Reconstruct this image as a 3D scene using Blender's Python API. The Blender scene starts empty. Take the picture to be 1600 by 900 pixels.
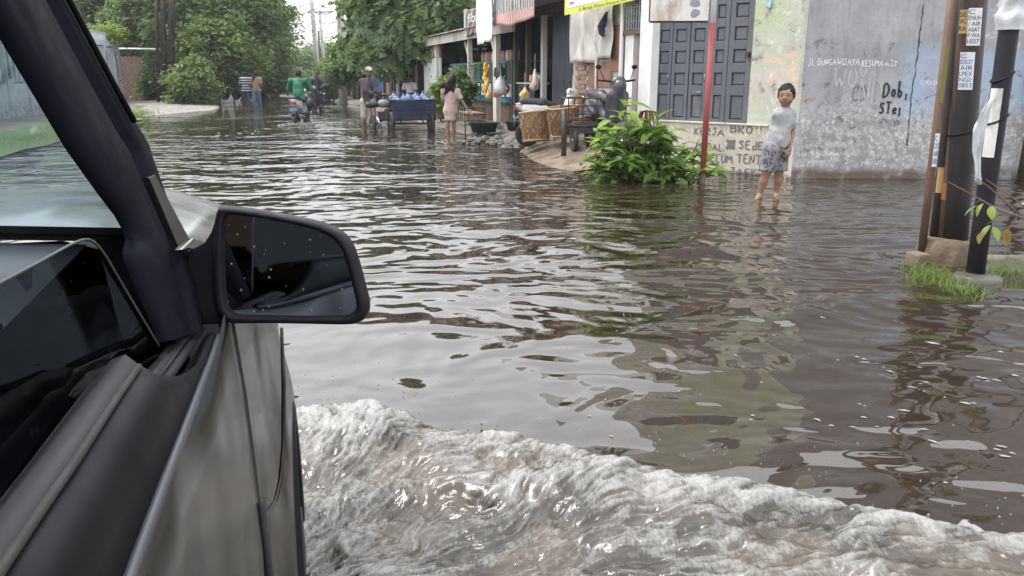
import bpy, math, random
import numpy as np
from mathutils import Vector, Matrix

rad = math.radians
random.seed(11)
rng = np.random.default_rng(11)
scene = bpy.context.scene
COL = scene.collection

# ------------------------------------------------------------------ camera
FPX = 1250.0                      # focal length in photo pixels (1600 wide)
PITCH = math.atan(330.0 / FPX)    # horizon sits 330 px above the middle
CAMZ = 1.36                       # metres above the flood water (z = 0)
cam_data = bpy.data.cameras.new("camera")
cam = bpy.data.objects.new("camera", cam_data)
COL.objects.link(cam)
cam.location = (0, 0, CAMZ)
cam.rotation_euler = (rad(90) - PITCH, 0, 0)
cam_data.sensor_width = 36.0
cam_data.lens = 36.0 * FPX / 1600.0
cam_data.clip_start = 0.02
cam_data.clip_end = 2000
scene.camera = cam

# ------------------------------------------------------------------ sky, sun, exposure
SUN_EL, SUN_AZ = rad(62), rad(-70)     # bright hazy overcast; sun behind cloud, ahead and left
world = bpy.data.worlds.new("World")
scene.world = world
world.use_nodes = True
wn = world.node_tree
wn.nodes.clear()
w_out = wn.nodes.new("ShaderNodeOutputWorld")
w_bg = wn.nodes.new("ShaderNodeBackground")
w_sky = wn.nodes.new("ShaderNodeTexSky")
w_sky.sky_type = 'NISHITA'
w_sky.sun_disc = False
w_sky.sun_elevation = SUN_EL
w_sky.sun_rotation = SUN_AZ
w_sky.dust_density = 3.0
w_sky.air_density = 1.2
w_hs = wn.nodes.new("ShaderNodeHueSaturation")
w_hs.inputs["Saturation"].default_value = 0.18
w_tc = wn.nodes.new("ShaderNodeTexCoord")
w_no = wn.nodes.new("ShaderNodeTexNoise")
w_no.inputs["Scale"].default_value = 2.2
w_no.inputs["Detail"].default_value = 6
w_mx = wn.nodes.new("ShaderNodeMix")
w_mx.data_type = 'RGBA'
w_mx.inputs[7].default_value = (14.0, 14.3, 14.9, 1)     # even layer of bright cloud
w_mr = wn.nodes.new("ShaderNodeMapRange")
w_mr.inputs["From Min"].default_value = 0.25
w_mr.inputs["From Max"].default_value = 0.75
w_mr.inputs["To Min"].default_value = 0.45
w_mr.inputs["To Max"].default_value = 0.95
wn.links.new(w_tc.outputs["Generated"], w_no.inputs["Vector"])
wn.links.new(w_no.outputs["Fac"], w_mr.inputs["Value"])
wn.links.new(w_mr.outputs["Result"], w_mx.inputs[0])
wn.links.new(w_sky.outputs[0], w_hs.inputs["Color"])
wn.links.new(w_hs.outputs[0], w_mx.inputs[6])
w_sx = wn.nodes.new("ShaderNodeSeparateXYZ")              # overcast skies brighten evenly towards the zenith
wn.links.new(w_tc.outputs["Generated"], w_sx.inputs[0])
w_el = wn.nodes.new("ShaderNodeMapRange")
w_el.inputs["To Min"].default_value = 0.85
w_el.inputs["To Max"].default_value = 1.25
wn.links.new(w_sx.outputs[2], w_el.inputs["Value"])
w_ml = wn.nodes.new("ShaderNodeVectorMath")
w_ml.operation = 'SCALE'
wn.links.new(w_mx.outputs[2], w_ml.inputs[0])
wn.links.new(w_el.outputs[0], w_ml.inputs["Scale"])
wn.links.new(w_ml.outputs[0], w_bg.inputs["Color"])
w_bg.inputs["Strength"].default_value = 0.15
wn.links.new(w_bg.outputs[0], w_out.inputs[0])

sun_data = bpy.data.lights.new("sun", 'SUN')
sun_data.energy = 2.4
sun_data.angle = rad(10)
sun_data.color = (1.0, 0.965, 0.91)
sun = bpy.data.objects.new("sun", sun_data)
COL.objects.link(sun)
_sd = Vector((math.sin(SUN_AZ) * math.cos(SUN_EL), math.cos(SUN_AZ) * math.cos(SUN_EL), math.sin(SUN_EL)))
sun.rotation_euler = _sd.to_track_quat('Z', 'Y').to_euler()

vs = scene.view_settings
vs.view_transform = 'Standard'
vs.look = 'None'
vs.gamma = 1.0
vs.use_curve_mapping = False
vs.exposure = 0.40
scene.cycles.max_bounces = 6
scene.cycles.transparent_max_bounces = 12

# ------------------------------------------------------------------ geometry helpers
CP, SP = math.cos(PITCH), math.sin(PITCH)
def ray(px, py):
    a, b = (px - 800) / FPX, (450 - py) / FPX
    return np.array((a, CP + b * SP, -SP + b * CP))
def gnd(px, py, z=0.0):
    d = ray(px, py); t = (z - CAMZ) / d[2]
    return Vector((d[0] * t, d[1] * t, z))
def atY(px, py, Y):
    d = ray(px, py); t = Y / d[1]
    return Vector((d[0] * t, Y, CAMZ + d[2] * t))
def xk(px):                       # X / Y at camera height
    return CP * (px - 800) / FPX

def put(o, parent=None):
    COL.objects.link(o)
    if parent is not None: o.parent = parent
    return o
def tag(o, label=None, cat=None, group=None, kind=None):
    if label: o["label"] = label
    if cat: o["category"] = cat
    if group: o["group"] = group
    if kind: o["kind"] = kind
    return o
def thing(name, loc=(0, 0, 0), rz=0.0, label=None, cat=None, group=None, parent=None):
    e = bpy.data.objects.new(name, None)
    e.empty_display_size = 0.1
    e.location = loc; e.rotation_euler = (0, 0, rz)
    put(e, parent)
    return tag(e, label, cat, group)
def np_mesh(name, V, F, smooth=False):
    V = np.asarray(V, dtype=np.float32); F = np.asarray(F, dtype=np.int32)
    me = bpy.data.meshes.new(name)
    n = F.shape[1]
    me.vertices.add(len(V)); me.vertices.foreach_set("co", V.ravel())
    me.loops.add(F.size); me.loops.foreach_set("vertex_index", F.ravel())
    me.polygons.add(len(F))
    me.polygons.foreach_set("loop_start", np.arange(0, F.size, n, dtype=np.int32))
    me.polygons.foreach_set("loop_total", np.full(len(F), n, dtype=np.int32))
    me.polygons.foreach_set("use_smooth", np.full(len(F), smooth, dtype=bool))
    me.update(calc_edges=True)
    return me
def mesh_obj(name, me, mat, parent=None, loc=None):
    o = bpy.data.objects.new(name, me)
    if mat is not None and len(me.materials) == 0: me.materials.append(mat)
    put(o, parent)
    if loc is not None: o.location = loc
    return o
def copy_tree(o, parent=None):
    c = o.copy(); COL.objects.link(c); c.parent = parent
    for ch in o.children: copy_tree(ch, c)
    return c

class MB:
    """collects shapes into ONE mesh"""
    def __init__(s): s.v, s.f, s.m = [], [], []
    def add(s, vs_, fs, mi=0):
        b = len(s.v)
        s.v.extend([tuple(p) for p in vs_])
        for f in fs: s.f.append(tuple(b + i for i in f)); s.m.append(mi)
        return s
    def box(s, c, d, rz=0.0, M=None, mi=0):
        hx, hy, hz = d[0] / 2, d[1] / 2, d[2] / 2
        P = [Vector((x, y, z)) for z in (-hz, hz) for y in (-hy, hy) for x in (-hx, hx)]
        rot = M if M is not None else Matrix.Rotation(rz, 3, 'Z')
        P = [rot @ p + Vector(c) for p in P]
        return s.add(P, [(0, 2, 3, 1), (4, 5, 7, 6), (0, 1, 5, 4), (2, 6, 7, 3), (0, 4, 6, 2), (1, 3, 7, 5)], mi)
    def bb(s, x0, x1, y0, y1, z0, z1, mi=0):
        return s.box(((x0 + x1) / 2, (y0 + y1) / 2, (z0 + z1) / 2), (abs(x1 - x0), abs(y1 - y0), abs(z1 - z0)), mi=mi)
    def tube(s, pts, r, n=8, cap=True, mi=0, flat=1.0):
        pts = [Vector(p) for p in pts]
        rs = r if hasattr(r, '__len__') else [r] * len(pts)
        rings = []
        up = Vector((0, 0, 1))
        t0 = (pts[1] - pts[0]).normalized()
        a = t0.cross(up)
        if a.length < 1e-3: a = t0.cross(Vector((1, 0, 0)))
        a.normalize()
        for i, p in enumerate(pts):
            t = (pts[min(i + 1, len(pts) - 1)] - pts[max(i - 1, 0)]).normalized()
            a = (a - t * a.dot(t)); a.normalize()
            b = t.cross(a)
            rings.append([p + (a * math.cos(q) + b * math.sin(q) * flat) * rs[i] for q in [2 * math.pi * k / n for k in range(n)]])
        V = [q for g in rings for q in g]
        F = []
        for i in range(len(pts) - 1):
            for k in range(n):
                k2 = (k + 1) % n
                F.append((i * n + k, i * n + k2, (i + 1) * n + k2, (i + 1) * n + k))
        if cap:
            F.append(tuple(range(n))[::-1]); F.append(tuple((len(pts) - 1) * n + k for k in range(n)))
        return s.add(V, F, mi)
    def lathe(s, prof, n=16, c=(0, 0, 0), M=None, mi=0):
        V, F = [], []
        for r_, z_ in prof:
            for k in range(n):
                q = 2 * math.pi * k / n
                p = Vector((r_ * math.cos(q), r_ * math.sin(q), z_))
                if M is not None: p = M @ p
                V.append(p + Vector(c))
        for i in range(len(prof) - 1):
            for k in range(n):
                k2 = (k + 1) % n
                F.append((i * n + k, i * n + k2, (i + 1) * n + k2, (i + 1) * n + k))
        if prof[0][0] > 1e-4: F.append(tuple(range(n))[::-1])
        if prof[-1][0] > 1e-4: F.append(tuple((len(prof) - 1) * n + k for k in range(n)))
        return s.add(V, F, mi)
    def sphere(s, c, r, n=10, m=7, mi=0, M=None):
        rr = r if hasattr(r, '__len__') else (r, r, r)
        V = [Vector((0, 0, -rr[2]))]; F = []
        for i in range(1, m):
            a = -math.pi / 2 + math.pi * i / m
            for k in range(n):
                q = 2 * math.pi * k / n
                V.append(Vector((rr[0] * math.cos(a) * math.cos(q), rr[1] * math.cos(a) * math.sin(q), rr[2] * math.sin(a))))
        V.append(Vector((0, 0, rr[2])))
        for k in range(n):
            F.append((0, 1 + (k + 1) % n, 1 + k))
            F.append((len(V) - 1, 1 + (m - 2) * n + k, 1 + (m - 2) * n + (k + 1) % n))
        for i in range(m - 2):
            for k in range(n):
                k2 = (k + 1) % n
                F.append((1 + i * n + k, 1 + i * n + k2, 1 + (i + 1) * n + k2, 1 + (i + 1) * n + k))
        V = [(M @ p if M is not None else p) + Vector(c) for p in V]
        return s.add(V, F, mi)
    def prism(s, poly, off, mi=0):
        """polygon (list of 3d points) extruded by vector off"""
        P = [Vector(p) for p in poly]; n = len(P); off = Vector(off)
        V = P + [p + off for p in P]
        F = [tuple(range(n))[::-1], tuple(range(n, 2 * n))]
        for k in range(n): F.append((k, (k + 1) % n, n + (k + 1) % n, n + k))
        return s.add(V, F, mi)
    def grid(s, P, mi=0, closed=False):
        """P: rows of points"""
        r, c = len(P), len(P[0])
        V = [p for row in P for p in row]; F = []
        for i in range(r - 1):
            for k in range(c - 1 + (1 if closed else 0)):
                k2 = (k + 1) % c
                F.append((i * c + k, i * c + k2, (i + 1) * c + k2, (i + 1) * c + k))
        return s.add(V, F, mi)
    def mesh(s, name, smooth=False, mats=None):
        me = bpy.data.meshes.new(name)
        me.from_pydata([tuple(p) for p in s.v], [], s.f)
        if mats:
            for m_ in mats: me.materials.append(m_)
            me.polygons.foreach_set("material_index", s.m)
        if smooth: me.polygons.foreach_set("use_smooth", [True] * len(me.polygons))
        me.update()
        return me
    def build(s, name, mat, parent=None, smooth=False, bevel=0.0, loc=None, solid=0.0, subsurf=0, auto=None):
        mats = mat if isinstance(mat, (list, tuple)) else [mat]
        o = bpy.data.objects.new(name, s.mesh(name, smooth or subsurf > 0, mats))
        put(o, parent)
        if loc is not None: o.location = loc
        if solid:
            md = o.modifiers.new("thick", 'SOLIDIFY'); md.thickness = solid; md.offset = 0
        if subsurf:
            md = o.modifiers.new("sub", 'SUBSURF'); md.levels = subsurf; md.render_levels = subsurf
        if bevel:
            md = o.modifiers.new("bevel", 'BEVEL'); md.width = bevel; md.segments = 2; md.limit_method = 'ANGLE'
        return o

# ------------------------------------------------------------------ vectorised noise
_perm = np.random.default_rng(5).permutation(4096)
def _h(ix, iy, iz):
    return _perm[(_perm[(_perm[ix & 4095] + iy) & 4095] + iz) & 4095] / 4095.0
def vnoise(x, y, z=0.0):
    x, y, z = np.broadcast_arrays(np.asarray(x, float), np.asarray(y, float), np.asarray(z, float))
    ix, iy, iz = np.floor(x).astype(int), np.floor(y).astype(int), np.floor(z).astype(int)
    fx, fy, fz = x - ix, y - iy, z - iz
    ux, uy, uz = [f * f * f * (f * (f * 6 - 15) + 10) for f in (fx, fy, fz)]
    def L(a, b, t): return a + (b - a) * t
    r0 = L(L(_h(ix, iy, iz), _h(ix + 1, iy, iz), ux), L(_h(ix, iy + 1, iz), _h(ix + 1, iy + 1, iz), ux), uy)
    if np.all(z == 0): return r0 * 2 - 1
    r1 = L(L(_h(ix, iy, iz + 1), _h(ix + 1, iy, iz + 1), ux), L(_h(ix, iy + 1, iz + 1), _h(ix + 1, iy + 1, iz + 1), ux), uy)
    return L(r0, r1, uz) * 2 - 1
def fbm(x, y, z=0.0, o=4, g=0.5):
    a, s, t = 1.0, 0.0, 0.0
    for i in range(o):
        s = s + a * vnoise(x * 2 ** i + 17.3 * i, y * 2 ** i - 9.1 * i, (np.asarray(z) * 2 ** i) if np.any(z) else 0.0); t += a; a *= g
    return s / t

# ------------------------------------------------------------------ materials
class NT:
    def __init__(s, name):
        s.m = bpy.data.materials.new(name); s.m.use_nodes = True
        s.t = s.m.node_tree; s.t.nodes.clear()
        s.out = s.t.nodes.new("ShaderNodeOutputMaterial")
        s.tc = s.t.nodes.new("ShaderNodeTexCoord")
    def n(s, typ, props=None, **inp):
        nd = s.t.nodes.new("ShaderNode" + typ)
        for k, v in (props or {}).items(): setattr(nd, k, v)
        for k, v in inp.items():
            key = int(k[1:]) if k[0] == '_' and k[1:].isdigit() else k.replace('_', ' ')
            s.set(nd.inputs[key], v)
        return nd
    def set(s, sock, v):
        if isinstance(v, bpy.types.NodeSocket): s.t.links.new(v, sock)
        elif isinstance(v, bpy.types.Node): s.t.links.new(v.outputs[0], sock)
        elif isinstance(v, (tuple, list)) and len(v) == 3 and sock.type == 'RGBA': sock.default_value = (*v, 1)
        else: sock.default_value = v
    def co(s, scale=(1, 1, 1), src="Object", rot=(0, 0, 0), loc=(0, 0, 0)):
        return s.n("Mapping", Vector=s.tc.outputs[src], Scale=scale, Rotation=rot, Location=loc).outputs[0]
    def noise(s, scale, vec=None, detail=4, rough=0.55, dist=0.0):
        return s.n("TexNoise", Vector=vec if vec is not None else s.tc.outputs["Object"], Scale=scale, Detail=detail, Roughness=rough, Distortion=dist).outputs["Fac"]
    def ramp(s, fac, lo, hi, a=0.0, b=1.0):
        return s.n("MapRange", Value=fac, From_Min=lo, From_Max=hi, To_Min=a, To_Max=b).outputs[0]
    def mix(s, fac, a, b, mode='MIX'):
        nd = s.t.nodes.new("ShaderNodeMix"); nd.data_type = 'RGBA'; nd.blend_type = mode
        s.set(nd.inputs[0], fac); s.set(nd.inputs[6], a); s.set(nd.inputs[7], b)
        return nd.outputs[2]
    def math(s, op, a, b=0.0):
        nd = s.t.nodes.new("ShaderNodeMath"); nd.operation = op
        s.set(nd.inputs[0], a); s.set(nd.inputs[1], b); return nd.outputs[0]
    def bsdf(s, **k):
        b = s.n("BsdfPrincipled", **k); return b
    def finish(s, sh, disp=None):
        s.t.links.new(sh.outputs[0] if isinstance(sh, bpy.types.Node) else sh, s.out.inputs["Surface"]); return s.m
    def bump(s, h, strength=0.3, dist=0.01):
        return s.n("Bump", Height=h, Strength=strength, Distance=dist).outputs[0]
    def sep(s, vec):
        return s.n("SeparateXYZ", Vector=vec).outputs

def pmat(name, c1, c2=None, scale=6.0, rough=0.7, bump=0.25, bscale=None, dist=0.006, metal=0.0, stretch=(1, 1, 1),
         dirt=None, dirt_amt=0.35, dirt_scale=2.0, spec=0.5, isl=0.0, coat=0.0, rvar=0.12):
    t = NT(name)
    v = t.co(scale=stretch)
    c2 = c2 or tuple(min(1, x * 0.7) for x in c1)
    f = t.ramp(t.noise(scale, v, 5), 0.3, 0.7)
    col = t.mix(f, c1, c2)
    if dirt:
        df = t.ramp(t.noise(dirt_scale, t.co(scale=(1, 1, 0.45)), 8, 0.68, 0.4), 0.62 - dirt_amt * 0.35, 0.78 - dirt_amt * 0.2)
        col = t.mix(df, col, dirt)
    if isl:
        g = t.n("NewGeometry")
        hs = t.n("HueSaturation", Color=col, Value=t.ramp(g.outputs["Random Per Island"], 0, 1, 1 - isl, 1 + isl))
        col = hs.outputs[0]
    rg = t.ramp(t.noise(scale * 1.7, v, 3), 0.3, 0.7, max(0.02, rough - rvar), min(1, rough + rvar))
    k = dict(Base_Color=col, Roughness=rg, Metallic=metal)
    if bump:
        k["Normal"] = t.bump(t.noise(bscale or scale * 5, v, 6, 0.65), bump, dist)
    b = t.bsdf(**k)
    b.inputs["Specular IOR Level"].default_value = spec
    if coat: b.inputs["Coat Weight"].default_value = coat; b.inputs["Coat Roughness"].default_value = 0.08
    return t.finish(b)

def leafmat(name, c1, c2, c3=None, rough=0.42, trans=0.42):
    t = NT(name)
    g = t.n("NewGeometry")
    col = t.mix(g.outputs["Random Per Island"], c1, c2)
    if c3:
        col = t.mix(t.ramp(t.noise(0.9, t.tc.outputs["Object"], 2), 0.45, 0.65), col, c3)
    b = t.bsdf(Base_Color=col, Roughness=rough)
    b.inputs["Specular IOR Level"].default_value = 0.35
    tr = t.n("BsdfTranslucent", Color=t.mix(0.5, col, (0.28, 0.42, 0.06)))
    mx = t.n("MixShader", Fac=trans); t.set(mx.inputs[1], b); t.set(mx.inputs[2], tr)
    return t.finish(mx)

M = {}
M['black'] = pmat('black_plastic', (0.008, 0.008, 0.012), (0.012, 0.012, 0.016), 30, 0.5, 0.15, 200, 0.0006, spec=.15)
M['rubber'] = pmat('rubber', (0.018, 0.018, 0.018), (0.03, 0.029, 0.027), 20, 0.75, 0.2, 80, 0.002)
M['steel'] = pmat('bare_steel', (0.42, 0.43, 0.44), (0.3, 0.3, 0.3), 8, 0.32, 0.05, metal=0.9)
M['chrome'] = pmat('chrome', (0.7, 0.7, 0.72), (0.6, 0.6, 0.62), 8, 0.12, 0, metal=1.0, rvar=0.05)
M['darksteel'] = pmat('dark_painted_steel', (0.03, 0.031, 0.033), (0.06, 0.045, 0.035), 12, 0.5, 0.2, metal=0.3, dirt=(0.13, 0.06, 0.03), dirt_amt=0.25, dirt_scale=6)
M['concrete'] = pmat('concrete', (0.30, 0.285, 0.26), (0.2, 0.19, 0.17), 3, 0.85, 0.5, 30, 0.01, dirt=(0.09, 0.08, 0.065), dirt_amt=0.5)
M['wetconcrete'] = pmat('wet_concrete', (0.24, 0.185, 0.145), (0.17, 0.13, 0.10), 2.0, 0.30, 0.35, 14, 0.012, dirt=(0.09, 0.075, 0.06), dirt_amt=0.5, rvar=0.2)
M['white_paint'] = pmat('white_paint', (0.74, 0.74, 0.72), (0.62, 0.62, 0.6), 4, 0.6, 0.15, dirt=(0.36, 0.33, 0.28), dirt_amt=0.3)
M['cream_paint'] = pmat('cream_paint', (0.62, 0.58, 0.49), (0.5, 0.47, 0.40), 4, 0.65, 0.2, dirt=(0.27, 0.24, 0.19), dirt_amt=0.45)
M['wood_dark'] = pmat('dark_wood', (0.045, 0.032, 0.025), (0.075, 0.055, 0.042), 5, 0.7, 0.3, stretch=(6, 6, 0.6))
M['wood_brown'] = pmat('brown_wood', (0.15, 0.085, 0.05), (0.1, 0.058, 0.036), 6, 0.7, 0.3, stretch=(5, 5, 0.7))
M['teal'] = pmat('teal_paint', (0.025, 0.19, 0.24), (0.02, 0.13, 0.17), 5, 0.5, 0.1)
M['bark'] = pmat('bark', (0.10, 0.085, 0.065), (0.05, 0.042, 0.034), 5, 0.9, 0.8, 18, 0.03, stretch=(1, 1, 0.3))
M['pole_concrete'] = pmat('pole_concrete', (0.46, 0.45, 0.43), (0.36, 0.35, 0.33), 3, 0.85, 0.3, stretch=(1, 1, 0.3), dirt=(0.2, 0.19, 0.17), dirt_amt=0.3)
M['skin'] = pmat('skin', (0.27, 0.15, 0.10), (0.22, 0.12, 0.08), 9, 0.5, 0.06, 60, 0.002, rvar=0.06)
M['skin_dark'] = pmat('skin_dark', (0.15, 0.08, 0.055), (0.115, 0.062, 0.042), 9, 0.5, 0.06, 60, 0.002, rvar=0.06)
M['hair'] = pmat('black_hair', (0.010, 0.009, 0.009), (0.02, 0.017, 0.016), 14, 0.5, 0.7, 60, 0.006, stretch=(3, 3, 0.6), spec=.15)
M['foam'] = pmat('foam', (0.30, 0.295, 0.28), (0.2, 0.19, 0.175), 30, 0.5, 0.6, 120, 0.01)
# ------------------------------------------------------------------ ground and flood water
def road_left(Y): return -13.2 - 0.25 * (Y - 30)
def road_right(Y): return 2.13 - 0.32 * (Y - 12.9) - 1.5
def smooth(a, b, x):
    t = np.clip((x - a) / (b - a), 0, 1); return t * t * (3 - 2 * t)
def ground_h(X, Y):
    l = smooth(0.6, -1.6, X - road_left(Y)) * smooth(4, 12, Y)
    r = smooth(-0.9, 1.2, X - road_right(Y)) * smooth(13.6, 15.2, Y)
    far = smooth(70, 110, Y) * 0.35
    return -0.30 + 0.42 * np.maximum(l, r) + far + 0.035 * fbm(X * 0.6, Y * 0.6, o=3) * np.maximum(np.maximum(l, r), 0.3)
gx = np.concatenate([np.linspace(-400, -40, 30)[:-1], np.arange(-40, 14, 0.4), np.linspace(14, 400, 34)])
gy = np.concatenate([np.linspace(-60, 8, 20)[:-1], np.arange(8, 60, 0.4), np.linspace(60, 700, 60)])
GX, GY = np.meshgrid(gx, gy)
GZ = ground_h(GX, GY)
def grid_faces(r, c):
    i = np.arange(r - 1)[:, None] * c + np.arange(c - 1)[None, :]
    i = i.ravel()
    return np.stack([i, i + 1, i + c + 1, i + c], 1)
t = NT('muddy_ground')
nz = t.ramp(t.noise(0.7, None, 6, 0.6), 0.35, 0.65)
col = t.mix(nz, (0.11, 0.09, 0.07), (0.20, 0.175, 0.145))
col = t.mix(t.ramp(t.noise(5, None, 4), 0.5, 0.7), col, (0.06, 0.055, 0.045))
M['ground'] = t.finish(t.bsdf(Base_Color=col, Roughness=t.ramp(t.noise(1.3), 0.3, 0.7, 0.35, 0.9), Normal=t.bump(t.noise(9, None, 8, 0.7), 0.6, 0.05)))
g = mesh_obj('ground', np_mesh('ground', np.stack([GX.ravel(), GY.ravel(), GZ.ravel()], 1), grid_faces(*GX.shape), True), M['ground'])
tag(g, 'muddy ground under and beside the flooded street', kind='structure')

t = NT('flood_water')
pos = t.n("NewGeometry").outputs["Position"]
def wv(scale, rz=0.0): return t.n("Mapping", Vector=pos, Scale=scale, Rotation=(0, 0, rz)).outputs[0]
warp = t.n("TexNoise", Vector=wv((0.5, 0.5, 1)), Scale=1.0, Detail=2).outputs["Color"]
wp = t.n("VectorMath", {'operation': 'MULTIPLY_ADD'})
t.set(wp.inputs[0], warp); wp.inputs[1].default_value = (0.9, 0.9, 0); t.set(wp.inputs[2], pos)
def wn_(scale, sx, sy, rz, detail=2, rough=0.45):
    mp = t.n("Mapping", Vector=wp.outputs[0], Scale=(sx, sy, 1), Rotation=(0, 0, rz)).outputs[0]
    return t.n("TexNoise", Vector=mp, Scale=scale, Detail=detail, Roughness=rough).outputs["Fac"]
h1 = t.math('MULTIPLY', wn_(1.15, 0.85, 1.3, 0.22, 1), 0.15)
h2 = t.math('MULTIPLY', wn_(3.5, 1.0, 1.2, -0.15, 1), 0.078)
h3 = t.math('MULTIPLY', wn_(8.5, 0.95, 1.2, 0.4, 1), 0.0065)
# patches of calmer and rougher water
calm = t.ramp(t.noise(0.22, wv((1, 1, 1)), 2), 0.4, 0.62, 0.45, 1.25)
yy = t.sep(pos)[1]
near = t.ramp(yy, 2.0, 9.0, 0.55, 0.9)
hs = t.math('ADD', t.math('ADD', h1, h2), h3)
hs = t.math('MULTIPLY', t.math('MULTIPLY', hs, calm), near)
mud = t.mix(t.ramp(t.noise(0.5, wv((1, 1.6, 1)), 3), 0.35, 0.65), (0.021, 0.0150, 0.0100), (0.030, 0.0215, 0.0148))
wb = t.bsdf(Base_Color=mud, Roughness=0.03, IOR=1.75, Normal=t.n("Bump", Height=hs, Strength=1.0, Distance=1.0).outputs[0])
M['water'] = t.finish(wb)
w = MB(); w.add([(-400, -60, 0), (400, -60, 0), (400, 700, 0), (-400, 700, 0)], [(0, 1, 2, 3)])
tag(w.build('water', M['water']), 'brown flood water covering the street', kind='structure')

# ------------------------------------------------------------------ stroke lettering (hand painted)
GL = {
 'A': [[(0, 0), (.45, 1), (.9, 0)], [(.2, .38), (.7, .38)]], 'B': [[(.05, 0), (.05, 1), (.55, .95), (.62, .75), (.5, .55), (.05, .52)], [(.5, .54), (.75, .35), (.6, .06), (.05, 0)]],
 'C': [[(.75, .85), (.4, 1), (.08, .7), (.08, .3), (.4, 0), (.78, .15)]], 'D': [[(.05, 0), (.05, 1), (.5, .9), (.75, .55), (.55, .12), (.05, 0)]],
 'E': [[(.65, 1), (.05, .98), (.05, 0), (.7, .02)], [(.05, .5), (.5, .52)]], 'G': [[(.75, .85), (.4, 1), (.08, .65), (.1, .25), (.4, 0), (.75, .15), (.75, .45), (.45, .45)]],
 'I': [[(.2, 0), (.2, 1)]], 'J': [[(.15, 1), (.7, 1)], [(.5, 1), (.5, .2), (.3, 0), (.05, .2)]], 'K': [[(.05, 0), (.05, 1)], [(.65, 1), (.07, .48), (.7, 0)]],
 'L': [[(.08, 1), (.05, 0), (.62, .02)]], 'M': [[(0, 0), (.1, 1), (.45, .4), (.8, 1), (.9, 0)]], 'N': [[(.05, 0), (.05, 1), (.65, 0), (.7, 1)]],
 'O': [[(.4, 1), (.08, .7), (.08, .3), (.4, 0), (.72, .3), (.72, .7), (.4, 1)]], 'R': [[(.05, 0), (.05, 1), (.6, .9), (.62, .62), (.05, .5), (.7, 0)]],
 'S': [[(.7, .85), (.35, 1), (.08, .78), (.6, .4), (.62, .15), (.3, 0), (.02, .15)]], 'T': [[(0, 1), (.8, .98)], [(.4, 1), (.4, 0)]],
 'U': [[(.05, 1), (.08, .25), (.35, 0), (.65, .25), (.68, 1)]], 'W': [[(0, 1), (.2, 0), (.45, .65), (.7, 0), (.95, 1)]], 'Y': [[(0, 1), (.35, .5), (.7, 1)], [(.35, .5), (.3, 0)]],
 '!': [[(.15, 1), (.12, .35)], [(.12, .08), (.13, 0)]], '.': [[(.1, .08), (.14, 0)]], '2': [[(.05, .8), (.3, 1), (.6, .75), (.05, 0), (.65, .02)]],
 '8': [[(.35, .52), (.1, .78), (.35, 1), (.6, .78), (.35, .52), (.05, .25), (.35, 0), (.65, .25), (.35, .52)]],
 'd': [[(.6, 1), (.58, 0)], [(.58, .4), (.3, .5), (.06, .25), (.25, 0), (.58, .12)]], 'e': [[(.05, .28), (.55, .32), (.45, .52), (.2, .52), (.04, .25), (.25, 0), (.58, .1)]],
 'o': [[(.3, .55), (.05, .3), (.25, 0), (.55, .25), (.3, .55)]], 'b': [[(.08, 1.05), (.06, 0), (.4, .02), (.5, .3), (.08, .48)]], 'i': [[(.12, .5), (.12, -.05)]],
 'j': [[(.2, .55), (.22, -.35)], [(.05, .4), (.2, .42)]], 'p': [[(.08, .55), (.06, -.4)], [(.08, .5), (.45, .5), (.42, .1), (.08, .1)]], ' ': [],
 '*': [[(0, 0), (.8, 1)], [(.8, 0), (0, 1)], [(.4, 0), (.4, 1)], [(.05, .5), (.8, .5)]]}
def strokes(word, h, w, mb, org, ux, uz, nrm, thick, seed=0, gap=0.22, slant=0.0):
    """hand lettering laid as ribbons on a wall; word scaled to width w and height h"""
    r = random.Random(seed)
    adv = 0.0; segs = []
    for ch in word:
        gl = GL.get(ch, [])
        wid = max([p[0] for s_ in gl for p in s_] or [0.35])
        dy = r.uniform(-.05, .05); sc = r.uniform(.9, 1.08)
        for s_ in gl: segs.append([(adv + p[0], p[1] * sc + dy) for p in s_])
        adv += wid + gap
    k = w / max(adv - gap, 0.1)
    for s_ in segs:
        P = [(p[0] * k + p[1] * h * slant, p[1] * h) for p in s_]
        # densify with a smooth wobble
        Q = []
        for a, b in zip(P[:-1], P[1:]):
            for j in range(4):
                q = j / 4; Q.append((a[0] + (b[0] - a[0]) * q, a[1] + (b[1] - a[1]) * q))
        Q.append(P[-1])
        if len(Q) > 8:
            for _ in range(2):
                Q = [Q[0]] + [((Q[i - 1][0] + 2 * Q[i][0] + Q[i + 1][0]) / 4, (Q[i - 1][1] + 2 * Q[i][1] + Q[i + 1][1]) / 4) for i in range(1, len(Q) - 1)] + [Q[-1]]
        L, Rr = [], []
        for i, q in enumerate(Q):
            a = Q[max(i - 1, 0)]; b = Q[min(i + 1, len(Q) - 1)]
            tx, ty = b[0] - a[0], b[1] - a[1]; ln = math.hypot(tx, ty) or 1
            th = thick * r.uniform(.8, 1.15) / 2
            nx, ny = -ty / ln * th, tx / ln * th
            L.append((q[0] + nx, q[1] + ny)); Rr.append((q[0] - nx, q[1] - ny))
        off = nrm * r.uniform(0.0, 0.0012)
        mb.grid([[org + ux * p[0] + uz * p[1] + off for p in L], [org + ux * p[0] + uz * p[1] + off for p in Rr]])

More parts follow.
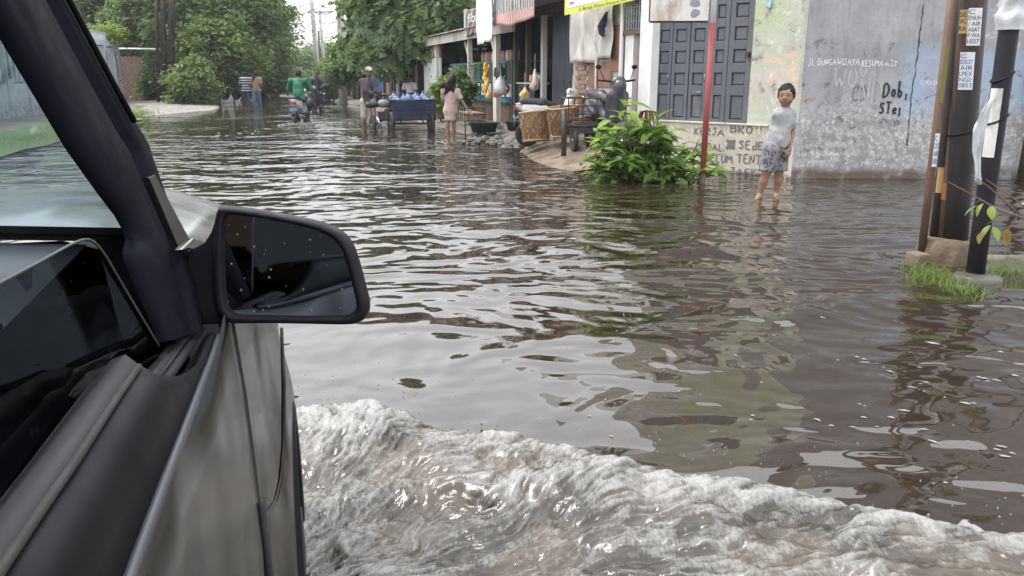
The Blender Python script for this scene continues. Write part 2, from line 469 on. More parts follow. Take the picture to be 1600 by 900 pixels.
def font_mesh(txt, size, width=None):
    cu = bpy.data.curves.new('lettering', 'FONT'); cu.body = txt; cu.size = size; cu.fill_mode = 'FRONT'
    o = bpy.data.objects.new('lettering', cu); COL.objects.link(o)
    dg = bpy.context.evaluated_depsgraph_get()
    me = bpy.data.meshes.new_from_object(o.evaluated_get(dg))
    bpy.data.objects.remove(o); bpy.data.curves.remove(cu)
    n = len(me.vertices); co = np.zeros(n * 3); me.vertices.foreach_get("co", co); co = co.reshape(-1, 3)
    if width and n:
        wx = co[:, 0].max() - co[:, 0].min()
        co[:, 0] = (co[:, 0] - co[:, 0].min()) * width / wx
        me.vertices.foreach_set("co", co.ravel())
    me.materials.clear()
    return me

# ------------------------------------------------------------------ wall materials
def wall_mat(name, base, var, patches, streak=(0.1, 0.1, 0.1), streak_amt=0.5, bump=0.5):
    """patches: (colour, noise scale, lo, hi, region or None); region=(x0,x1,z0,z1,soft) in wall coordinates"""
    t = NT(name)
    o = t.tc.outputs["Object"]
    sx, sy, sz = t.sep(o)
    col = t.mix(t.ramp(t.noise(1.6, None, 6, 0.62), 0.35, 0.65), base, var)
    col = t.mix(t.ramp(t.noise(14, None, 4, 0.6), 0.5, 0.75, 0, 0.45), col, var)
    st = t.ramp(t.noise(3.2, t.co(scale=(2.6, 2.6, 0.35)), 6, 0.6, 0.8), 0.52, 0.72, 0, streak_amt)
    col = t.mix(st, col, streak)
    for c, s, lo, hi, reg in patches:
        m = t.ramp(t.noise(s, None, 8, 0.7, 0.5), lo, hi)
        if reg:
            wob = t.math('MULTIPLY', t.math('SUBTRACT', t.noise(2.2, None, 5), 0.5), reg[4] * 3)
            xa = t.math('ADD', sx, wob); za = t.math('ADD', sz, wob)
            e = reg[4]
            for v, a, b in ((xa, reg[0] - e, reg[0] + e), (xa, reg[1] + e, reg[1] - e), (za, reg[2] - e, reg[2] + e), (za, reg[3] + e, reg[3] - e)):
                m = t.math('MULTIPLY', m, t.ramp(v, a, b))
        col = t.mix(m, col, c)
    hgt = t.math('ADD', t.noise(22, None, 7, 0.7), t.math('MULTIPLY', t.noise(3, None, 4), 2.0))
    return t.finish(t.bsdf(Base_Color=col, Roughness=t.ramp(t.noise(7), 0.3, 0.7, 0.7, 0.95), Normal=t.bump(hgt, bump, 0.012)))

# ------------------------------------------------------------------ corner shophouse
A = Vector((2.13, 12.9, 0)); C_ = Vector((3.86, 11.1, 0))
fx = (C_ - A).normalized()
F_RZ = math.atan2(fx.y, fx.x); F_LEN = (C_ - A).length
def tf(px):
    k = xk(px); return (A.y * k - A.x) / (fx.x - fx.y * k)
WALL_T = 0.18
TOP = 6.6
# facade frame: x along the facade towards the camera side, y into the building
house = thing('corner_shophouse', A, F_RZ, 'weathered concrete corner building with grey folding doors and graffiti walls', 'building')
M['wall_green'] = wall_mat('pale_green_wall', (0.50, 0.52, 0.42), (0.40, 0.42, 0.35),
    [((0.42, 0.46, 0.30), 2.0, 0.1, 0.3, (1.5, 2.22, 1.95, 7.0, .10)), ((0.62, 0.45, 0.34), 6, 0.44, 0.6, (1.9, 2.6, 1.0, 1.75, .12)),
     ((0.52, 0.40, 0.42), 4, 0.48, 0.62, (1.4, 2.2, .9, 1.35, .1)), ((0.2, 0.2, 0.19), 3, 0.55, 0.66, None), ((0.66, 0.67, 0.60), 8, 0.55, 0.7, None)], (0.25, 0.25, 0.2), 0.35)
M['wall_grey'] = wall_mat('grey_stained_wall', (0.36, 0.36, 0.365), (0.26, 0.262, 0.27),
    [((0.30, 0.365, 0.47), 1.2, 0.25, 0.5, (1.35, 9, .85, 1.72, .10)), ((0.55, 0.535, 0.51), 16, 0.47, 0.62, (-.2, 9, .05, .95, .2)), ((0.24, 0.235, 0.23), 5, 0.5, 0.6, (-.2, 9, .05, 1.0, .2)),
     ((0.13, 0.125, 0.12), 7, 0.56, 0.66, (-.2, 9, .1, 1.9, .2)), ((0.11, 0.085, 0.06), 3.5, 0.30, 0.5, (-.2, 9, -1, .13, .05)), ((0.52, 0.50, 0.46), 5, 0.55, 0.62, (2.3, 3.2, 1.75, 2.4, .1)),
     ((0.30, 0.20, 0.08), 12, 0.56, 0.62, (-.1, .25, .8, 1.2, .05))], (0.15, 0.148, 0.145), 0.55)
M['plinth'] = wall_mat('cream_plinth', (0.55, 0.50, 0.42), (0.44, 0.40, 0.34),
    [((0.25, 0.22, 0.18), 6, 0.56, 0.68, None), ((0.09, 0.075, 0.055), 4, 0.32, 0.5, (-1, 4, -1, .03, .02)), ((0.68, 0.64, 0.56), 9, 0.55, 0.65, None)], (0.3, 0.25, 0.19), 0.4)
M['door_grey'] = pmat('grey_door_paint', (0.105, 0.112, 0.128), (0.085, 0.09, 0.104), 2, 0.5, 0.12, 60, 0.002, stretch=(1, 1, 0.4), dirt=(0.17, 0.17, 0.165), dirt_amt=0.25)
M['door_groove'] = M['door_grey']
M['inside_dark'] = pmat('inside_dark', (0.03, 0.03, 0.03), (0.04, 0.04, 0.04), 2, 0.9, 0)
DL, DR = tf(1019), tf(1172)            # door opening
MB().bb(-0.16, DL, -0.05, WALL_T, -0.4, 3.1).build('door_post', M['white_paint'], house)
MB().bb(DL, F_LEN, 0.0, WALL_T, -0.4, 0.70).build('plinth_wall', M['plinth'], house)
MB().bb(DL, F_LEN + .0, -0.025, -0.002, 0.685, 0.715).build('plinth_ledge', M['plinth'], house, bevel=0.008)
MB().bb(DR, F_LEN - 0.002, 0.004, WALL_T, 0.70, TOP).build('wall', M['wall_green'], house)
MB().bb(-0.16, DR, 0.0, WALL_T, 3.1, TOP).build('wall', M['wall_green'], house)
# folding door leaves, each with raised-and-fielded panels
cols = [(1026, 1040), (1050, 1066.5), (1077.5, 1094), (1112.5, 1125), (1140, 1160)]
edges = [1019, 1045, 1072, 1102, 1132, 1172]
rows = [(.76, 1.10), (1.24, 1.42), (1.55, 1.74), (1.86, 2.05), (2.17, 2.36), (2.48, 2.67)]
for i in range(5):
    x0, x1 = tf(edges[i]) + .006, tf(edges[i + 1]) - .006
    ang = (0.05 if i % 2 else -0.05)
    p0, p1 = tf(cols[i][0]), tf(cols[i][1])
    lf = MB()
    yf = 0.055 + (0.012 if i == 2 else 0)
    # stiles and rails around the panel openings
    lf.bb(x0, p0, yf, yf + .045, .705, 3.09); lf.bb(p1, x1, yf, yf + .045, .705, 3.09)
    zs = [.705] + [z for r_ in rows for z in r_] + [3.09]
    for k in range(0, len(zs), 2): lf.bb(p0, p1, yf, yf + .045, zs[k], zs[k + 1])
    leaf = lf.build('door_leaf', M['door_grey'], house, bevel=0.004)
    for (z0, z1) in rows:
        pm_ = MB()
        m_ = 0.022
        a_ = [(p0, yf + .036, z0), (p1, yf + .036, z0), (p1, yf + .036, z1), (p0, yf + .036, z1)]
        b_ = [(p0 + m_, yf + .016, z0 + m_), (p1 - m_, yf + .016, z0 + m_), (p1 - m_, yf + .016, z1 - m_), (p0 + m_, yf + .016, z1 - m_)]
        pm_.add(a_ + b_, [(4, 5, 6, 7), (0, 1, 5, 4), (1, 2, 6, 5), (2, 3, 7, 6), (3, 0, 4, 7)])
        pm_.build('panel', M['door_grey'], leaf)
    MB().bb((x0 + x1) / 2 - .14, (x0 + x1) / 2 + .14, yf + .048, yf + .06, .72, 3.08).build('door_back', M['inside_dark'], leaf)
    if i in (0, 2):
        hd = MB(); hx = x1 - .03
        hd.tube([(hx, yf - .002, 1.30), (hx, yf - .03, 1.31), (hx, yf - .03, 1.39), (hx, yf - .002, 1.40)], .007, 6)
        hd.build('handle', M['steel'], leaf, True)
MB().bb(tf(1086), tf(1093), .050, .056, 1.135, 1.15).build('mail_slot', M['steel'], house)
MB().bb(DR - .09, DR - .05, -.004, .05, 1.62, 1.70).build('latch_plate', M['darksteel'], house)
# grey side wall
gw = thing('grey_side_wall', C_, 0, 'tall grey stained wall with white and black hand lettering', 'wall')
MB().bb(0.0, 11.0, 0.0, WALL_T, -0.4, TOP).build('wall_slab', M['wall_grey'], gw)
MB().bb(-0.012, 0.035, -0.012, -0.0015, 0.75, TOP).build('corner_trim', M['wall_green'], gw)
WHITEP = pmat('white_brush_paint', (0.72, 0.73, 0.72), (0.5, 0.5, 0.5), 18, 0.8, 0)
WHITEF = pmat('faded_white_paint', (0.43, 0.435, 0.44), (0.36, 0.365, 0.37), 10, 0.85, 0)
BLACKP = pmat('black_spray_paint', (0.012, 0.012, 0.016), (0.03, 0.03, 0.03), 12, 0.6, 0)
GREYP = pmat('grey_brush_paint', (0.10, 0.10, 0.105), (0.17, 0.165, 0.16), 14, 0.8, 0)
def on_grey(px, py):
    p = atY(px, py, C_.y); return Vector((p.x - C_.x, -0.004, p.z))
def grey_text(word, px0, px1, yb, yt, thick, mat, seed, slant=0.0, gap=.22):
    a, b, c = on_grey(px0, yb), on_grey(px1, yb), on_grey(px0, yt)
    mb = MB(); strokes(word, c.z - a.z, b.x - a.x, mb, Vector((a.x, -0.004, a.z)), Vector((1, 0, 0)), Vector((0, 0, 1)), Vector((0, -1, 0)), thick, seed, gap, slant)
    return mb.build('lettering', mat, gw)
grey_text('JL.', 1262, 1275, 103, 92, .012, WHITEP, 1)
grey_text('BUNGA', 1277, 1306, 102, 92, .012, WHITEP, 2)
grey_text('WIJAYA', 1308, 1342, 102, 91, .012, WHITEP, 3)
grey_text('KESUMA', 1346, 1379, 104, 93, .012, WHITEP, 4)
grey_text('No', 1382, 1389, 104, 97, .009, WHITEP, 5)
grey_text('28', 1391, 1400, 104, 94, .012, WHITEP, 6)
grey_text('Dob', 1379, 1408, 152, 127, .030, BLACKP, 7, gap=.3)
grey_text('i', 1411, 1415, 155, 138, .026, BLACKP, 8)
grey_text('sTej'.replace('s', 'S'), 1373, 1405, 177, 160, .028, BLACKP, 9, gap=.3)
grey_text('KENGASA', 1438, 1464, 133, 126, .008, WHITEP, 10)
grey_text('WOY', 1302, 1352, 140, 106, .022, WHITEF, 11)
grey_text('ND', 1340, 1375, 165, 120, .02, WHITEF, 12)
grey_text('CD', 1330, 1352, 158, 134, .014, GREYP, 13)
grey_text('JUN', 1284, 1330, 172, 168, .01, WHITEF, 14)
sc = MB(); rr = random.Random(3)
for i in range(46):     # scratched scribbles low on the wall
    px, py = rr.uniform(1262, 1430), rr.uniform(150, 235)
    a = on_grey(px, py); L = rr.uniform(.04, .16); q = rr.gauss(1.4, .5)
    pts = [a + Vector((math.cos(q + .5 * math.sin(j)) * L * j / 5 + rr.uniform(-.01, .01), 0, math.sin(q) * L * j / 5)) for j in range(6)]
    w_ = rr.uniform(.003, .008)
    sc.grid([[p + Vector((w_ / 2, 0, 0)) for p in pts], [p - Vector((w_ / 2, 0, 0)) for p in pts]], mi=rr.choice([0, 0, 1]))
sc.build('scratches', [WHITEF, GREYP], gw)["kind"] = "stuff"
# crack as an uneven flat black strip laid on the wall
cr = MB(); pts = []
for i, (px, py) in enumerate([(1444, 6), (1438, 40), (1434, 70), (1429, 110), (1425, 150), (1421, 190), (1416, 235)]):
    a = on_grey(px + rr.uniform(-1.5, 1.5), py); pts.append(a + Vector((0, -.001, 0)))
pp = []
for a, b in zip(pts[:-1], pts[1:]):
    for j in range(6): pp.append(a.lerp(b, j / 6) + Vector((rr.uniform(-.008, .008), 0, 0)))
wd = [rr.uniform(.003, .011) for _ in pp]
cr.grid([[p - Vector((w_, 0, 0)) for p, w_ in zip(pp, wd)], [p + Vector((w_, 0, 0)) for p, w_ in zip(pp, wd)]])
cr.build('crack', BLACKP, gw)
# plinth lettering
def on_plinth(px, py):
    d = ray(px, py); n = Vector((-fx.y, fx.x, 0)); n2 = -Vector((fx.y, -fx.x, 0))
    den = d[0] * n.x + d[1] * n.y
    t_ = (A.x * n.x + A.y * n.y) / den
    P = Vector((d[0] * t_, d[1] * t_, CAMZ + d[2] * t_)) - A
    return Vector((P.x * fx.x + P.y * fx.y, -.004, P.z))
def plinth_text(word, px0, px1, yb, yt, thick, seed, gap=.22):
    a, b, c = on_plinth(px0, yb), on_plinth(px1, yb), on_plinth(px0, yt)
    mb = MB(); strokes(word, c.z - a.z, b.x - a.x, mb, Vector((a.x, -0.004, a.z)), Vector((1, 0, 0)), Vector((0, 0, 1)), Vector((0, -1, 0)), thick, seed, gap)
    return mb.build('lettering', GREYP, house)
plinth_text('KERJA', 1085, 1131, 210, 199, .020, 21)
plinth_text('BRO', 1141, 1175, 207, 194, .022, 22)
plinth_text('!!', 1181, 1189, 207, 195, .018, 23, .5)
plinth_text('MODAL', 1088, 1128, 233, 222, .020, 24)
plinth_text('*', 1135, 1148, 232, 219, .045, 25)
plinth_text('SEdE', 1154, 1192, 232, 219, .022, 26)
plinth_text('BELUM', 1101, 1144, 252, 239, .022, 27)
plinth_text('TENT', 1151, 1189, 254, 239, .020, 28)
plinth_text('JAEK', 1140, 1182, 272, 261, .018, 29)
# rest of the building volume and roof
ctr = MB()
ctr.prism([(0.2, .25, TOP), (F_LEN - .1, .25, TOP), (F_LEN + 6, 7, TOP), (1, 8, TOP)], (0, 0, .12))
ctr.build('roof', M['concrete'], house)
# street side of the shophouse : local frame x away along street, y towards the road
D_ = Vector((-0.305, 0.952, 0)).normalized(); S_RZ = math.atan2(D_.y, D_.x)
def ts(px):
    k = xk(px); return (A.x - A.y * k) / (-D_.x + D_.y * k)
def S(s, o=0.0, z=0.0):      # world point: s along the street, o towards the road
    return Vector((A.x + D_.x * s - D_.y * o, A.y + D_.y * s + D_.x * o, z))
side = thing('shop_side_wall', A, S_RZ, 'narrow shop side with red door, patched brick wall and hanging white tarpaulin', 'wall')
M['brick_plaster'] = wall_mat('old_plaster', (0.42, 0.39, 0.35), (0.30, 0.275, 0.25), [((0.55, 0.53, 0.49), 5, 0.5, 0.6, None), ((0.12, 0.11, 0.10), 4, 0.55, 0.68, None)], (0.15, 0.13, 0.11), 0.5)
M['redboard'] = pmat('red_brown_board', (0.26, 0.125, 0.085), (0.2, 0.095, 0.065), 3, 0.75, 0.25, dirt=(0.14, 0.09, 0.07), dirt_amt=0.4)
M['reddoor'] = pmat('red_door_paint', (0.20, 0.045, 0.032), (0.15, 0.034, 0.026), 3, 0.6, 0.15)
M['brick'] = pmat('red_brick', (0.27, 0.14, 0.095), (0.18, 0.10, 0.075), 8, 0.9, 0.5, 40, 0.006, dirt=(0.3, 0.28, 0.25), dirt_amt=0.4, dirt_scale=8)
M['tarp'] = pmat('dirty_white_tarpaulin', (0.60, 0.59, 0.55), (0.50, 0.485, 0.45), 2.5, 0.55, 0.15, dirt=(0.30, 0.28, 0.24), dirt_amt=0.5)
s1, s2, s3, s4, s5 = ts(1003), ts(987), ts(972), ts(918), ts(893)
MB().bb(-0.12, s1, -.10, .03, -.4, 3.2).build('corner_post', M['white_paint'], side)
MB().bb(s1, s2, -.16, -.11, .1, 2.02).build('red_door', M['reddoor'], side)
MB().bb(s2, s3 - .06, -.13, -.01, -.2, 2.02).build('door_frame', M['white_paint'], side)
MB().bb(s1, s3, -.12, .03, 2.02, 2.08).build('lintel', M['wood_brown'], side)
ms = MB()                                       # wire mesh over the vent window
for k in range(9): ms.tube([(s1 + (s3 - s1) * k / 8, .0, 2.08), (s1 + (s3 - s1) * k / 8, .0, 3.0)], .006, 4)
for k in range(9): ms.tube([(s1, .008, 2.1 + .11 * k), (s3, .008, 2.1 + .11 * k)], .006, 4)
ms.build('wire_mesh', M['steel'], side)
MB().bb(s1, s3, -.2, -.16, 2.08, 3.1).build('vent_window', pmat('dusty_blue_glass', (0.035, 0.06, 0.08), (0.05, 0.08, 0.1), 2, 0.3, 0), side)
MB().tube([(s3, .03, 0), (s3, .03, 3.2)], .035, 8).build('drain_pipe', M['white_paint'], side, True)
MB().bb(s3 + .04, s4, -.2, -.02, -.4, 3.2).build('plaster_wall', M['brick_plaster'], side)
MB().bb(s3 + .45, s4 - .02, -.02, .0, 1.18, 1.62).build('red_board', M['redboard'], side)
MB().bb(s3 + .12, s3 + .5, -.02, -.004, 1.45, 2.2).build('red_board', M['redboard'], side)
# exposed bricks in the wall end, each its own piece, with white plaster edge
for r_ in range(11):
    for k in range(2):
        x0 = s4 + .03 + k * .24 + (.1 if r_ % 2 else 0)
        MB().bb(x0, min(x0 + .225, s5 - .05), -.19, .0 + rng.uniform(-.012, .012), .72 + r_ * .085, .72 + r_ * .085 + .07).build('brick', M['brick'], side)
MB().bb(s4, s5 - .03, -.2, -.025, .1, 1.68).build('mortar', M['brick_plaster'], side)
pe = MB(); pe.tube([(s5, -.08, .1), (s5, -.08, 1.35), (s5 - .06, -.08, 1.52), (s5 - .2, -.08, 1.63), (s4 + .02, -.08, 1.65)], [.055, .055, .05, .06, .06], 8)
pe.build('plaster_edge', M['white_paint'], side, True)
MB().tube([(s4 - .45, .02, .55), (s4 - .44, .03, 1.62)], .018, 6).build('wall_pipe', M['cream_paint'], side, True)
# tarpaulin : hanging folds
def cloth(name, x0, x1, z0, z1, amp, freq, mat, parent, sag=0.0, y0=0.05, nx=26, nz=18, seed=0, skew=0.0):
    P = []
    for j in range(nz + 1):
        row = []
        for i in range(nx + 1):
            u, v = i / nx, j / nz
            x = x0 + (x1 - x0) * u
            zb = z0 + sag * (0.5 - abs(u - .5)) + skew * u + .04 * float(vnoise(u * 5 + seed, seed * 1.3))
            z = zb + (z1 + skew * u * .8 - zb) * v
            y = y0 + amp * math.sin(freq * u * 6.28 + 1.5 * v + seed) * (1.1 - v * .7) + amp * .9 * float(vnoise(u * 4 + seed, v * 3 + seed))
            row.append((x, y, z))
        P.append(row)
    mb = MB(); mb.grid(P)
    return mb.build(name, mat, parent, True, solid=0.004)
tarp_t = thing('hanging_tarpaulin', S(0, 0, 0), S_RZ, 'dirty white tarpaulin hanging over the patched wall beside the red door', 'tarpaulin')
cloth('sheet', s3 + .25, s3 + 1.02, 1.66, 2.75, .035, 1.6, M['tarp'], tarp_t, .06, .07, seed=2)
cloth('sheet', s3 + 1.0, s5 - .1, 1.62, 2.75, .03, 1.2, M['tarp'], tarp_t, -.05, .06, seed=5)
rag = thing('blue_rag', S(0, 0, 0), S_RZ, 'small dark blue rag tied in front of the white tarpaulin', 'rag')
rg = MB(); rg.tube([(s3 + .42, .12, 2.42), (s3 + .5, .13, 2.3), (s3 + .62, .13, 2.18), (s3 + .58, .14, 2.08), (s3 + .5, .14, 2.02)], [.02, .05, .07, .05, .012], 8)
rg.build('cloth', pmat('navy_cloth', (0.04, 0.045, 0.09), (0.03, 0.03, 0.06), 8, .9, .3), rag, True)
rg = MB(); rg.tube([(s3 + .42, .12, 2.42), (s3 + .30, .12, 2.44)], [.012, .01], 6); rg.build('string', M['tarp'], rag)

# concrete apron sloping into the water
ap = MB()
P = []
for s_, o0, o1 in [(-.55, 0.25, 1.75), (.3, .05, 1.72), (1.2, .05, 1.62), (2.2, .05, 1.4), (3.4, .05, 1.2), (4.4, .05, 1.1)]:
    row = []
    for j in range(7):
        q = j / 6; o_ = o0 + (o1 - o0) * q
        p = S(s_, o_, .34 * min(1, .35 + (s_ + .55) * .8) - (.05 + .34 * min(1, .35 + (s_ + .55) * .8)) * q ** 1.3 + .012 * math.sin(s_ * 7 + j)); row.append(p)
    P.append(row)
ap.grid(P)
tag(ap.build('pavement', M['wetconcrete'], None, True), 'wet brown concrete apron sloping from the shop into the water', kind='structure')
# ------------------------------------------------------------------ stalls along the street (local frame: x away, y towards road)
def sh(s):                      # pixels-per-metre independent helper: none needed, kept for clarity
    return S(s)
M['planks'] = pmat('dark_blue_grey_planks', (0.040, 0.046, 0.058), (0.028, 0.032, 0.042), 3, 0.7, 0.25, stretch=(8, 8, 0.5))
M['tin'] = pmat('grey_tin_roof', (0.33, 0.34, 0.34), (0.24, 0.24, 0.235), 3, 0.5, 0.15, metal=0.3, dirt=(0.20, 0.12, 0.08), dirt_amt=0.3)
M['whiteboard'] = pmat('white_board', (0.72, 0.73, 0.73), (0.64, 0.65, 0.65), 3, 0.5, 0.1, dirt=(0.4, 0.38, 0.34), dirt_amt=0.25)
M['glass_dim'] = pmat('dusty_glass_pane', (0.10, 0.12, 0.13), (0.14, 0.15, 0.15), 3, 0.15, 0)
st1a, st1b = ts(792), ts(664)
stall = thing('food_stall', S(0), S_RZ, 'cream-posted food stall with teal window cabinet and white end panel under tin roof', 'stall')
FL = 0.22
MB().bb(st1a, st1b, -3.4, .25, -.3, FL).build('floor_slab', M['concrete'], stall)
# fascia board and roof sheets
ez = 2.36
MB().bb(st1a - 1.2, st1b + .15, .18, .23, ez - .02, ez + .22).build('fascia', M['cream_paint'], stall)
MB().bb(st1b + .10, st1b + .15, -3.0, .18, ez - .02, ez + .2).build('fascia', M['cream_paint'], stall)
nsh = 12
for k in range(nsh):            # overlapping corrugated sheets
    x0 = st1a - 1.2 + (st1b + .35 - st1a + 1.2) * k / nsh; x1 = x0 + (st1b + .35 - st1a + 1.2) / nsh + .04
    rows_ = []
    n_ = 17
    for y_, z_ in ((.36, ez + .24), (-3.4, ez + .95)):
        rows_.append([(x0 + (x1 - x0) * i / (n_ - 1), y_, z_ + (.004 if k % 2 else 0) + .016 * math.sin(i / (n_ - 1) * 6.28 * 4)) for i in range(n_)])
    mb = MB(); mb.grid(rows_); mb.build('roof_sheet', M['tin'], stall, True)
for px in (688, 739, 781):
    s_ = ts(px); w_ = .11 if px != 781 else .28
    MB().bb(s_ - w_ / 2, s_ + w_ / 2, .02, .14, FL, ez - .02).build('post', M['cream_paint'], stall)
    br = MB(); br.tube([(s_ + .06, .08, ez - .55), (s_ + .5, .08, ez - .06)], .03, 4); br.build('brace', M['cream_paint'], stall)
# white end panel with brown header
se = ts(690)
MB().bb(se + .05, st1b, -.02, .04, FL - .15, 1.95).build('end_panel', M['whiteboard'], stall)
MB().bb(se + .05, st1b, -.025, .045, 1.95, ez - .02).build('header_board', M['redboard'], stall)
for q in range(2): MB().bb(st1b - 1.6 + q * 1.0, st1b - 1.1 + q * 1.0, .046, .05, 2.02, 2.28).build('notice_paper', M['whiteboard'], stall)
MB().bb(st1b - .04, st1b, -3.2, .04, FL, 2.3).build('end_wall', M['whiteboard'], stall)
# back wall of upright planks
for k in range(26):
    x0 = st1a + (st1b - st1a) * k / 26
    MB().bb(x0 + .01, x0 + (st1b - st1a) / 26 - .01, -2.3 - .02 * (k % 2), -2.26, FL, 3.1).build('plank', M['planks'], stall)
# teal counter cabinet between the posts
c0, c1 = ts(787), ts(694)
cab = thing('display_cabinet', S(0), S_RZ, 'teal framed glass display cabinet on brown counter inside the food stall', 'cabinet')
MB().bb(c0, c1, -.9, -.25, FL, .72).build('counter', M['wood_brown'], cab)
for k in range(22):
    x0 = c0 + (c1 - c0) * k / 22
    MB().bb(x0 + .012, x0 + (c1 - c0) / 22 - .012, -.25, -.235, FL + .02, .70).build('board', M['wood_brown'], cab)
MB().bb(c0, c1, -.92, -.18, .72, .84).build('counter_top', M['teal'], cab)
npn = 11
for k in range(npn + 1):
    x0 = c0 + (c1 - c0) * k / npn
    MB().bb(x0 - .03, x0 + .03, -.26, -.20, .84, 1.72).build('mullion', M['teal'], cab)
for z_ in (1.22, 1.70):
    MB().bb(c0, c1, -.255, -.205, z_, z_ + .05).build('rail', M['teal'], cab)
for k in range(npn):
    x0 = c0 + (c1 - c0) * k / npn
    MB().bb(x0 + .05, x0 + (c1 - c0) / npn - .05, -.24, -.232, .87, 1.19).build('white_panel', M['whiteboard'], cab)
    MB().bb(x0 + .035, x0 + (c1 - c0) / npn - .035, -.245, -.24, 1.27, 1.70).build('pane', M['glass_dim'] if k % 3 else M['wood_brown'], cab)
MB().bb(c0, c1, -.9, -.3, 1.30, 1.33).build('shelf', M['wood_brown'], cab)
jar_mat = [pmat('jar_snack_' + str(i), c, None, 9, .3, .1) for i, c in enumerate([(.55, .5, .42), (.5, .3, .12), (.6, .58, .55), (.4, .12, .08)])]
for k in range(10):
    s_ = c0 + .35 + k * .33
    b_ = MB(); b_.lathe([(.0, 0), (.075, 0), (.08, .02), (.08, .2), (.06, .23), (.06, .27), (0, .27)], 10)
    o = b_.build('snack_jar', jar_mat[k % 4], None, True)
    o.location = S(s_, -.45, 1.752); tag(o, ['first', 'second', 'third', 'fourth', 'fifth', 'sixth', 'seventh', 'eighth', 'ninth', 'tenth'][k] + ' snack jar on the teal cabinet, counted from the kiosk end', 'jar', 'snack jars on the cabinet')
MB().bb(c0, c1, -.9, -.21, 1.752 - .03, 1.752).build('cabinet_top', M['teal'], cab)

# second shop: dark deep opening, planked
sp0, sp1 = s5 + .05, st1a
shop = thing('dark_kiosk', S(0), S_RZ, 'dark open-fronted kiosk of blue grey boards between food stall and brick wall', 'kiosk')
MB().bb(sp0, sp1, -3.2, .1, -.3, FL + .05).build('floor_slab', M['concrete'], shop)
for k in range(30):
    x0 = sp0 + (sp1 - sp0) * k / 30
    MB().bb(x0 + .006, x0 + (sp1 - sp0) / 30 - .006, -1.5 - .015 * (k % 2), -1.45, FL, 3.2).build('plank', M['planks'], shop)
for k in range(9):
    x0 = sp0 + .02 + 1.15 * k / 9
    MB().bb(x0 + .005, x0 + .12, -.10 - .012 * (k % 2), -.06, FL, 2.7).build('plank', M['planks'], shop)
for px in (846, 822, 803):
    s_ = ts(px); MB().bb(s_ - .06, s_ + .06, -.1, .0, FL, 2.7).build('post', M['pole_concrete'] if px == 846 else M['wood_dark'], shop)
MB().bb(sp0 - .1, sp1 + .3, -3.2, .55, 2.78, 2.83).build('roof', M['tin'], shop)
MB().bb(sp0, sp1, .0, .06, 2.60, 2.78).build('beam', M['wood_dark'], shop)
for k in range(9):               # barred half door
    s_ = ts(820) + .55 - k * .13
    MB().bb(s_ - .012, s_ + .012, -.06, -.03, .35, 1.18).build('bar', M['steel'], shop)
MB().bb(ts(838), ts(808), -.3, .02, 1.2, 1.24).build('shelf', M['pole_concrete'], shop)
for i, (dx, dz, c) in enumerate([(.1, .0, (.5, .48, .44)), (.35, 0, (.3, .14, .08)), (.62, 0, (.55, .5, .45)), (.9, 0, (.16, .1, .07))]):
    b_ = MB(); b_.bb(-.1, .1, -.08, .08, 0, .16 + .05 * (i % 2))
    o = b_.build('goods_carton', pmat('carton_' + str(i), c, None, 6, .7, .1), None, bevel=.008)
    o.location = S(ts(838) + dx, -.14, 1.242); o.rotation_euler.z = S_RZ
    tag(o, ['pale grey carton, nearest on the kiosk shelf', 'red brown carton, second on the kiosk shelf', 'off-white carton, third on the kiosk shelf', 'dark brown carton, farthest on the kiosk shelf'][i], 'carton', 'cartons on the kiosk shelf')

# hanging goods
def plastic(name, c1, c2, rough=.3, al=0.0):
    return pmat(name, c1, c2, 12, rough, .5, 30, .01)
YEL = plastic('yellow_wrap', (.78, .52, .07), (.62, .36, .04))
def hang_string(px, y0, y1, o_, name, label, cat, mat, n, r, dz, jit=.03, seed=0):
    r_ = random.Random(seed); s_ = ts(px)
    zt = atYs(px, y0, o_); zb = atYs(px, y1, o_)
    e = thing(name, S(s_, o_, 0), S_RZ, label, cat)
    MB().tube([(0, 0, zt + .25), (0, 0, zb)], .004, 5).build('string', M['wood_dark'], e)
    for i in range(n):
        z_ = zt + (zb - zt) * (i + .5) / n
        for q in range(2):
            b = MB(); b.box((r_.uniform(-jit, jit) + (q - .5) * r * 1.3, r_.uniform(-jit, jit), z_), (r * 1.5, r * .5, r * 1.25), M=Matrix.Rotation(r_.uniform(-.6, .6), 3, 'Y') @ Matrix.Rotation(r_.uniform(-.9, .9), 3, 'Z'))
            b.build('packet', mat, e, True, bevel=.015)
    return e
def atYs(px, py, o_=0.0):        # height of a pixel on the frontage plane shifted by o_
    p = S(ts(px), o_); return CAMZ + (120 - py) * p.y * CP / FPX
e = hang_string(787, 100, 140, .45, 'snack_strip', 'string of yellow snack packets hanging at the kiosk front', 'snacks', YEL, 12, .072, .1, .05, 1)
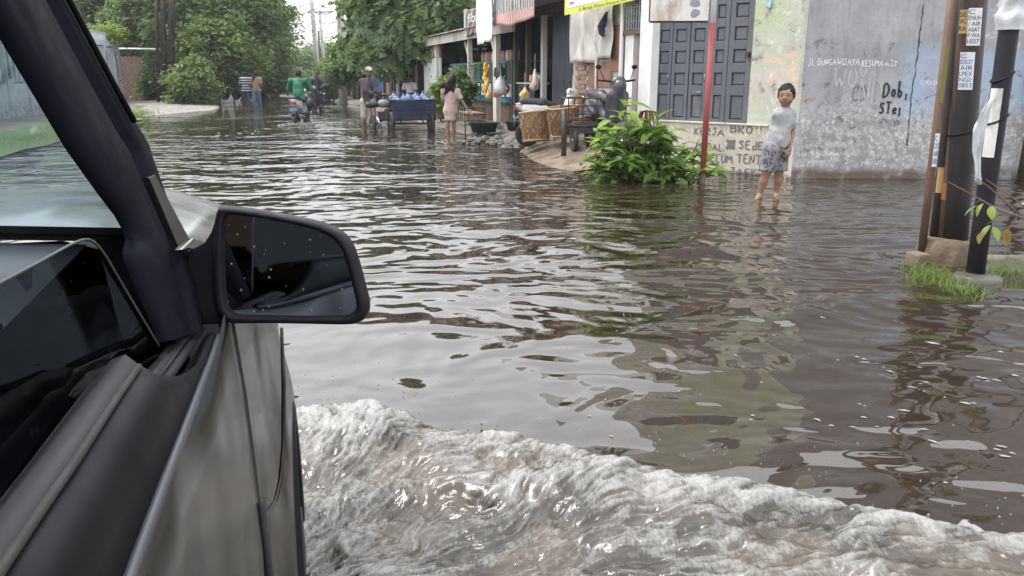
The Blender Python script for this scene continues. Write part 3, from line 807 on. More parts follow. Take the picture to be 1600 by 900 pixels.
def hang_bag(px, y0, y1, w_, mats, label, seed, o_=.4):
    s_ = ts(px); zt, zb = atYs(px, y0, o_), atYs(px, y1, o_)
    e = thing('hanging_bag', S(s_, o_, 0), S_RZ, label, 'bag', 'plastic bags hanging at the kiosk')
    r_ = random.Random(seed)
    bag = MB(); h = zt - zb
    prof = [(.012, 0), (.02, -.08 * h), (w_ * .28, -.3 * h), (w_ * .5, -.62 * h), (w_ * .48, -.88 * h), (w_ * .25, -h), (0.0, -h)]
    bag.lathe([(max(a, 0), b) for a, b in prof][::-1], 12, (0, 0, zt))
    o = bag.build('bag_skin', mats[0], e, True)
    for i, v in enumerate(o.data.vertices):
        f = 1 + .42 * float(vnoise(v.co.x * 16 + seed, v.co.y * 16, v.co.z * 12 + 3.3)); v.co.x *= f; v.co.y *= f; v.co.z += .03 * float(vnoise(v.co.x * 22, v.co.y * 22 + seed, 1.5))
    for i in range(4):
        q = r_.uniform(0, 6.28); zz = zt - h * r_.uniform(.5, .92)
        b = MB(); b.box((math.cos(q) * w_ * .34, math.sin(q) * w_ * .34, zz), (w_ * .42, w_ * .26, w_ * .5), M=Matrix.Rotation(r_.uniform(-.7, .7), 3, 'Y') @ Matrix.Rotation(q, 3, 'Z'))
        b.build('packet', mats[1 + i % (len(mats) - 1)], e, True, bevel=.02)
    MB().tube([(0, 0, zt), (0, 0, zt + .3)], .005, 5).build('handle', mats[0], e)
CLR = plastic('clear_plastic_bag', (.52, .53, .54), (.40, .41, .42), .2)
RED = plastic('red_packet', (.55, .06, .04), (.6, .25, .2)); ORG = plastic('orange_packet', (.72, .30, .03), (.6, .2, .02)); BLU = plastic('blue_packet', (.05, .13, .25), (.03, .08, .16))
BLKB = plastic('black_bag', (.05, .055, .055), (.09, .09, .085))
hang_bag(808, 116, 148, .34, [CLR, RED, RED, ORG], 'clear bag with red packets hanging at the kiosk front', 3)
hang_bag(804, 97, 122, .26, [BLKB, BLKB], 'dark grey bag hanging above the clear bag of red packets', 4, .36)
hang_bag(794, 140, 153, .15, [YEL, ORG, BLU], 'yellow and blue bag hanging lowest at the kiosk front', 5, .5)
hang_bag(857, 108, 140, .22, [CLR, RED, RED], 'clear bag with pink packets hanging by the concrete post', 6, .3)
hang_bag(841, 136, 154, .22, [plastic('cream_bag', (.6, .5, .34), (.5, .4, .26)), YEL], 'cream bag hanging lowest beside the concrete post', 7, .3)

# banners
def banner_mat(name, fn):
    t = NT(name); col = fn(t)
    return t.finish(t.bsdf(Base_Color=col, Roughness=.45, Normal=t.bump(t.noise(3, None, 3), .2, .02)))
def swirl(t):
    v = t.co(scale=(1.3, 1, 1.3)); f = t.n("TexWave", Vector=v, Scale=1.6, Distortion=9.0, Detail=3).outputs["Fac"]
    c = t.mix(t.ramp(f, .35, .5), (.10, .09, .09), (.42, .40, .38))
    z = t.sep(t.tc.outputs["Object"])[2]
    f2 = t.n("TexWave", Vector=t.co(scale=(3, 1, 5)), Scale=1.1, Distortion=4.0).outputs["Fac"]
    return t.mix(t.ramp(z, 2.70, 2.65), c, t.mix(t.ramp(f2, .4, .55), (.42, .10, .08), (.55, .45, .42)))
M['banner_grey'] = banner_mat('printed_swirl_banner', swirl)
bs0, bs1 = ts(880), ts(812)
o_b = .62
bn = thing('printed_banner', S(0), S_RZ, 'grey and red printed banner with dark swirls above the kiosk', 'banner')
cloth('sheet', bs0, bs1, 2.46, 3.5, .02, 1.0, M['banner_grey'], bn, -.12, o_b, seed=3)
MB().bb(bs0, bs1, o_b - .04, o_b - .02, 2.9, 2.94).build('batten', M['wood_dark'], bn)
wb_ = thing('white_cloth', S(0), S_RZ, 'long white cloth hanging down from the kiosk roof', 'cloth')
M['whitecloth'] = pmat('white_cloth', (.74, .74, .73), (.66, .66, .65), 3, .7, .1)
cloth('sheet', ts(817), ts(794), 2.17, 3.75, .03, 1.4, M['whitecloth'], wb_, 0, .75, nx=18, nz=26, seed=4, skew=-.12)
MB().bb(ts(817), ts(794), .72, .75, 3.72, 3.76).build('batten', M['wood_dark'], wb_)
pb = thing('brown_banner', S(0), S_RZ, 'dull brown printed banner with pale lettering above the stall fascia', 'banner')
M['banner_brown'] = banner_mat('brown_print', lambda t: t.mix(t.ramp(t.n("TexWave", Vector=t.co(rot=(0, .9, 0)), Scale=.9, Distortion=3.0).outputs["Fac"], .45, .7), (.12, .09, .08), (.30, .25, .22)))
M['banner_dark'] = pmat('dark_banner', (.10, .09, .10), (.07, .065, .07), 3, .5, .1)
cloth('sheet', ts(773), ts(747), 2.42, 3.05, .015, 1, M['banner_brown'], pb, 0, .32, seed=6)
MB().bb(ts(747) - .02, ts(747) + .25, .28, .31, 2.4, 3.1).build('pole', M['pole_concrete'], pb)
lt = mesh_obj('lettering', font_mesh('fiba', .32, 1.1), M['whiteboard'], pb)
lt.matrix_local = Matrix.Translation((ts(751), .345, 2.72)) @ Matrix.Rotation(rad(180), 4, 'Z') @ Matrix.Rotation(rad(90), 4, 'X') @ Matrix.Translation((0, 0, 0))
db = thing('dark_banner', S(0), S_RZ, 'dark grey banner with one pale line beside the white cloth', 'banner')
cloth('sheet', ts(793), ts(774), 2.70, 3.2, .012, 1, M['banner_dark'], db, 0, .34, seed=7, nx=10, nz=8)
MB().bb(ts(791), ts(777), .375, .385, 2.92, 2.99).build('printed_line', M['cream_paint'], db)
yb = thing('yellow_banner', S(0), S_RZ, 'yellow-edged white banner with dark lettering over the tarpaulin', 'banner')
M['yellow'] = pmat('yellow_banner', (.58, .62, .09), (.5, .54, .07), 3, .5, .08)
# the yellow banner slants down away from the corner
yb_p0 = atY(882, 24, 14.6); yb_p1 = atY(1003, -2, 13.0)
ux = (yb_p1 - yb_p0); L_ = ux.length; ux.normalize(); uz = Vector((0, 0, 1)); un = ux.cross(uz).normalized()
def ybp(x, z, o=0): return yb_p0 + ux * x + uz * z + un * (o + .015 * math.sin(x * 4))
Yi = yb.matrix_world.inverted() if False else Matrix.Translation(yb.location) @ Matrix.Rotation(S_RZ, 4, 'Z')
Yi = Yi.inverted()
def ybquad(name, x0, x1, z0, z1, o, mat, n=16):
    m_ = MB(); m_.grid([[Yi @ ybp(x0 + (x1 - x0) * i / n, z, o) for i in range(n + 1)] for z in (z0, z1)]); return m_.build(name, mat, yb, True)
ybquad('border', 0, L_ + .6, 0, .95, 0, M['yellow'])
ybquad('white_field', .09, L_ + .6, .10, .95, .004, M['whiteboard'])
for txt, x0, z0, w_, sz in (('PIM', .16, .14, .13, .075), ('Cabang', .16, .27, .22, .07), ('Jl. Bunga Wijaya Kesuma XXVI No. 2', .42, .022, 1.5, .065)):
    me = font_mesh(txt, sz, w_)
    o = mesh_obj('lettering', me, BLACKP, yb)
    for v in me.vertices: v.co = Yi @ ybp(x0 + v.co.x, z0 + v.co.y, .010)

# ------------------------------------------------------------------ rusty sign on red post
def rusty(name, base, base2, rust=(.26, .10, .035), amt=.5, sc=3.0, metal=0.2):
    return pmat(name, base, base2, 4, .6, .3, 40, .004, metal=metal, dirt=rust, dirt_amt=amt, dirt_scale=sc)
M['rust_white'] = rusty('rusty_white_sign', (.66, .65, .61), (.58, .57, .53), (.30, .14, .06), .42, 3.0)
M['post_red'] = rusty('faded_red_post', (.34, .075, .065), (.27, .055, .05), (.16, .09, .07), .3, 5)
M['rust'] = rusty('rusty_pipe', (.10, .055, .038), (.15, .075, .045), (.05, .035, .03), .5, 5)
sb = gnd(1097, 286)
sg = thing('rusty_sign', (sb.x, sb.y, 0), rad(-3), 'peeling rusty white sign board on a faded red post', 'sign')
MB().tube([(0, 0, -.35), (0, 0, .12)], .040, 12).build('post_foot', M['rust'], sg, True)
MB().tube([(0, 0, .12), (0.01, 0, 2.02)], .038, 12).build('post', M['post_red'], sg, True)
MB().tube([(0.01, 0, 2.02), (0.012, 0, 3.2)], .038, 12).build('post_top', M['white_paint'], sg, True)
MB().bb(-.775, -.05, -.025, .0, 2.04, 2.95).build('sign_plate', M['rust_white'], sg, bevel=.004)
fr = MB(); fr.tube([(-.775, 0, 2.03), (-.05, 0, 2.03)], .014, 6); fr.tube([(-.78, 0, 2.03), (-.78, 0, 2.95)], .014, 6); fr.build('frame', M['rust'], sg)
PB = pmat('blue_grey_print', (.20, .21, .25), (.3, .3, .33), 10, .7, 0)
for i, z_ in enumerate((2.13, 2.25, 2.37)):
    b = MB(); nn = 12; b.add([(-.22 + (.052 + .02 * random.random()) * math.cos(q), -.029, z_ + (.042 + .016 * random.random()) * math.sin(q)) for q in [6.283 * k / nn for k in range(nn)]], [tuple(range(nn))]); b.build('printed_spot', PB, sg)

# ------------------------------------------------------------------ pole cluster on the right
PC = gnd(1470, 408)
M['pole_black'] = pmat('black_steel_pole', (.016, .015, .016), (.028, .023, .021), 4, .45, .2, 30, .003, spec=.25, dirt=(.085, .045, .03), dirt_amt=.42, dirt_scale=2.5)
M['pole_black2'] = pmat('black_painted_pole', (.010, .010, .013), (.016, .016, .019), 4, .5, .15, 30, .003, spec=.18, dirt=(.05, .05, .05), dirt_amt=.2)
M['rust_or'] = rusty('orange_rust', (.085, .045, .028), (.13, .068, .036), (.20, .11, .045), .3, 4)
def pole_px(xb, yb, xt, yt, Y): return atY(xb, yb, Y), atY(xt, yt, Y)
def lean_pole(name, label, cat, xb, yb, xt, yt, r, mat, Y, zext=3.5, z0=-.3, seg=14):
    a, b = pole_px(xb, yb, xt, yt, Y)
    d = (b - a); d /= d.z
    base = a + d * (z0 - a.z)
    e = thing(name, base, 0, label, cat, 'poles in the roadside cluster')
    MB().tube([Vector((0, 0, 0)), d * (a.z - z0 + .4), d * (zext - z0)], r, seg).build('shaft', mat, e, True)
    return e, a, d, base
Yc = PC.y
pe1, a1, d1, b1 = lean_pole('steel_pole', 'thick brown black steel pole with white advert stickers', 'pole', 1490, 386, 1520, 0, .093, M['pole_black'], Yc, 5.5, .0, 24)
pe2, a2, d2, b2 = lean_pole('rusty_pipe', 'thin rusty pipe farthest out in the pole cluster, with moss and a sticker', 'pipe', 1441, 384, 1487, 0, .029, M['rust_or'], Yc - .05, 2.43, .05)
pe3, a3, d3, b3 = lean_pole('black_pipe', 'thin dark pipe with a pale patch, second in the pole cluster', 'pipe', 1458, 384, 1500, 0, .034, M['pole_black'], Yc + .05, 5, .1)
pe4, a4, d4, b4 = lean_pole('brown_pipe', 'thin brown pipe with an orange patch beside the thick pole', 'pipe', 1470, 382, 1509, 0, .034, M['rust'], Yc + .02, 5, .1)
pe5, a5, d5, b5 = lean_pole('utility_pole', 'black pole with white painted patch and torn plastic wrapping', 'pole', 1523, 432, 1583, 0, .060, M['pole_black2'], gnd(1525, 432).y, 6, -.1, 24)
# rusty header bar of the sign frame, reaching over from the thin pipe
tb = d2 * (2.38 - b2.z)
hb = MB(); hb.tube([tb + Vector((0.0, 0, 0)), tb + Vector((-.60, .04, .0))], .032, 8); hb.build('crossbar', M['rust_white'], pe2, True)
# coloured patches wrapped round the pipes
def wrap(parent, base, d, r, z0, z1, q0, q1, mat, name, n=10, out=.0025):
    mb = MB(); rows_ = []
    for z in np.linspace(z0, z1, 4):
        c = Vector(d) * (z - base.z)
        rows_.append([c + Vector((math.cos(q), math.sin(q), 0)) * (r + out) for q in np.linspace(q0, q1, n)])
    mb.grid(rows_); return mb.build(name, mat, parent, True)
def zpx(py, Y): return atY(1500, py, Y).z
def faceq(base): return math.atan2(-base.y, -base.x)        # angle facing the camera
ST_W = pmat('sticker_white', (.70, .71, .72), (.62, .63, .64), 8, .5, .05, dirt=(.45, .43, .4), dirt_amt=.2)
ST_Y = pmat('sticker_tan', (.48, .32, .13), (.38, .25, .1), 8, .6, .05)
INKB = pmat('ink_blue', (.03, .10, .36), (.04, .12, .4), 8, .6, 0); INKK = pmat('ink_black', (.02, .02, .02), None, 8, .6, 0)
def sticker(parent, base, d, r, ytop, ybot, Y, q0, q1, lines, ink, bg=None):
    z1, z0 = zpx(ytop, Y), zpx(ybot, Y)
    o = wrap(parent, base, d, r, z0, z1, q0, q1, bg or ST_W, 'sticker')
    nl = len(lines); hh = (z1 - z0) / (nl + .4)
    wd = abs(q1 - q0) * r * .9
    for i, tx in enumerate(lines):
        me = font_mesh(tx, hh * 1.05, wd * (.45 if len(tx) == 1 else .95))
        for v in me.vertices:
            q = q0 + (q1 - q0) * .05 + (v.co.x / r) * (1 if q1 > q0 else -1)
            z = z1 - hh * (i + 1) + v.co.y
            c = Vector(d) * (z - base.z)
            v.co = c + Vector((math.cos(q), math.sin(q), 0)) * (r + .0045)
        mesh_obj('lettering', me, ink, parent)
fq = faceq(b1)
sticker(pe1, b1, d1, .093, 14, 72, Yc, fq - .2, fq + .75, ['C', 'ENUH', '/ AIR', 'ASAT', 'P WA', '1027'], INKK)
sticker(pe1, b1, d1, .093, 82, 140, Yc, fq - .55, fq + .45, ['C', 'EDOT', 'AIR', 'LPEX', 'NGI:', '0853'], INKB)
sticker(pe1, b1, d1, .093, 16, 53, Yc, fq - .85, fq - .22, ['SE', 'WC', 'RA'], INKK, ST_Y)
sticker(pe2, b2, d2, .029, 208, 260, Yc - .05, fq + .0, fq + 1.3, ['C', 'DOT', 'AIR', '085'], INKB)
wrap(pe3, b3, d3, .034, zpx(302, Yc), zpx(262, Yc), fq - .7, fq + .9, ST_Y, 'pale_patch')
wrap(pe4, b4, d4, .034, zpx(312, Yc), zpx(286, Yc), fq - 1.2, fq + .9, pmat('orange_patch', (.36, .13, .03), (.28, .1, .03), 14, .8, .2), 'orange_patch')
wrap(pe2, b2, d2, .029, zpx(160, Yc), zpx(70, Yc), fq - .1, fq + .9, pmat('moss', (.13, .16, .03), (.2, .15, .05), 10, .9, .5), 'moss_patch')
Y5 = gnd(1525, 432).y; fq5 = faceq(b5)
wrap(pe5, b5, d5, .060, zpx(245, Y5), zpx(138, Y5), fq5 - 1.1, fq5 + .25, pmat('white_patch', (.68, .68, .66), (.58, .58, .55), 6, .7, .3, dirt=(.2, .17, .15), dirt_amt=.35, dirt_scale=6), 'white_patch')
# crumpled plastic wrapped round the pole top and hanging down
M['plastic_grey'] = pmat('torn_grey_plastic', (.52, .53, .54), (.42, .43, .44), 5, .35, .5, 12, .02, dirt=(.3, .29, .27), dirt_amt=.3)
pl = MB(); rows_ = []
for j in range(12):
    z = zpx(47, Y5) + (zpx(-40, Y5) - zpx(47, Y5)) * j / 11
    c = d5 * (z - b5.z)
    rows_.append([c + Vector((math.cos(q), math.sin(q), 0)) * (.066 + .020 * float(vnoise(q * 2.2, j * .6)) + .012 + (.012 if j in (2, 3) else 0)) for q in np.linspace(0, 6.283, 29)])
pl.grid(rows_); pl.build('plastic_wrap', M['plastic_grey'], pe5, True)
pl = MB(); rows_ = []
for j in range(14):
    f = j / 13; z = zpx(152 + 135 * f, Y5)
    c = d5 * (z - b5.z); w_ = .015 + .07 * math.sin(min(1, f * 1.5) * 2.6)
    rows_.append([c + Vector((-.062 - .03 * math.sin(f * 3.0) - w_ * u + .012 * float(vnoise(u * 3, f * 5)), -.04 + .02 * float(vnoise(u * 5, f * 6)), 0)) for u in np.linspace(0, 1, 8)])
pl.grid(rows_); pl.build('torn_plastic', M['plastic_grey'], pe5, True, solid=.002)
for yy_, tt in ((120, .7), (186, .2)):
    z = zpx(yy_, Y5); wr = MB()
    wr.tube([d5 * (z - b5.z) + Vector((math.cos(q), math.sin(q), 0)) * .065 + Vector((0, 0, .035 * math.cos(q))) for q in np.linspace(0, 6.28, 20)], .007, 6)
    wr.build('wire_tie', M['black'], pe5, True)
wr = MB(); z = zpx(205, Yc); wr.tube([d1 * (z - b1.z) + Vector((math.cos(q), math.sin(q), 0)) * .098 + Vector((0, 0, .03 * math.cos(q))) for q in np.linspace(0, 6.28, 20)], .007, 6)
wr.build('wire_tie', M['black'], pe1, True)
# concrete footing with broken edges
M['footing'] = pmat('rough_footing', (.21, .155, .105), (.12, .09, .06), 5, .95, .9, 22, .03, dirt=(.12, .09, .06), dirt_amt=.4, dirt_scale=5)
ft = MB(); rows_ = []
for j, (z, r) in enumerate([(-.3, .2), (.0, .19), (.08, .185), (.165, .172), (.18, .155)]):
    rows_.append([(math.cos(q) * r * (1.12 if j else 1.2) * (1 + .08 * float(vnoise(q * 2, j))), math.sin(q) * r * (1 + .1 * float(vnoise(q * 3 + 9, j))), z + .012 * float(vnoise(q * 3, 5))) for q in np.linspace(0, 6.283, 33)])
ft.grid(rows_); ft.add([rows_[-1][k] for k in range(32)], [tuple(range(32))])
o = ft.build('concrete_footing', M['footing'], None, True); o.location = (PC.x + .02, Yc, 0)
tag(o, 'broken round concrete footing under the pole cluster', 'footing')
f2 = MB(); f2.bb(-.055, .055, -.07, .07, -.3, .10); o = f2.build('concrete_block', M['footing'], None, bevel=.015); o.location = gnd(1443, 420); o.location.y += .1; o.rotation_euler.z = .3
tag(o, 'small concrete block beside the round footing', 'block')
f3 = MB(); rows_ = [[(math.cos(q) * r * (1 + .1 * float(vnoise(q * 2 + 4, 1.0))), math.sin(q) * r * .8, z) for q in np.linspace(0, 6.283, 25)] for z, r in ((-.2, .16), (.012, .16), (.03, .13))]
f3.grid(rows_); f3.add([rows_[-1][k] for k in range(24)], [tuple(range(24))]); o = f3.build('stone_slab', M['rubber'], None, True); o.location = gnd(1525, 436)
o.data.materials.clear(); o.data.materials.append(pmat('wet_dark_stone', (.06, .055, .05), (.1, .09, .08), 6, .4, .6)); tag(o, 'dark wet stone slab at the foot of the black pole', 'slab')
# dark post against the far end of the grey wall
p_ = atY(1590, 270, 10.95)
MB().tube([(0, 0, -.3), (.06, 0, 3.4)], .06, 10).build('shaft', M['wood_dark'], thing('wall_post', (p_.x + .06, 10.95, 0), 0, 'dark weathered post against the grey wall at the picture edge', 'post'), True)
# ------------------------------------------------------------------ vegetation
LM = {
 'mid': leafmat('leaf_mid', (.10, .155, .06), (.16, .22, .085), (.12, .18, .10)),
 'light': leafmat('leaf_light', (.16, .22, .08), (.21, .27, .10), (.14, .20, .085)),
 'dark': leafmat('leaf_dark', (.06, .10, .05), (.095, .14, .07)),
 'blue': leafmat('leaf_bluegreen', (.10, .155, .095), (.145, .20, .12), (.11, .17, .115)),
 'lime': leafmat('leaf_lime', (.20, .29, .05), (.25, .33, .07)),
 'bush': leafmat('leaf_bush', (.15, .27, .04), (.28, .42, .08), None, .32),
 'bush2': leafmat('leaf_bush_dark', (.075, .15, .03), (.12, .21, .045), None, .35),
 'pink': leafmat('leaf_red', (.20, .035, .045), (.14, .03, .04), None, .45),
 'bread': leafmat('leaf_breadfruit', (.09, .165, .075), (.18, .26, .12), None, .3),
 'grass': leafmat('grass_blade', (.09, .15, .03), (.15, .20, .05), None, .5),
 'dry': leafmat('leaf_yellow', (.32, .22, .05), (.25, .12, .03), None, .5),
}
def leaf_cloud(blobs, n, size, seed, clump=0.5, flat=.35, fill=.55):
    """n folded leaf blades gathered in clumps through the crown; returns V, F (quads)"""
    r = np.random.default_rng(seed)
    vol = np.array([b[3] * b[4] * b[5] for b in blobs]); vol = vol ** .8; vol /= vol.sum()
    nc = max(12, n // 64)
    bi = r.choice(len(blobs), nc, p=vol)
    B = np.array(blobs)[bi]
    u = r.normal(size=(nc, 3)); u /= np.linalg.norm(u, axis=1, keepdims=True)
    rr = fill + (1 - fill) * r.random(nc) ** .6
    cc = B[:, :3] + u * B[:, 3:6] * rr[:, None] * (1 + .24 * r.normal(size=(nc, 1)))
    cs = clump * (.55 + .9 * r.random(nc))
    k = r.integers(0, nc, n)
    p = cc[k] + r.normal(size=(n, 3)) * cs[k][:, None] * np.array((1, 1, .6)) * .55
    s = size * (.6 + .8 * r.random(n))
    a = r.random(n) * 6.283
    d = np.stack([np.cos(a), np.sin(a), r.normal(size=n) * flat - .25], 1); d /= np.linalg.norm(d, axis=1, keepdims=True)
    up = np.stack([r.normal(size=n) * .45, r.normal(size=n) * .45, np.ones(n)], 1)
    w = np.cross(d, up); w /= np.linalg.norm(w, axis=1, keepdims=True)
    nn = np.cross(w, d)
    L = s[:, None]; W = (s * .30)[:, None]
    v0 = p; v1 = p + d * L * .5 + w * W + nn * L * .08; v2 = p + d * L - nn * L * .12; v3 = p + d * L * .5 - w * W + nn * L * .08
    V = np.stack([v0, v1, v2, v3], 1).reshape(-1, 3)
    F = np.arange(4 * n).reshape(-1, 4)
    return V, F
def trunk_mesh(mb, base, top, r0, limbs, seed):
    r = random.Random(seed)
    base, top = Vector(base), Vector(top)
    pts = [base + (top - base) * q + Vector((r.uniform(-.12, .12), r.uniform(-.12, .12), 0)) * (1 if 0 < q < 1 else 0) for q in (0, .2, .45, .7, 1)]
    mb.tube(pts, [r0 * 1.25, r0, r0 * .85, r0 * .7, r0 * .4], 9)
    for e_ in limbs:
        q = r.uniform(.45, .9); a = base + (top - base) * q; b = Vector(e_)
        m = a.lerp(b, .5) + Vector((r.uniform(-.3, .3), r.uniform(-.3, .3), .25))
        mb.tube([a, m, b], [r0 * .45, r0 * .3, r0 * .1], 6)
        for j in range(2):
            c = b + Vector((r.uniform(-.8, .8), r.uniform(-.8, .8), r.uniform(0, .8)))
            mb.tube([m.lerp(b, .5), c], [r0 * .2, r0 * .05], 5)
def tree(name, label, base, blobs, n, size, mat, r0=.16, seed=0, clump=.6, cat='tree', group='trees along the street', fill=.5, top=None, extra=None):
    base = Vector(base)
    e = thing(name, base, 0, label, cat, group)
    loc = [(b[0] - base.x, b[1] - base.y, b[2] - base.z, b[3], b[4], b[5]) for b in blobs]
    zc = max(b[2] for b in loc); cx = sum(b[0] for b in loc) / len(loc); cy = sum(b[1] for b in loc) / len(loc)
    mb = MB()
    trunk_mesh(mb, (0, 0, -.3), top or (cx * .6, cy * .6, zc), r0, [b[:3] for b in loc], seed)
    mb.build('trunk', M['bark'], e, True)
    V, F = leaf_cloud(loc, n, size, seed, clump, fill=fill)
    o = mesh_obj('crown', np_mesh('crown', V, F), LM[mat], e); o["kind"] = "stuff"
    if extra:
        V, F = leaf_cloud(loc, n // 3, size * 1.05, seed + 99, clump, fill=.8)
        o = mesh_obj('crown', np_mesh('crown', V, F), LM[extra], e); o["kind"] = "stuff"
    return e
def blob(px, py, Y, rx, rz, ry=None):
    p = atY(px, py, Y); k = Y * CP / FPX
    return (p.x, p.y, p.z, rx * k, (ry or rx) * k, rz * k)
# left side of the street
tree('dense_tree', 'dark dense tree behind the pale fence, over the brick wall', (-23.5, 48, .1), [blob(150, 55, 48, 60, 55), blob(205, 45, 47, 50, 48), blob(180, -15, 49, 75, 60), blob(235, 85, 48, 30, 40)], 26000, .30, 'dark', .2, 1, .7, extra='mid')
tree('spreading_tree', 'broad pale green tree behind the three dark poles', (-16.2, 45, .1), [blob(290, 45, 44, 60, 48), blob(345, 30, 44, 60, 55), blob(250, -5, 45, 60, 55), blob(320, -50, 45, 85, 60), blob(395, 15, 45, 45, 50), blob(270, 85, 44, 26, 22)], 34000, .27, 'mid', .24, 2, .7, extra='blue')
tree('street_tree', 'rounded green tree overhanging the road on its far bend', (-17.5, 58, .1), [blob(392, 50, 57, 40, 45), blob(424, 66, 57, 28, 36), blob(380, 80, 58, 40, 40), blob(420, 32, 58, 26, 22), blob(415, 105, 57, 32, 30)], 26000, .30, 'blue', .25, 3, .7, extra='mid')
tree('roadside_tree', 'dark trunked tree right beside the walking couple', (-15.6, 42, .1), [blob(335, 70, 41.5, 42, 30), blob(365, 95, 42, 34, 30), blob(318, 100, 42, 22, 22)], 14000, .24, 'mid', .22, 4, .55, extra='light')
tree('far_tree', 'hazy small tree at the end of the road', (-25, 88, .1), [blob(440, 110, 88, 26, 26), blob(465, 105, 90, 26, 28), blob(420, 122, 88, 22, 22)], 10000, .40, 'blue', .25, 5, .8)
tree('far_tree', 'low bluish tree beyond the leaning utility poles', (-21, 95, .1), [blob(492, 108, 95, 26, 30), blob(520, 100, 92, 24, 32), blob(480, 122, 95, 22, 20)], 10000, .40, 'blue', .25, 6, .8)
# shrubs left
def shrub(label, px, pyb, Y, rx, rz, mat, n, size, seed, name='shrub', extra=None):
    p = atY(px, pyb, Y); k = Y * CP / FPX
    return tree(name, label, (p.x, Y, max(p.z, .0)), [blob(px, pyb - rz, Y, rx, rz), blob(px - rx * .5, pyb - rz * .6, Y, rx * .6, rz * .6), blob(px + rx * .5, pyb - rz * .7, Y, rx * .6, rz * .7)], n, size, LMk(mat), .04, seed, .35, 'shrub', 'shrubs along the street', .3, extra=extra)
def LMk(m): return m
shrub('leafy shrub right of the dark pole trio', 300, 160, 39, 26, 32, 'light', 9000, .20, 11, extra='mid')
shrub('feathery pale shrub spilling over the pale fence', 160, 62, 40, 20, 10, 'lime', 3000, .18, 12)
shrub('dark shrub against the ruined brick wall', 240, 158, 43, 18, 24, 'dark', 5000, .2, 13)
shrub('yellow green shrub above the brick wall', 232, 92, 46, 20, 18, 'lime', 4000, .2, 14)
shrub('green hedge shrub behind the parked motorbikes', 365, 150, 50, 30, 28, 'mid', 8000, .22, 15)
shrub('dark hedge shrub behind the walking couple', 415, 146, 58, 34, 22, 'dark', 8000, .25, 16)
shrub('small shrub behind the green rider', 462, 142, 75, 26, 18, 'blue', 6000, .3, 17)
# right side of the street
shrub('bushy shrub at the foot of the leaning pole', 522, 152, 48, 20, 30, 'light', 8000, .2, 18, extra='mid')
shrub('tall green shrub by the wooden fence', 545, 128, 40, 26, 30, 'mid', 8000, .22, 19, extra='light')
shrub('pale clipped shrub beside the leaning pole', 508, 150, 55, 12, 24, 'lime', 4000, .2, 20)
# breadfruit tree with big lobed leaves
def lobed_leaf(L=.74, W=.52):
    top = []
    pts = [(0, 0)]
    for i in range(5):
        q = .14 + i * .17; w = W * .5 * (math.sin(min(1, .25 + q) * 2.7) ** .7)
        pts += [(L * (q - .07), w * .32), (L * (q + .08), w)]
    pts += [(L, 0)]
    V, F = [], []
    def z(x, y): return -.55 * x * x / L * .9 + .25 * x - .35 * abs(y)
    for x, y in pts: V.append((x, y, z(x, y)))
    for x, y in pts[1:-1]: V.append((x, -y, z(x, y)))
    m0 = len(V)
    for x, y in pts: V.append((x, 0, z(x, 0) - .012))
    n = len(pts)
    for i in range(n - 1):
        F.append((m0 + i, m0 + i + 1, i + 1, i))
        a = (0 if i == 0 else n + i - 1); b = (n - 1 if i + 1 == n - 1 else n + i)
        F.append((m0 + i, a, b, m0 + i + 1))
    return np.array(V), F
br_base = S(19, -2.2, .05)
bt = thing('breadfruit_tree', br_base, 0, 'large breadfruit tree with big lobed leaves behind the food stall', 'tree', 'trees along the street')
bl = [blob(610, 28, 30, 50, 44), blob(670, 35, 29, 55, 42), blob(572, 62, 31, 36, 24), blob(640, -15, 30, 70, 45), blob(715, 15, 28, 42, 45), blob(595, 84, 30, 40, 16), blob(562, 12, 31, 22, 30), blob(690, 72, 28.5, 26, 14)]
bl = [(b[0] - br_base.x, b[1] - br_base.y, b[2] - br_base.z, *b[3:]) for b in bl]
mb = MB(); trunk_mesh(mb, (0, 0, -.3), (-.3, 0, 4.4), .2, [b[:3] for b in bl], 8); mb.build('trunk', M['bark'], bt, True)
lv, lf_ = lobed_leaf()
leaf_me = bpy.data.meshes.new('leaf'); leaf_me.from_pydata([tuple(v) for v in lv], [], lf_); leaf_me.materials.append(LM['bread'])
leaf_me.polygons.foreach_set("use_smooth", [True] * len(leaf_me.polygons))
r_ = np.random.default_rng(4)
mats_ = []
vol = np.array([b[3] * b[4] for b in bl]); vol /= vol.sum()
for c in range(330):
    b = bl[r_.choice(len(bl), p=vol)]
    u = r_.normal(size=3); u /= np.linalg.norm(u)
    if u[1] > .3 and r_.random() < .6: u[1] *= -1
    p = np.array(b[:3]) + u * np.array(b[3:6]) * (.6 + .4 * r_.random())
    nlf = r_.integers(5, 8); a0 = r_.random() * 6.28
    axis = Vector((u[0] * .6, u[1] * .6 - .25, .6 + .5 * u[2])).normalized()
    Q = axis.to_track_quat('Z', 'Y').to_matrix().to_4x4()
    for k in range(nlf):
        mats_.append((p[1] + u[1], Matrix.Translation(Vector(p)) @ Q @ Matrix.Rotation(a0 + k * 6.283 / nlf, 4, 'Z') @ Matrix.Rotation(r_.uniform(-.25, .35), 4, 'Y') @ Matrix.Scale(r_.uniform(.75, 1.25), 4)))
mats_.sort(key=lambda q: q[0])
for _, m_ in mats_[:290]:
    o = bpy.data.objects.new('leaf', leaf_me); put(o, bt); o.matrix_local = m_
VV, FF = [], []
base_n = len(lv); lvh = np.c_[lv, np.ones(base_n)]
for i, (_, m_) in enumerate(mats_[290:]):
    VV.append((lvh @ np.array(m_).T)[:, :3]); FF += [[j + i * base_n for j in f] for f in lf_]
cm = bpy.data.meshes.new('crown'); cm.from_pydata(np.concatenate(VV).tolist(), [], FF); cm.materials.append(LM['bread'])
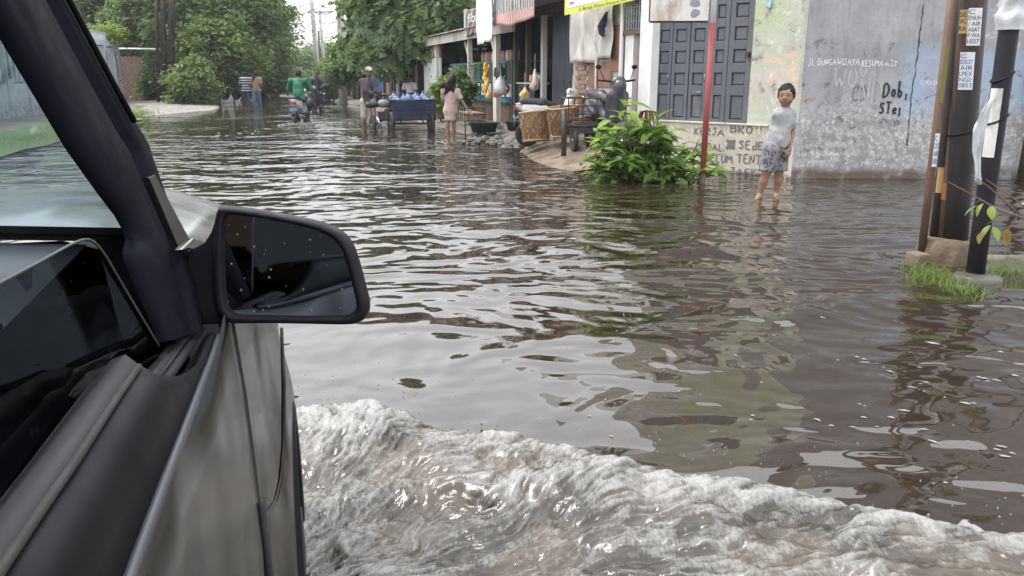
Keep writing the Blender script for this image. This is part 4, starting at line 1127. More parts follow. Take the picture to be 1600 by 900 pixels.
o = mesh_obj('crown', cm, None, bt); o["kind"] = "stuff"
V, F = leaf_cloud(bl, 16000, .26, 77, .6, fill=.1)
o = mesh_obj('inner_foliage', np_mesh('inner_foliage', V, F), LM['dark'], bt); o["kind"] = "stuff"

# ------------------------------------------------------------------ leafy bush by the red post
bb = gnd(1015, 283)
bush = thing('leafy_bush', (bb.x, bb.y + .15, 0), 0, 'bright green big-leaved bush with a dark red flower spray at the water edge', 'bush')
def blade(L, W, n=5):
    V, F = [], []
    for i in range(n + 1):
        q = i / n; w = W * .5 * math.sin(math.pi * min(.98, .06 + q * .94)) ** .8
        x = L * q; z = .18 * L * q - .42 * L * q * q
        V += [(x, -w, z + .12 * w), (x, 0, z - .10 * w), (x, w, z + .12 * w)]
    for i in range(n):
        a = i * 3
        F += [(a, a + 3, a + 4, a + 1), (a + 1, a + 4, a + 5, a + 2)]
    return V, F
def leaf_mesh(L, W, mat):
    me = bpy.data.meshes.new('leaf'); V, F = blade(L, W); me.from_pydata(V, [], F); me.materials.append(mat)
    me.polygons.foreach_set("use_smooth", [True] * len(F)); return me
bm_ = [leaf_mesh(.26, .085, LM['bush']), leaf_mesh(.30, .10, LM['bush']), leaf_mesh(.26, .09, LM['bush2']), leaf_mesh(.22, .07, LM['lime'])]
r_ = random.Random(21)
kpx = 1250 / (CP * bb.y)
# stem tips in photo pixels: x, y (leaf rosettes)
tips = [(975, 178), (960, 200), (945, 215), (985, 205), (1003, 190), (1022, 185), (965, 222), (940, 235), (995, 222), (1015, 215), (1035, 205), (1050, 218), (930, 258), (945, 262), (965, 258), (985, 250), (1005, 245), (1030, 240), (1055, 240), (1075, 238), (1090, 245), (1105, 252), (1045, 258), (1020, 265), (1000, 268), (1065, 262), (1085, 268), (1115, 270), (975, 275), (1120, 282), (1035, 278), (955, 240), (1010, 198), (1095, 232)]
nl = 0
for (tx, ty) in tips:
    dx = (tx - 1015) / kpx * 1.1; z = max(.10, (283 - ty) / kpx * 1.14 + .03); dy = r_.uniform(-.28, .35)
    tip = Vector((dx, dy, z)); root = Vector((dx * .35, dy * .4, -.15))
    m = root.lerp(tip, .55) + Vector((dx * .12, 0, .08))
    MB().tube([root, m, tip], [.012, .009, .005], 5).build('stem', M['bark'], bush, True)
    for k in range(r_.choice((7, 8, 9))):
        f = .55 + .45 * k / 8
        p = (m.lerp(tip, (f - .5) * 2) if f > .5 else root.lerp(m, f * 2))
        o = bpy.data.objects.new('leaf', bm_[r_.choice((0, 0, 1, 1, 2, 2, 3))]); put(o, bush)
        o.location = p; s_ = r_.uniform(.8, 1.3); o.scale = (s_, s_, s_)
        o.rotation_euler = (r_.uniform(-.5, .5), r_.uniform(-.7, .25), k * 2.4 + r_.uniform(-.5, .5)); nl += 1
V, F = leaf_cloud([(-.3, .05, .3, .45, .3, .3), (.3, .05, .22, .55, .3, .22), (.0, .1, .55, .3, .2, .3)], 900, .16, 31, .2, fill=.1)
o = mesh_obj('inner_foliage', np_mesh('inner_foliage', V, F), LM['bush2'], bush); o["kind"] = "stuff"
fl = MB(); fb = Vector(((1006 - 1015) / kpx, -.1, (283 - 172) / kpx))
for k in range(11):
    a = r_.uniform(0, 6.28); rr_ = r_.uniform(.04, .13)
    fl.tube([fb, fb + Vector((math.cos(a) * rr_, math.sin(a) * rr_, -.02)), fb + Vector((math.cos(a) * rr_ * 1.5, math.sin(a) * rr_ * 1.5, -r_.uniform(.1, .24)))], [.010, .013, .006], 5)
fo = fl.build('flower_spray', LM['pink'], bush, True); fo["kind"] = "stuff"

# ------------------------------------------------------------------ grass by the pole footing, lawn on the left
def grass_patch(name, label, pts, n, h, spread, mat, seed, bend=.6, cat='grass'):
    r = np.random.default_rng(seed)
    P = np.array(pts)[r.integers(0, len(pts), n)] + np.c_[r.normal(size=(n, 2)) * spread, np.zeros(n)]
    a = r.random(n) * 6.283; hh = h * (.4 + .8 * r.random(n)); w = .0035 + .004 * r.random(n)
    d = np.stack([np.cos(a), np.sin(a), np.zeros(n)], 1); s = np.stack([-np.sin(a), np.cos(a), np.zeros(n)], 1)
    z = np.array((0, 0, 1.0))
    V = []
    for q in (0, .5, 1):
        c = P + d * (hh * bend * q * q)[:, None] + z * (hh * (q - .45 * q * q * bend))[:, None]
        ww = (w * (1 - q * .9))[:, None] * s * (h / .15)
        V += [c - ww, c + ww]
    V = np.stack(V, 1).reshape(-1, 3)
    i = np.arange(n)[:, None] * 6
    F = np.concatenate([i + np.array((0, 1, 3, 2)), i + np.array((2, 3, 5, 4))])
    o = mesh_obj(name, np_mesh(name, V, F), LM[mat]); tag(o, label, cat, kind='stuff'); return o
pg = [tuple(gnd(px, py)) for px, py in [(1432, 425), (1450, 432), (1470, 438), (1490, 440), (1440, 440), (1500, 455), (1515, 462), (1485, 452), (1465, 428), (1428, 415)]]
grass_patch('grass', 'tufts of pale green grass round the concrete footing', pg, 300, .12, .07, 'grass', 3, 1.2)
pg = [tuple(gnd(px, py)) for px, py in [(1570, 420), (1585, 425), (1600, 430), (1590, 412), (1560, 428), (1615, 420)]]
grass_patch('grass', 'clump of green weeds right of the black pole', pg, 240, .12, .08, 'grass', 4, 1.2)
mud_ = MB(); rows_ = []
c0_ = gnd(1590, 420)
for j in range(7):
    rows_.append([(c0_.x - .35 + 1.6 * i / 12, c0_.y - .3 + .9 * j / 6, -.03 + .07 * math.sin(math.pi * j / 6) * math.sin(math.pi * min(1, .12 + i / 12)) + .012 * float(vnoise(i * .8, j * .9))) for i in range(13)])
mud_.grid(rows_); tag(mud_.build('mud_bank', M['ground'], None, True), 'low mud bank behind the black pole', kind='structure')
rl = np.random.default_rng(9)
lawn = [(x, y, 0.06) for x, y in zip(rl.uniform(-15, -9.4, 400), rl.uniform(13.5, 25, 400)) if x < road_left(y) + .2 and x > -15 - .2 * (y - 14)]
lw = MB(); rows_ = []
for y in np.linspace(12.5, 27, 12):
    xr = road_left(y) + .35
    rows_.append([(xr - 6 * q, y, .03 + .08 * min(1, q * 4) + .02 * math.sin(y * 3 + q * 9)) for q in np.linspace(0, 1, 8)])
lw.grid(rows_)
tag(lw.build('lawn', pmat('lawn_turf', (.075, .13, .03), (.11, .16, .04), 4, .9, .6, 60, .03), None, True), 'bright grassy verge in front of the pale fence', kind='structure')
grass_patch('grass', 'short bright grass of the verge before the pale fence', lawn, 14000, .10, .25, 'grass', 5, .6)
pg = [tuple(gnd(px, py)) for px, py in [(212, 182), (218, 180), (208, 184), (222, 178)]]
grass_patch('grass', 'small weeds at the tip of the concrete ramp', pg, 300, .3, .25, 'grass', 6, .6)

# ------------------------------------------------------------------ left side structures
LD = Vector((-.25, 1, 0)).normalized(); L0 = Vector((-15.7, 26, 0)); L_RZ = math.atan2(LD.y, LD.x)
M['fence_blue'] = wall_mat('pale_blue_fence_paint', (.46, .50, .53), (.38, .42, .45), [((.30, .32, .32), 3, .52, .66, None), ((.16, .17, .16), 5, .42, .58, (-30, 60, -1, .55, .2))], (.22, .23, .23), .4)
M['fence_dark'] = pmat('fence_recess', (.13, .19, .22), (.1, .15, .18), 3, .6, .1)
fn = thing('pale_fence', L0, L_RZ, 'pale blue masonry fence with pillars and panels seen through the windscreen', 'fence')
f0, f1 = -14.0, 15.5
MB().bb(f0, f1, -.02, .16, -.3, 1.15).build('base_wall', M['fence_blue'], fn)
MB().bb(f0, f1 + .1, -.06, .2, 2.75, 3.0).build('top_beam', M['fence_blue'], fn)
k = 0; x = f0
while x < f1:
    MB().bb(x, x + .42, -.08, .22, -.2, 2.75).build('pillar', M['fence_blue'], fn)
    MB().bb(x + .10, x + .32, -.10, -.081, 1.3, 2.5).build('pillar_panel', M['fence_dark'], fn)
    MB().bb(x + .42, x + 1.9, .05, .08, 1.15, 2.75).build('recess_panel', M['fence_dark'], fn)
    for j in range(3): MB().bb(x + .62 + j * .42, x + .84 + j * .42, -.0, .05, 1.2, 2.7).build('slat', M['fence_blue'], fn)
    for j in range(5): MB().bb(x + .1 + j * .38, x + .2 + j * .38, .02, .1, 3.0, 3.3).build('crest', M['fence_blue'], fn)
    x += 1.9
MB().bb(f0, f1, .02, .1, 3.3, 3.36).build('top_rail', M['fence_blue'], fn)
MB().bb(f1 - .3, f1 + .12, .22, 5, -.2, 2.75).build('end_wall', M['fence_blue'], fn)
# ruined brick wall, bricks built one by one
bw_p = atY(188, 150, 44); bw_q = atY(262, 150, 44)
bw = thing('ruined_brick_wall', (bw_p.x, 44, 0), 0, 'ruined bare brick wall sloping down beyond the pale fence', 'wall')
W_ = bw_q.x - bw_p.x; nb = 12
MB().prism([(0, .14, -.2), (W_, .14, -.2), (W_ * .92, .14, .5), (W_ * .62, .14, 1.2), (W_ * .6, .14, 2.1), (0, .14, 2.35)], (0, .15, 0)).build('mortar_core', M['brick_plaster'], bw)
bme = MB().bb(-.105, .105, -.055, .055, -.04, .04).mesh('brick', mats=[M['brick']])
for r in range(24):
    z = .05 + r * .1
    for c in range(int(W_ / .23)):
        x = .12 + c * .23 + (.115 if r % 2 else 0)
        lim = 2.35 if x < W_ * .58 else (1.2 - (x - W_ * .6) * 1.2)
        if z > lim: continue
        o = bpy.data.objects.new('brick', bme); put(o, bw); o.location = (x, .1 + random.uniform(-.015, .015), z); o.rotation_euler.z = random.uniform(-.04, .04)
# concrete ramp on the left
rm = MB(); pa = [gnd(205, 185), gnd(328, 174), gnd(345, 168)]; pb_ = [atY(190, 158, 41), atY(262, 160, 41), atY(330, 158, 43)]
rows_ = [[Vector((p.x, p.y, -.02)) for p in pa], [Vector(((p.x + q.x) / 2, (p.y + q.y) / 2, .10)) for p, q in zip(pa, pb_)], [Vector((q.x, q.y, .2)) for q in pb_]]
rm.grid(rows_); tag(rm.build('ramp', M['concrete'], None, True), 'pale concrete ramp beside the flooded road', kind='structure')
gp = MB(); p_, q_ = atY(186, 76, 42), atY(250, 77, 41)
gp.tube([p_, q_], .05, 8); tag(gp.build('gate_bar', M['white_paint'], None, True), 'thin white horizontal bar between fence end and dark poles', 'bar')
# pole trio
for px, w_, lab, zt in ((247, .085, 'thinnest of the three dark roadside poles', 8), (257, .12, 'middle dark pole of the roadside trio', 9), (268, .14, 'thickest dark pole of the roadside trio, on a concrete foot', 9)):
    p = atY(px, 160, 40); t_ = atY(px - 3 if px < 260 else px - 1, 0, 40)
    d = (t_ - p); d /= d.z
    e = thing('dark_pole', (p.x, p.y, 0), 0, lab, 'pole', 'dark poles on the left verge')
    MB().tube([(0, 0, -.1), d * zt], w_, 10).build('shaft', M['pole_black'], e, True)
    if px == 268: MB().lathe([(.26, -.1), (.25, .45), (.2, .5)], 14).build('foot', M['pole_concrete'], e, True)
# utility poles on the right with cross arm and wires
def upole(label, xb, yb, xt, yt, Y, r, ext, mat, arm=False, name='utility_pole'):
    a, b = atY(xb, yb, Y), atY(xt, yt, Y); d = (b - a); d /= d.z
    e = thing(name, (a.x, a.y, 0), 0, label, 'pole', 'utility poles along the street')
    top = b.z + ext
    MB().tube([(0, 0, -.2), d * top], [r, r * .75], 10).build('shaft', mat, e, True)
    if arm:
        c = d * (b.z - .15)
        MB().tube([c + Vector((-.8, 0, 0)), c + Vector((.95, 0, .05))], .05, 6).build('cross_arm', M['darksteel'], e)
        for q in (-.7, .0, .85): MB().lathe([(.03, 0), (.05, .05), (.03, .12), (.05, .16), (0, .2)], 8, c + Vector((q, 0, .05))).build('insulator', M['white_paint'], e)
    return Vector((a.x, a.y, 0)) + d * (b.z - .1)
u1 = upole('leaning pale concrete pole at the far side of the road', 500, 146, 487, 2, 50, .17, .1, M['pole_concrete'])
u2 = upole('thinner far utility pole with a cross arm', 511, 146, 499, 16, 58, .13, .0, M['pole_concrete'], True)
u4 = upole('short dark stump pole between the two leaning poles', 500, 120, 497, 48, 62, .10, .0, M['wood_dark'])
u3 = upole('tall pale pole standing by the big-leaved tree', 536, 152, 531, 0, 42, .22, 2.5, M['pole_concrete'])
def wire(p, q, sag, label, r=.018):
    pts = [Vector(p).lerp(Vector(q), i / 14) - Vector((0, 0, sag * 4 * (i / 14) * (1 - i / 14))) for i in range(15)]
    tag(MB().tube(pts, r, 4).build('power_line', M['black'], None), label, 'wire', 'overhead wires')
wl = ['high', 'second', 'third', 'fourth', 'fifth', 'lowest']
top3 = Vector((u3.x, u3.y, u3.z))
for i in range(4):
    wire(u1 + Vector((0, 0, -.35 * i)), atY(425 - 6 * i, -5 + 14 * i, 46), .3 + .12 * i, ['topmost', 'second', 'third', 'lowest'][i] + ' wire from the leaning concrete pole towards the left tree')
    wire(u1 + Vector((0, 0, -.3 * i)), top3 + Vector((0, 0, .4 - .5 * i)), .3 + .1 * i, ['topmost', 'second', 'third', 'lowest'][i] + ' wire between the leaning pole and the tall pale pole')
for i in range(3):
    wire(u2 + Vector((-.7 + .75 * i, 0, 0)), u1 + Vector((.1 * i, 0, -.2)), .3, ['left', 'middle', 'right'][i] + ' wire from the cross arm to the leaning pole')
    wire(top3 + Vector((0, 0, .8 - .45 * i)), S(10, .5, 3.6 + .1 * i), .5 + .15 * i, ['upper', 'middle', 'lower'][i] + ' cable running from the tall pale pole over the food stall', .028)
# ------------------------------------------------------------------ the vehicle the picture is taken from
CA = math.atan2(.2683, .9633); CC, CS = math.cos(CA), math.sin(CA)
car = thing('car', (0, 0, 0), CA, 'dark grey car with its side window half lowered, black door mirror and door trim', 'car')
def cl(px, py):                 # ray in car frame (v right, u forward, z)
    d = ray(px, py); return np.array((d[0] * CC + d[1] * CS, -d[0] * CS + d[1] * CC, d[2]))
def cv(px, py, v):
    d = cl(px, py); t_ = v / d[0]; return Vector((v, d[1] * t_, CAMZ + d[2] * t_))
def cu(px, py, u):
    d = cl(px, py); t_ = u / d[1]; return Vector((d[0] * t_, u, CAMZ + d[2] * t_))
def cpl(px, py, v0, kz, z0):    # plane v = v0 - kz (z - z0)
    d = cl(px, py); t_ = (v0 - kz * (CAMZ - z0)) / (d[0] + kz * d[2]); return Vector((d[0] * t_, d[1] * t_, CAMZ + d[2] * t_))
def cn(px, py, p0, n):
    d = Vector(cl(px, py)); o = Vector((0, 0, CAMZ)); t_ = (p0 - o).dot(n) / d.dot(n); return o + d * t_
def resample(P, n):
    P = [Vector(p) for p in P]; L = [0]
    for a, b in zip(P[:-1], P[1:]): L.append(L[-1] + (b - a).length)
    out = []
    for i in range(n):
        q = L[-1] * i / (n - 1); j = 0
        while j < len(L) - 2 and L[j + 1] < q: j += 1
        out.append(P[j].lerp(P[j + 1], (q - L[j]) / max(1e-9, L[j + 1] - L[j])))
    return out
def rear(P, u=-1.1):            # carry a curve back past the camera
    a, b = P[0], P[1]; return [Vector((a.x - .01, u, a.z + .02)), Vector((a.x, a.y * .3, a.z + .008))] + P
def strip(name, c1, c2, mat, mid=None, n=40, parent=None, solid=.003, smooth_=True):
    rows_ = [resample(c1, n)]
    for m_ in (mid or []): rows_.append(resample(m_, n))
    rows_.append(resample(c2, n)); mb = MB(); mb.grid(rows_); return mb.build(name, mat, parent or car, smooth_, solid=solid)

t = NT('car_paint')
dent = t.noise(4.2, t.co(scale=(1, 1, 1)), 1, .3)
col = t.mix(t.ramp(t.noise(1.5, None, 2), .35, .65), (.025, .025, .0215), (.018, .018, .0155))
col = t.mix(t.ramp(t.noise(140, None, 4, .6), .68, .76, 0, .3), col, (.10, .095, .08))
b_ = t.bsdf(Base_Color=col, Metallic=.6, Roughness=.27, Normal=t.n("Bump", Height=dent, Strength=1.0, Distance=.045).outputs[0])
b_.inputs["Coat Weight"].default_value = .12; b_.inputs["Coat Roughness"].default_value = .12
M['car_paint'] = t.finish(b_)
M['car_trim'] = pmat('satin_black_trim', (.0065, .007, .0082), (.009, .0094, .011), 6, .45, .1, 120, .0006, rvar=.08, spec=.07)
M['car_mould'] = pmat('grey_weatherstrip', (.022, .0215, .0245), (.017, .0165, .019), 4, .55, .1, 90, .001, stretch=(3, .6, 3), spec=.3)
M['car_inner'] = pmat('dark_cabin_plastic', (.006, .0065, .010), (.009, .0095, .014), 12, .65, .15, 150, .0008, spec=.035)
M['car_dash'] = pmat('grey_dashboard', (.055, .062, .075), (.075, .083, .098), 5, .5, .25, 220, .0008)
M['car_chrome_strip'] = pmat('dull_silver_strip', (.10, .104, .12), (.07, .073, .085), 5, .5, .05, metal=.3)
def glassmat(name, tint, gloss, rough=.02, dirt=0.0):
    t = NT(name)
    fr = t.n("Fresnel", IOR=1.42).outputs[0]
    tr = t.n("BsdfTransparent", Color=tint); gl = t.n("BsdfGlossy", Color=(1, 1, 1), Roughness=rough)
    mx = t.n("MixShader", Fac=t.math('MULTIPLY', fr, gloss)); t.set(mx.inputs[1], tr); t.set(mx.inputs[2], gl)
    if dirt:
        df = t.n("BsdfDiffuse", Color=(.4, .39, .36)); sp = t.ramp(t.noise(60, None, 6, .75), .60, .74, 0, dirt)
        m2 = t.n("MixShader", Fac=sp); t.set(m2.inputs[1], mx); t.set(m2.inputs[2], df); mx = m2
    return t.finish(mx)
M['glass_side'] = glassmat('side_window_glass', (.10, .115, .12), .05, .02, .05)
M['glass_screen'] = glassmat('windscreen_glass', (.50, .60, .65), .3, .02, .03)

# door sill moulding, trim panel, bright strip
c_m0 = rear([cv(*p, -.135) for p in [(0, 800), (60, 722), (120, 640), (165, 580), (178, 567)]])
c_m1 = rear([cv(*p, -.112) for p in [(0, 890), (50, 815), (105, 740), (160, 655), (207, 584), (215, 575)]])
c_m0b = rear([cv(*p, -.124) + Vector((0, 0, .006)) for p in [(0, 842), (55, 768), (112, 690), (164, 616), (200, 571)]])
strip('belt_moulding', c_m0, c_m1, M['car_mould'], [c_m0b], solid=.006)
lip = MB(); lip.tube([p + Vector((-.004, 0, -.004)) for p in resample(c_m0, 30)], .003, 6); lip.build('window_seal', M['rubber'], car, True)
gr = MB(); gr.tube([p + Vector((.001, 0, .001)) for p in resample(c_m1, 30)], .0025, 6); gr.build('trim_joint', M['rubber'], car, True)
c_up = c_m1[:-1] + [cv(213, 573, -.112), cv(226, 576, -.110), cv(240, 586, -.108), cv(252, 592, -.107), cv(270, 594, -.106), cv(290, 592, -.104), cv(300, 575, -.102), cv(318, 530, -.10)]
c_p1 = rear([cv(*p, -.09) for p in [(190, 900), (240, 770), (300, 620), (325, 560), (336, 528)]])
c_p2 = rear([cv(*p, -.086) for p in [(212, 900), (258, 770), (312, 620), (333, 560), (341, 528)]])
c_pm = [a.lerp(b, .5) + Vector((.004, 0, .007)) for a, b in zip(resample(c_up, 40), resample(c_p1, 40))]
strip('door_trim_panel', c_up, c_p1, M['car_trim'], [c_pm], n=60)
c_p15 = [a.lerp(b, .5) + Vector((.003, 0, .004)) for a, b in zip(resample(c_p1, 40), resample(c_p2, 40))]
strip('bright_strip', c_p1, c_p2, M['car_chrome_strip'], [c_p15])
# lower front part of the sill beyond the step
f0_ = [cv(*p, -.135) for p in [(222, 592), (250, 560), (291, 510)]]
f1_ = [cv(*p, -.122) for p in [(246, 592), (270, 560), (303, 512)]]
f2_ = [cv(*p, -.112) for p in [(268, 595), (292, 560), (320, 515)]]
strip('sill_front', f0_, f1_, M['car_mould'], n=12, solid=.006)
strip('sill_front', [p + Vector((.003, 0, -.001)) for p in f1_], f2_, M['car_mould'], n=12, solid=.006)
gr = MB(); gr.tube(resample(f1_, 12), .0022, 6); gr.build('trim_joint', M['rubber'], car, True)
strip('sill_corner', [p + Vector((.001, 0, -.006)) for p in f2_], [cv(*p, -.100) + Vector((0, 0, -.006)) for p in [(292, 596), (318, 560), (338, 515)]], M['car_trim'], n=12)
# door skin
zs = resample(c_p2, 80)
def zstripe(u):
    j = min(range(len(zs)), key=lambda i: abs(zs[i].y - u)); return zs[j]
def vprof(q): return float(np.interp(q, [0, .12, .35, .6, .85, 1.0], [-.086, -.077, -.069, -.072, -.08, -.10]))
us = np.linspace(-1.1, 1.04, 46); rows_ = []
for q in np.linspace(0, 1, 18):
    row = []
    for u in us:
        z0_ = zstripe(u).z if u > -.3 else zstripe(-.3).z
        u_ = u
        dz = .010 * math.exp(-((u - .62) / .14) ** 2 - ((q - .22) / .15) ** 2) + .006 * math.exp(-((u - .8) / .1) ** 2 - ((q - .45) / .14) ** 2)
        row.append((vprof(q) - dz, u_, z0_ + (.12 - z0_) * q))
    rows_.append(row)
mb = MB(); mb.grid(rows_); door = mb.build('door', M['car_paint'], car, True, solid=.002)
sd_ = MB(); sd_.tube([Vector((vprof(q) - .006, 1.046, 1.075 + (.12 - 1.075) * q)) for q in np.linspace(-.02, 1, 14)], .011, 6); sd_.build('door_gap', M['rubber'], car, True)
MB().tube([Vector((-.066, 1.03, .80)), Vector((-.064, 1.032, .69)), Vector((-.066, 1.034, .55))], .006, 6).build('door_edge_guard', M['rubber'], car, True)
# fender with flare and wheel arch
AU, AZ, AR = 1.72, .22, .40
rows_ = []
for q in np.linspace(0, 1, 18):
    row = []
    for s_ in np.linspace(0, 1, 40):
        u = 1.055 + 1.25 * s_
        zt = 1.075 - .10 * s_ ** 1.5
        zb = .12
        du = u - AU
        if abs(du) < AR: zb = AZ + math.sqrt(AR * AR - du * du)
        z = zt + (zb - zt) * q
        dist = math.hypot(du, max(0, z - AZ)) - AR
        fl = math.exp(-(max(dist, 0) / .16) ** 2)
        v = vprof(q * .9) * (1 - .25 * s_) + .042 * fl - .02 * math.exp(-(q / .06) ** 2) - .012 * (1 - q) * s_
        row.append((v, u, z))
    rows_.append(row)
mb = MB(); mb.grid(rows_); mb.build('fender', M['car_paint'], car, True, solid=.002)
ar = MB(); ar.tube([(-.034, AU - AR * math.cos(a) * 1.005, AZ + AR * math.sin(a) * 1.005) for a in np.linspace(-.2, math.pi + .2, 30)], .012, 6, flat=1.6); ar.build('arch_lip', M['car_trim'], car, True)
pr = MB(); pr.tube([cu(440, 512, 1.29), cu(443, 600, 1.29), cu(443, 690, 1.28), cu(438, 750, 1.25), cu(430, 785, 1.20), cu(415, 803, 1.12), cu(410, 806, 1.07)], [.003, .004, .004, .004, .004, .004, .003], 6); pr.build('fender_crease', M['car_paint'], car, True)
wl_ = MB(); wl_.prism([(-.12, AU - .5, .0), (-.12, AU + .5, .0), (-.12, AU + .5, .75), (-.12, AU - .5, .75)], (-.3, 0, 0)); wl_.build('wheel_well', M['rubber'], car)
wh = thing('front_wheel', (-.12, AU, .06), 0, None, None, None, car)
RY = Matrix.Rotation(rad(90), 3, 'Y')
MB().lathe([(.20, -.09), (.30, -.095), (.325, -.07), (.33, 0), (.325, .07), (.30, .095), (.20, .09)], 32, M=RY).build('tyre', M['rubber'], wh, True)
MB().lathe([(0, .03), (.1, .05), (.19, .04), (.205, .085), (.205, -.085)], 24, M=RY).build('rim', M['steel'], wh, True)
# hood
rows_ = []
for s_ in np.linspace(0, 1, 16):
    u = 1.12 + 1.15 * s_
    rows_.append([(-.125 - .012 * s_ - 1.36 * q, u + .06 * math.sin(q * 3.14), 1.09 - .085 * s_ ** 1.5 + .075 * min(1, math.sin(q * math.pi) * 2.2) ** .8) for q in np.linspace(0, 1, 22)])
M['hood'] = pmat('hood_sky_sheen', (.30, .30, .29), (.26, .26, .25), 3, .25, .05, metal=.5, coat=.6)  # paler than the body: reflected sky put into the base colour
mb = MB(); mb.grid(rows_); mb.build('hood', M['hood'], car, True, solid=.002)
mb = MB(); mb.grid([[(-.13 - .02, 2.27, z) for z in (.95, .4)], [(-1.45, 2.27, z) for z in (.95, .4)]]); mb.build('front_panel', M['car_trim'], car)
# A-pillar
def ap_(px, py, off=0): return cpl(px, py, -.118 + off, .30, 1.10)
rt = [(-45, -300), (5, -200), (58, -95), (107, 0), (141, 68), (176, 135), (206, 190), (226, 222), (231, 240), (262, 330), (290, 395), (300, 450), (308, 512)]
lt_ = [(-215, -300), (-155, -200), (-98, -100), (-38, 0), (0, 62), (42, 132), (100, 230), (150, 300), (183, 343), (196, 372), (190, 400), (215, 460), (248, 535)]
nP = 40
o_r = resample([ap_(*p) for p in rt], nP); o_l = resample([ap_(*p, -.015) for p in lt_], nP)
i_r = [p + Vector((-.055, .02, 0)) for p in o_r]; i_l = [p + Vector((-.004, .05, 0)) for p in o_l]
mb = MB()
for row_ in [0]:
    rows_ = []
    for k in range(nP):
        a, b = o_l[k], o_r[k]
        rows_.append([i_l[k], a, a.lerp(b, .12) + Vector((.012, 0, 0)), a.lerp(b, .55) + Vector((.010, 0, 0)), a.lerp(b, .62) + Vector((-.002, 0, 0)), a.lerp(b, .68) + Vector((.012, 0, 0)), a.lerp(b, .94) + Vector((.008, 0, 0)), b, i_r[k]])
    mb.grid(rows_, closed=True)
mb.build('a_pillar', M['car_inner'], car, True)
dr = MB(); dr.tube([ap_(*p, .012) for p in [(58, -95), (112, 6), (180, 135), (210, 190)]], .0035, 6); dr.build('rain_channel', M['car_trim'], car, True)
tr_ = MB(); tr_.prism([ap_(233, 277, .008), ap_(242, 272, .008), ap_(300, 380, .008), ap_(281, 391, .008)], (-.014, .012, 0)); tr_.build('pillar_trim', pmat('grey_pillar_trim', (.030, .028, .028), (.022, .021, .021), 6, .5, .1, spec=.3), car, bevel=.0015)
br_ = MB(); br_.prism([ap_(283, 391, .02), ap_(303, 372, .02), ap_(322, 376, .02), ap_(318, 388, .02), ap_(300, 391, .02)], (-.01, .005, 0)); br_.build('bracket', M['chrome'], car, bevel=.003)
# windscreen and cowl
top_, bot_ = o_l[2], o_l[int(nP * .74)]
rows_ = []
for q in np.linspace(0, 1, 10):
    rows_.append([top_.lerp(bot_, s_) + Vector((.015 - 1.28 * q, .05 + .16 * math.sin(q * math.pi), 0)) for s_ in np.linspace(0, 1.04, 8)])
mb = MB(); mb.grid(rows_); mb.build('windscreen', M['glass_screen'], car, True)
bz = bot_
mb = MB(); mb.grid([[Vector((bz.x - .0 - 1.3 * q, bz.y + .03 + .16 * math.sin(q * math.pi) + d_, bz.z - .004 + e_)) for q in np.linspace(0, 1, 10)] for d_, e_ in ((-.015, .012), (.02, .0), (.07, -.02))]); mb.build('screen_seal', M['rubber'], car, True)
# dashboard, steering wheel, seats, cabin shell
mb = MB(); rows_ = []
for d_, e_ in ((.02, -.008), (-.12, -.012), (-.26, -.016), (-.30, -.03), (-.32, -.06), (-.33, -.3)):
    rows_.append([Vector((bz.x - .045 - 1.2 * q, bz.y + .02 + .14 * math.sin(q * math.pi) + d_, bz.z - .004 + e_)) for q in np.linspace(0, 1, 12)])
mb.grid(rows_); dash = mb.build('dashboard', M['car_dash'], car, True)
gr = MB(); gr.tube([r_ + Vector((0, 0, .003)) for r_ in rows_[2]], .003, 5); gr.build('seam', M['car_inner'], dash)
gr = MB(); gr.tube([rows_[k_][2] + Vector((0, 0, .003)) for k_ in (0, 1, 2)], .003, 5); gr.build('seam', M['car_inner'], dash)
MB().sphere(bz + Vector((-.16, -.0, .012)), .006, 8, 6).build('washer_nozzle', M['white_paint'], car, True)
sw = MB(); swc = Vector((-.55, .62, 1.02)); RT = Matrix.Rotation(rad(-62), 3, 'X')
sw.tube([swc + RT @ Vector((math.cos(a) * .19, math.sin(a) * .19, 0)) for a in np.linspace(0, 6.283, 33)], .014, 8); sw.box(swc, (.34, .05, .03), M=RT); sw.build('steering_wheel', M['car_inner'], car, True)
SEAT = pmat('maroon_seat_fabric', (.10, .028, .024), (.14, .05, .035), 8, .85, .3); SEAT2 = pmat('tan_seat_fabric', (.24, .15, .10), (.19, .12, .08), 8, .85, .3)
for vx in (-.52, -1.15):
    se_ = MB(); se_.box((vx, -.18, .78), (.5, .5, .16)); o = se_.build('seat_cushion', SEAT, car, bevel=.04)
    se_ = MB(); se_.box((vx, -.42, 1.12), (.48, .14, .62), M=Matrix.Rotation(rad(-12), 3, 'X')); se_.build('seat_back', SEAT2, car, bevel=.05)
    se_ = MB(); se_.box((vx, -.50, 1.50), (.28, .1, .17)); se_.build('headrest', SEAT2, car, bevel=.04)
MB().bb(-1.50, -.27, -1.3, .35, 1.84, 1.88).build('roof', M['car_paint'], car, bevel=.02)
rl_ = MB(); rl_.tube([o_r[0] + Vector((-.02, .0, .0)), Vector((-.31, .15, 1.83)), Vector((-.29, -1.2, 1.84))], .035, 8); rl_.build('roof_rail', M['car_inner'], car, True)
MB().bb(-1.52, -1.48, -1.3, 1.0, .2, 1.2).build('far_door', M['car_inner'], car)
MB().bb(-1.50, -.12, -1.34, -1.30, .2, 1.84).build('rear_panel', M['car_inner'], car)
MB().bb(-1.46, -.12, -1.3, 1.1, .25, .30).build('floor', M['car_inner'], car)
MB().bb(-.24, -.15, -1.3, 1.0, .3, 1.13).build('door_inner', M['car_inner'], car, bevel=.02)
MB().bb(-1.46, -.14, 1.02, 1.06, .3, 1.10).build('firewall', M['car_inner'], car)
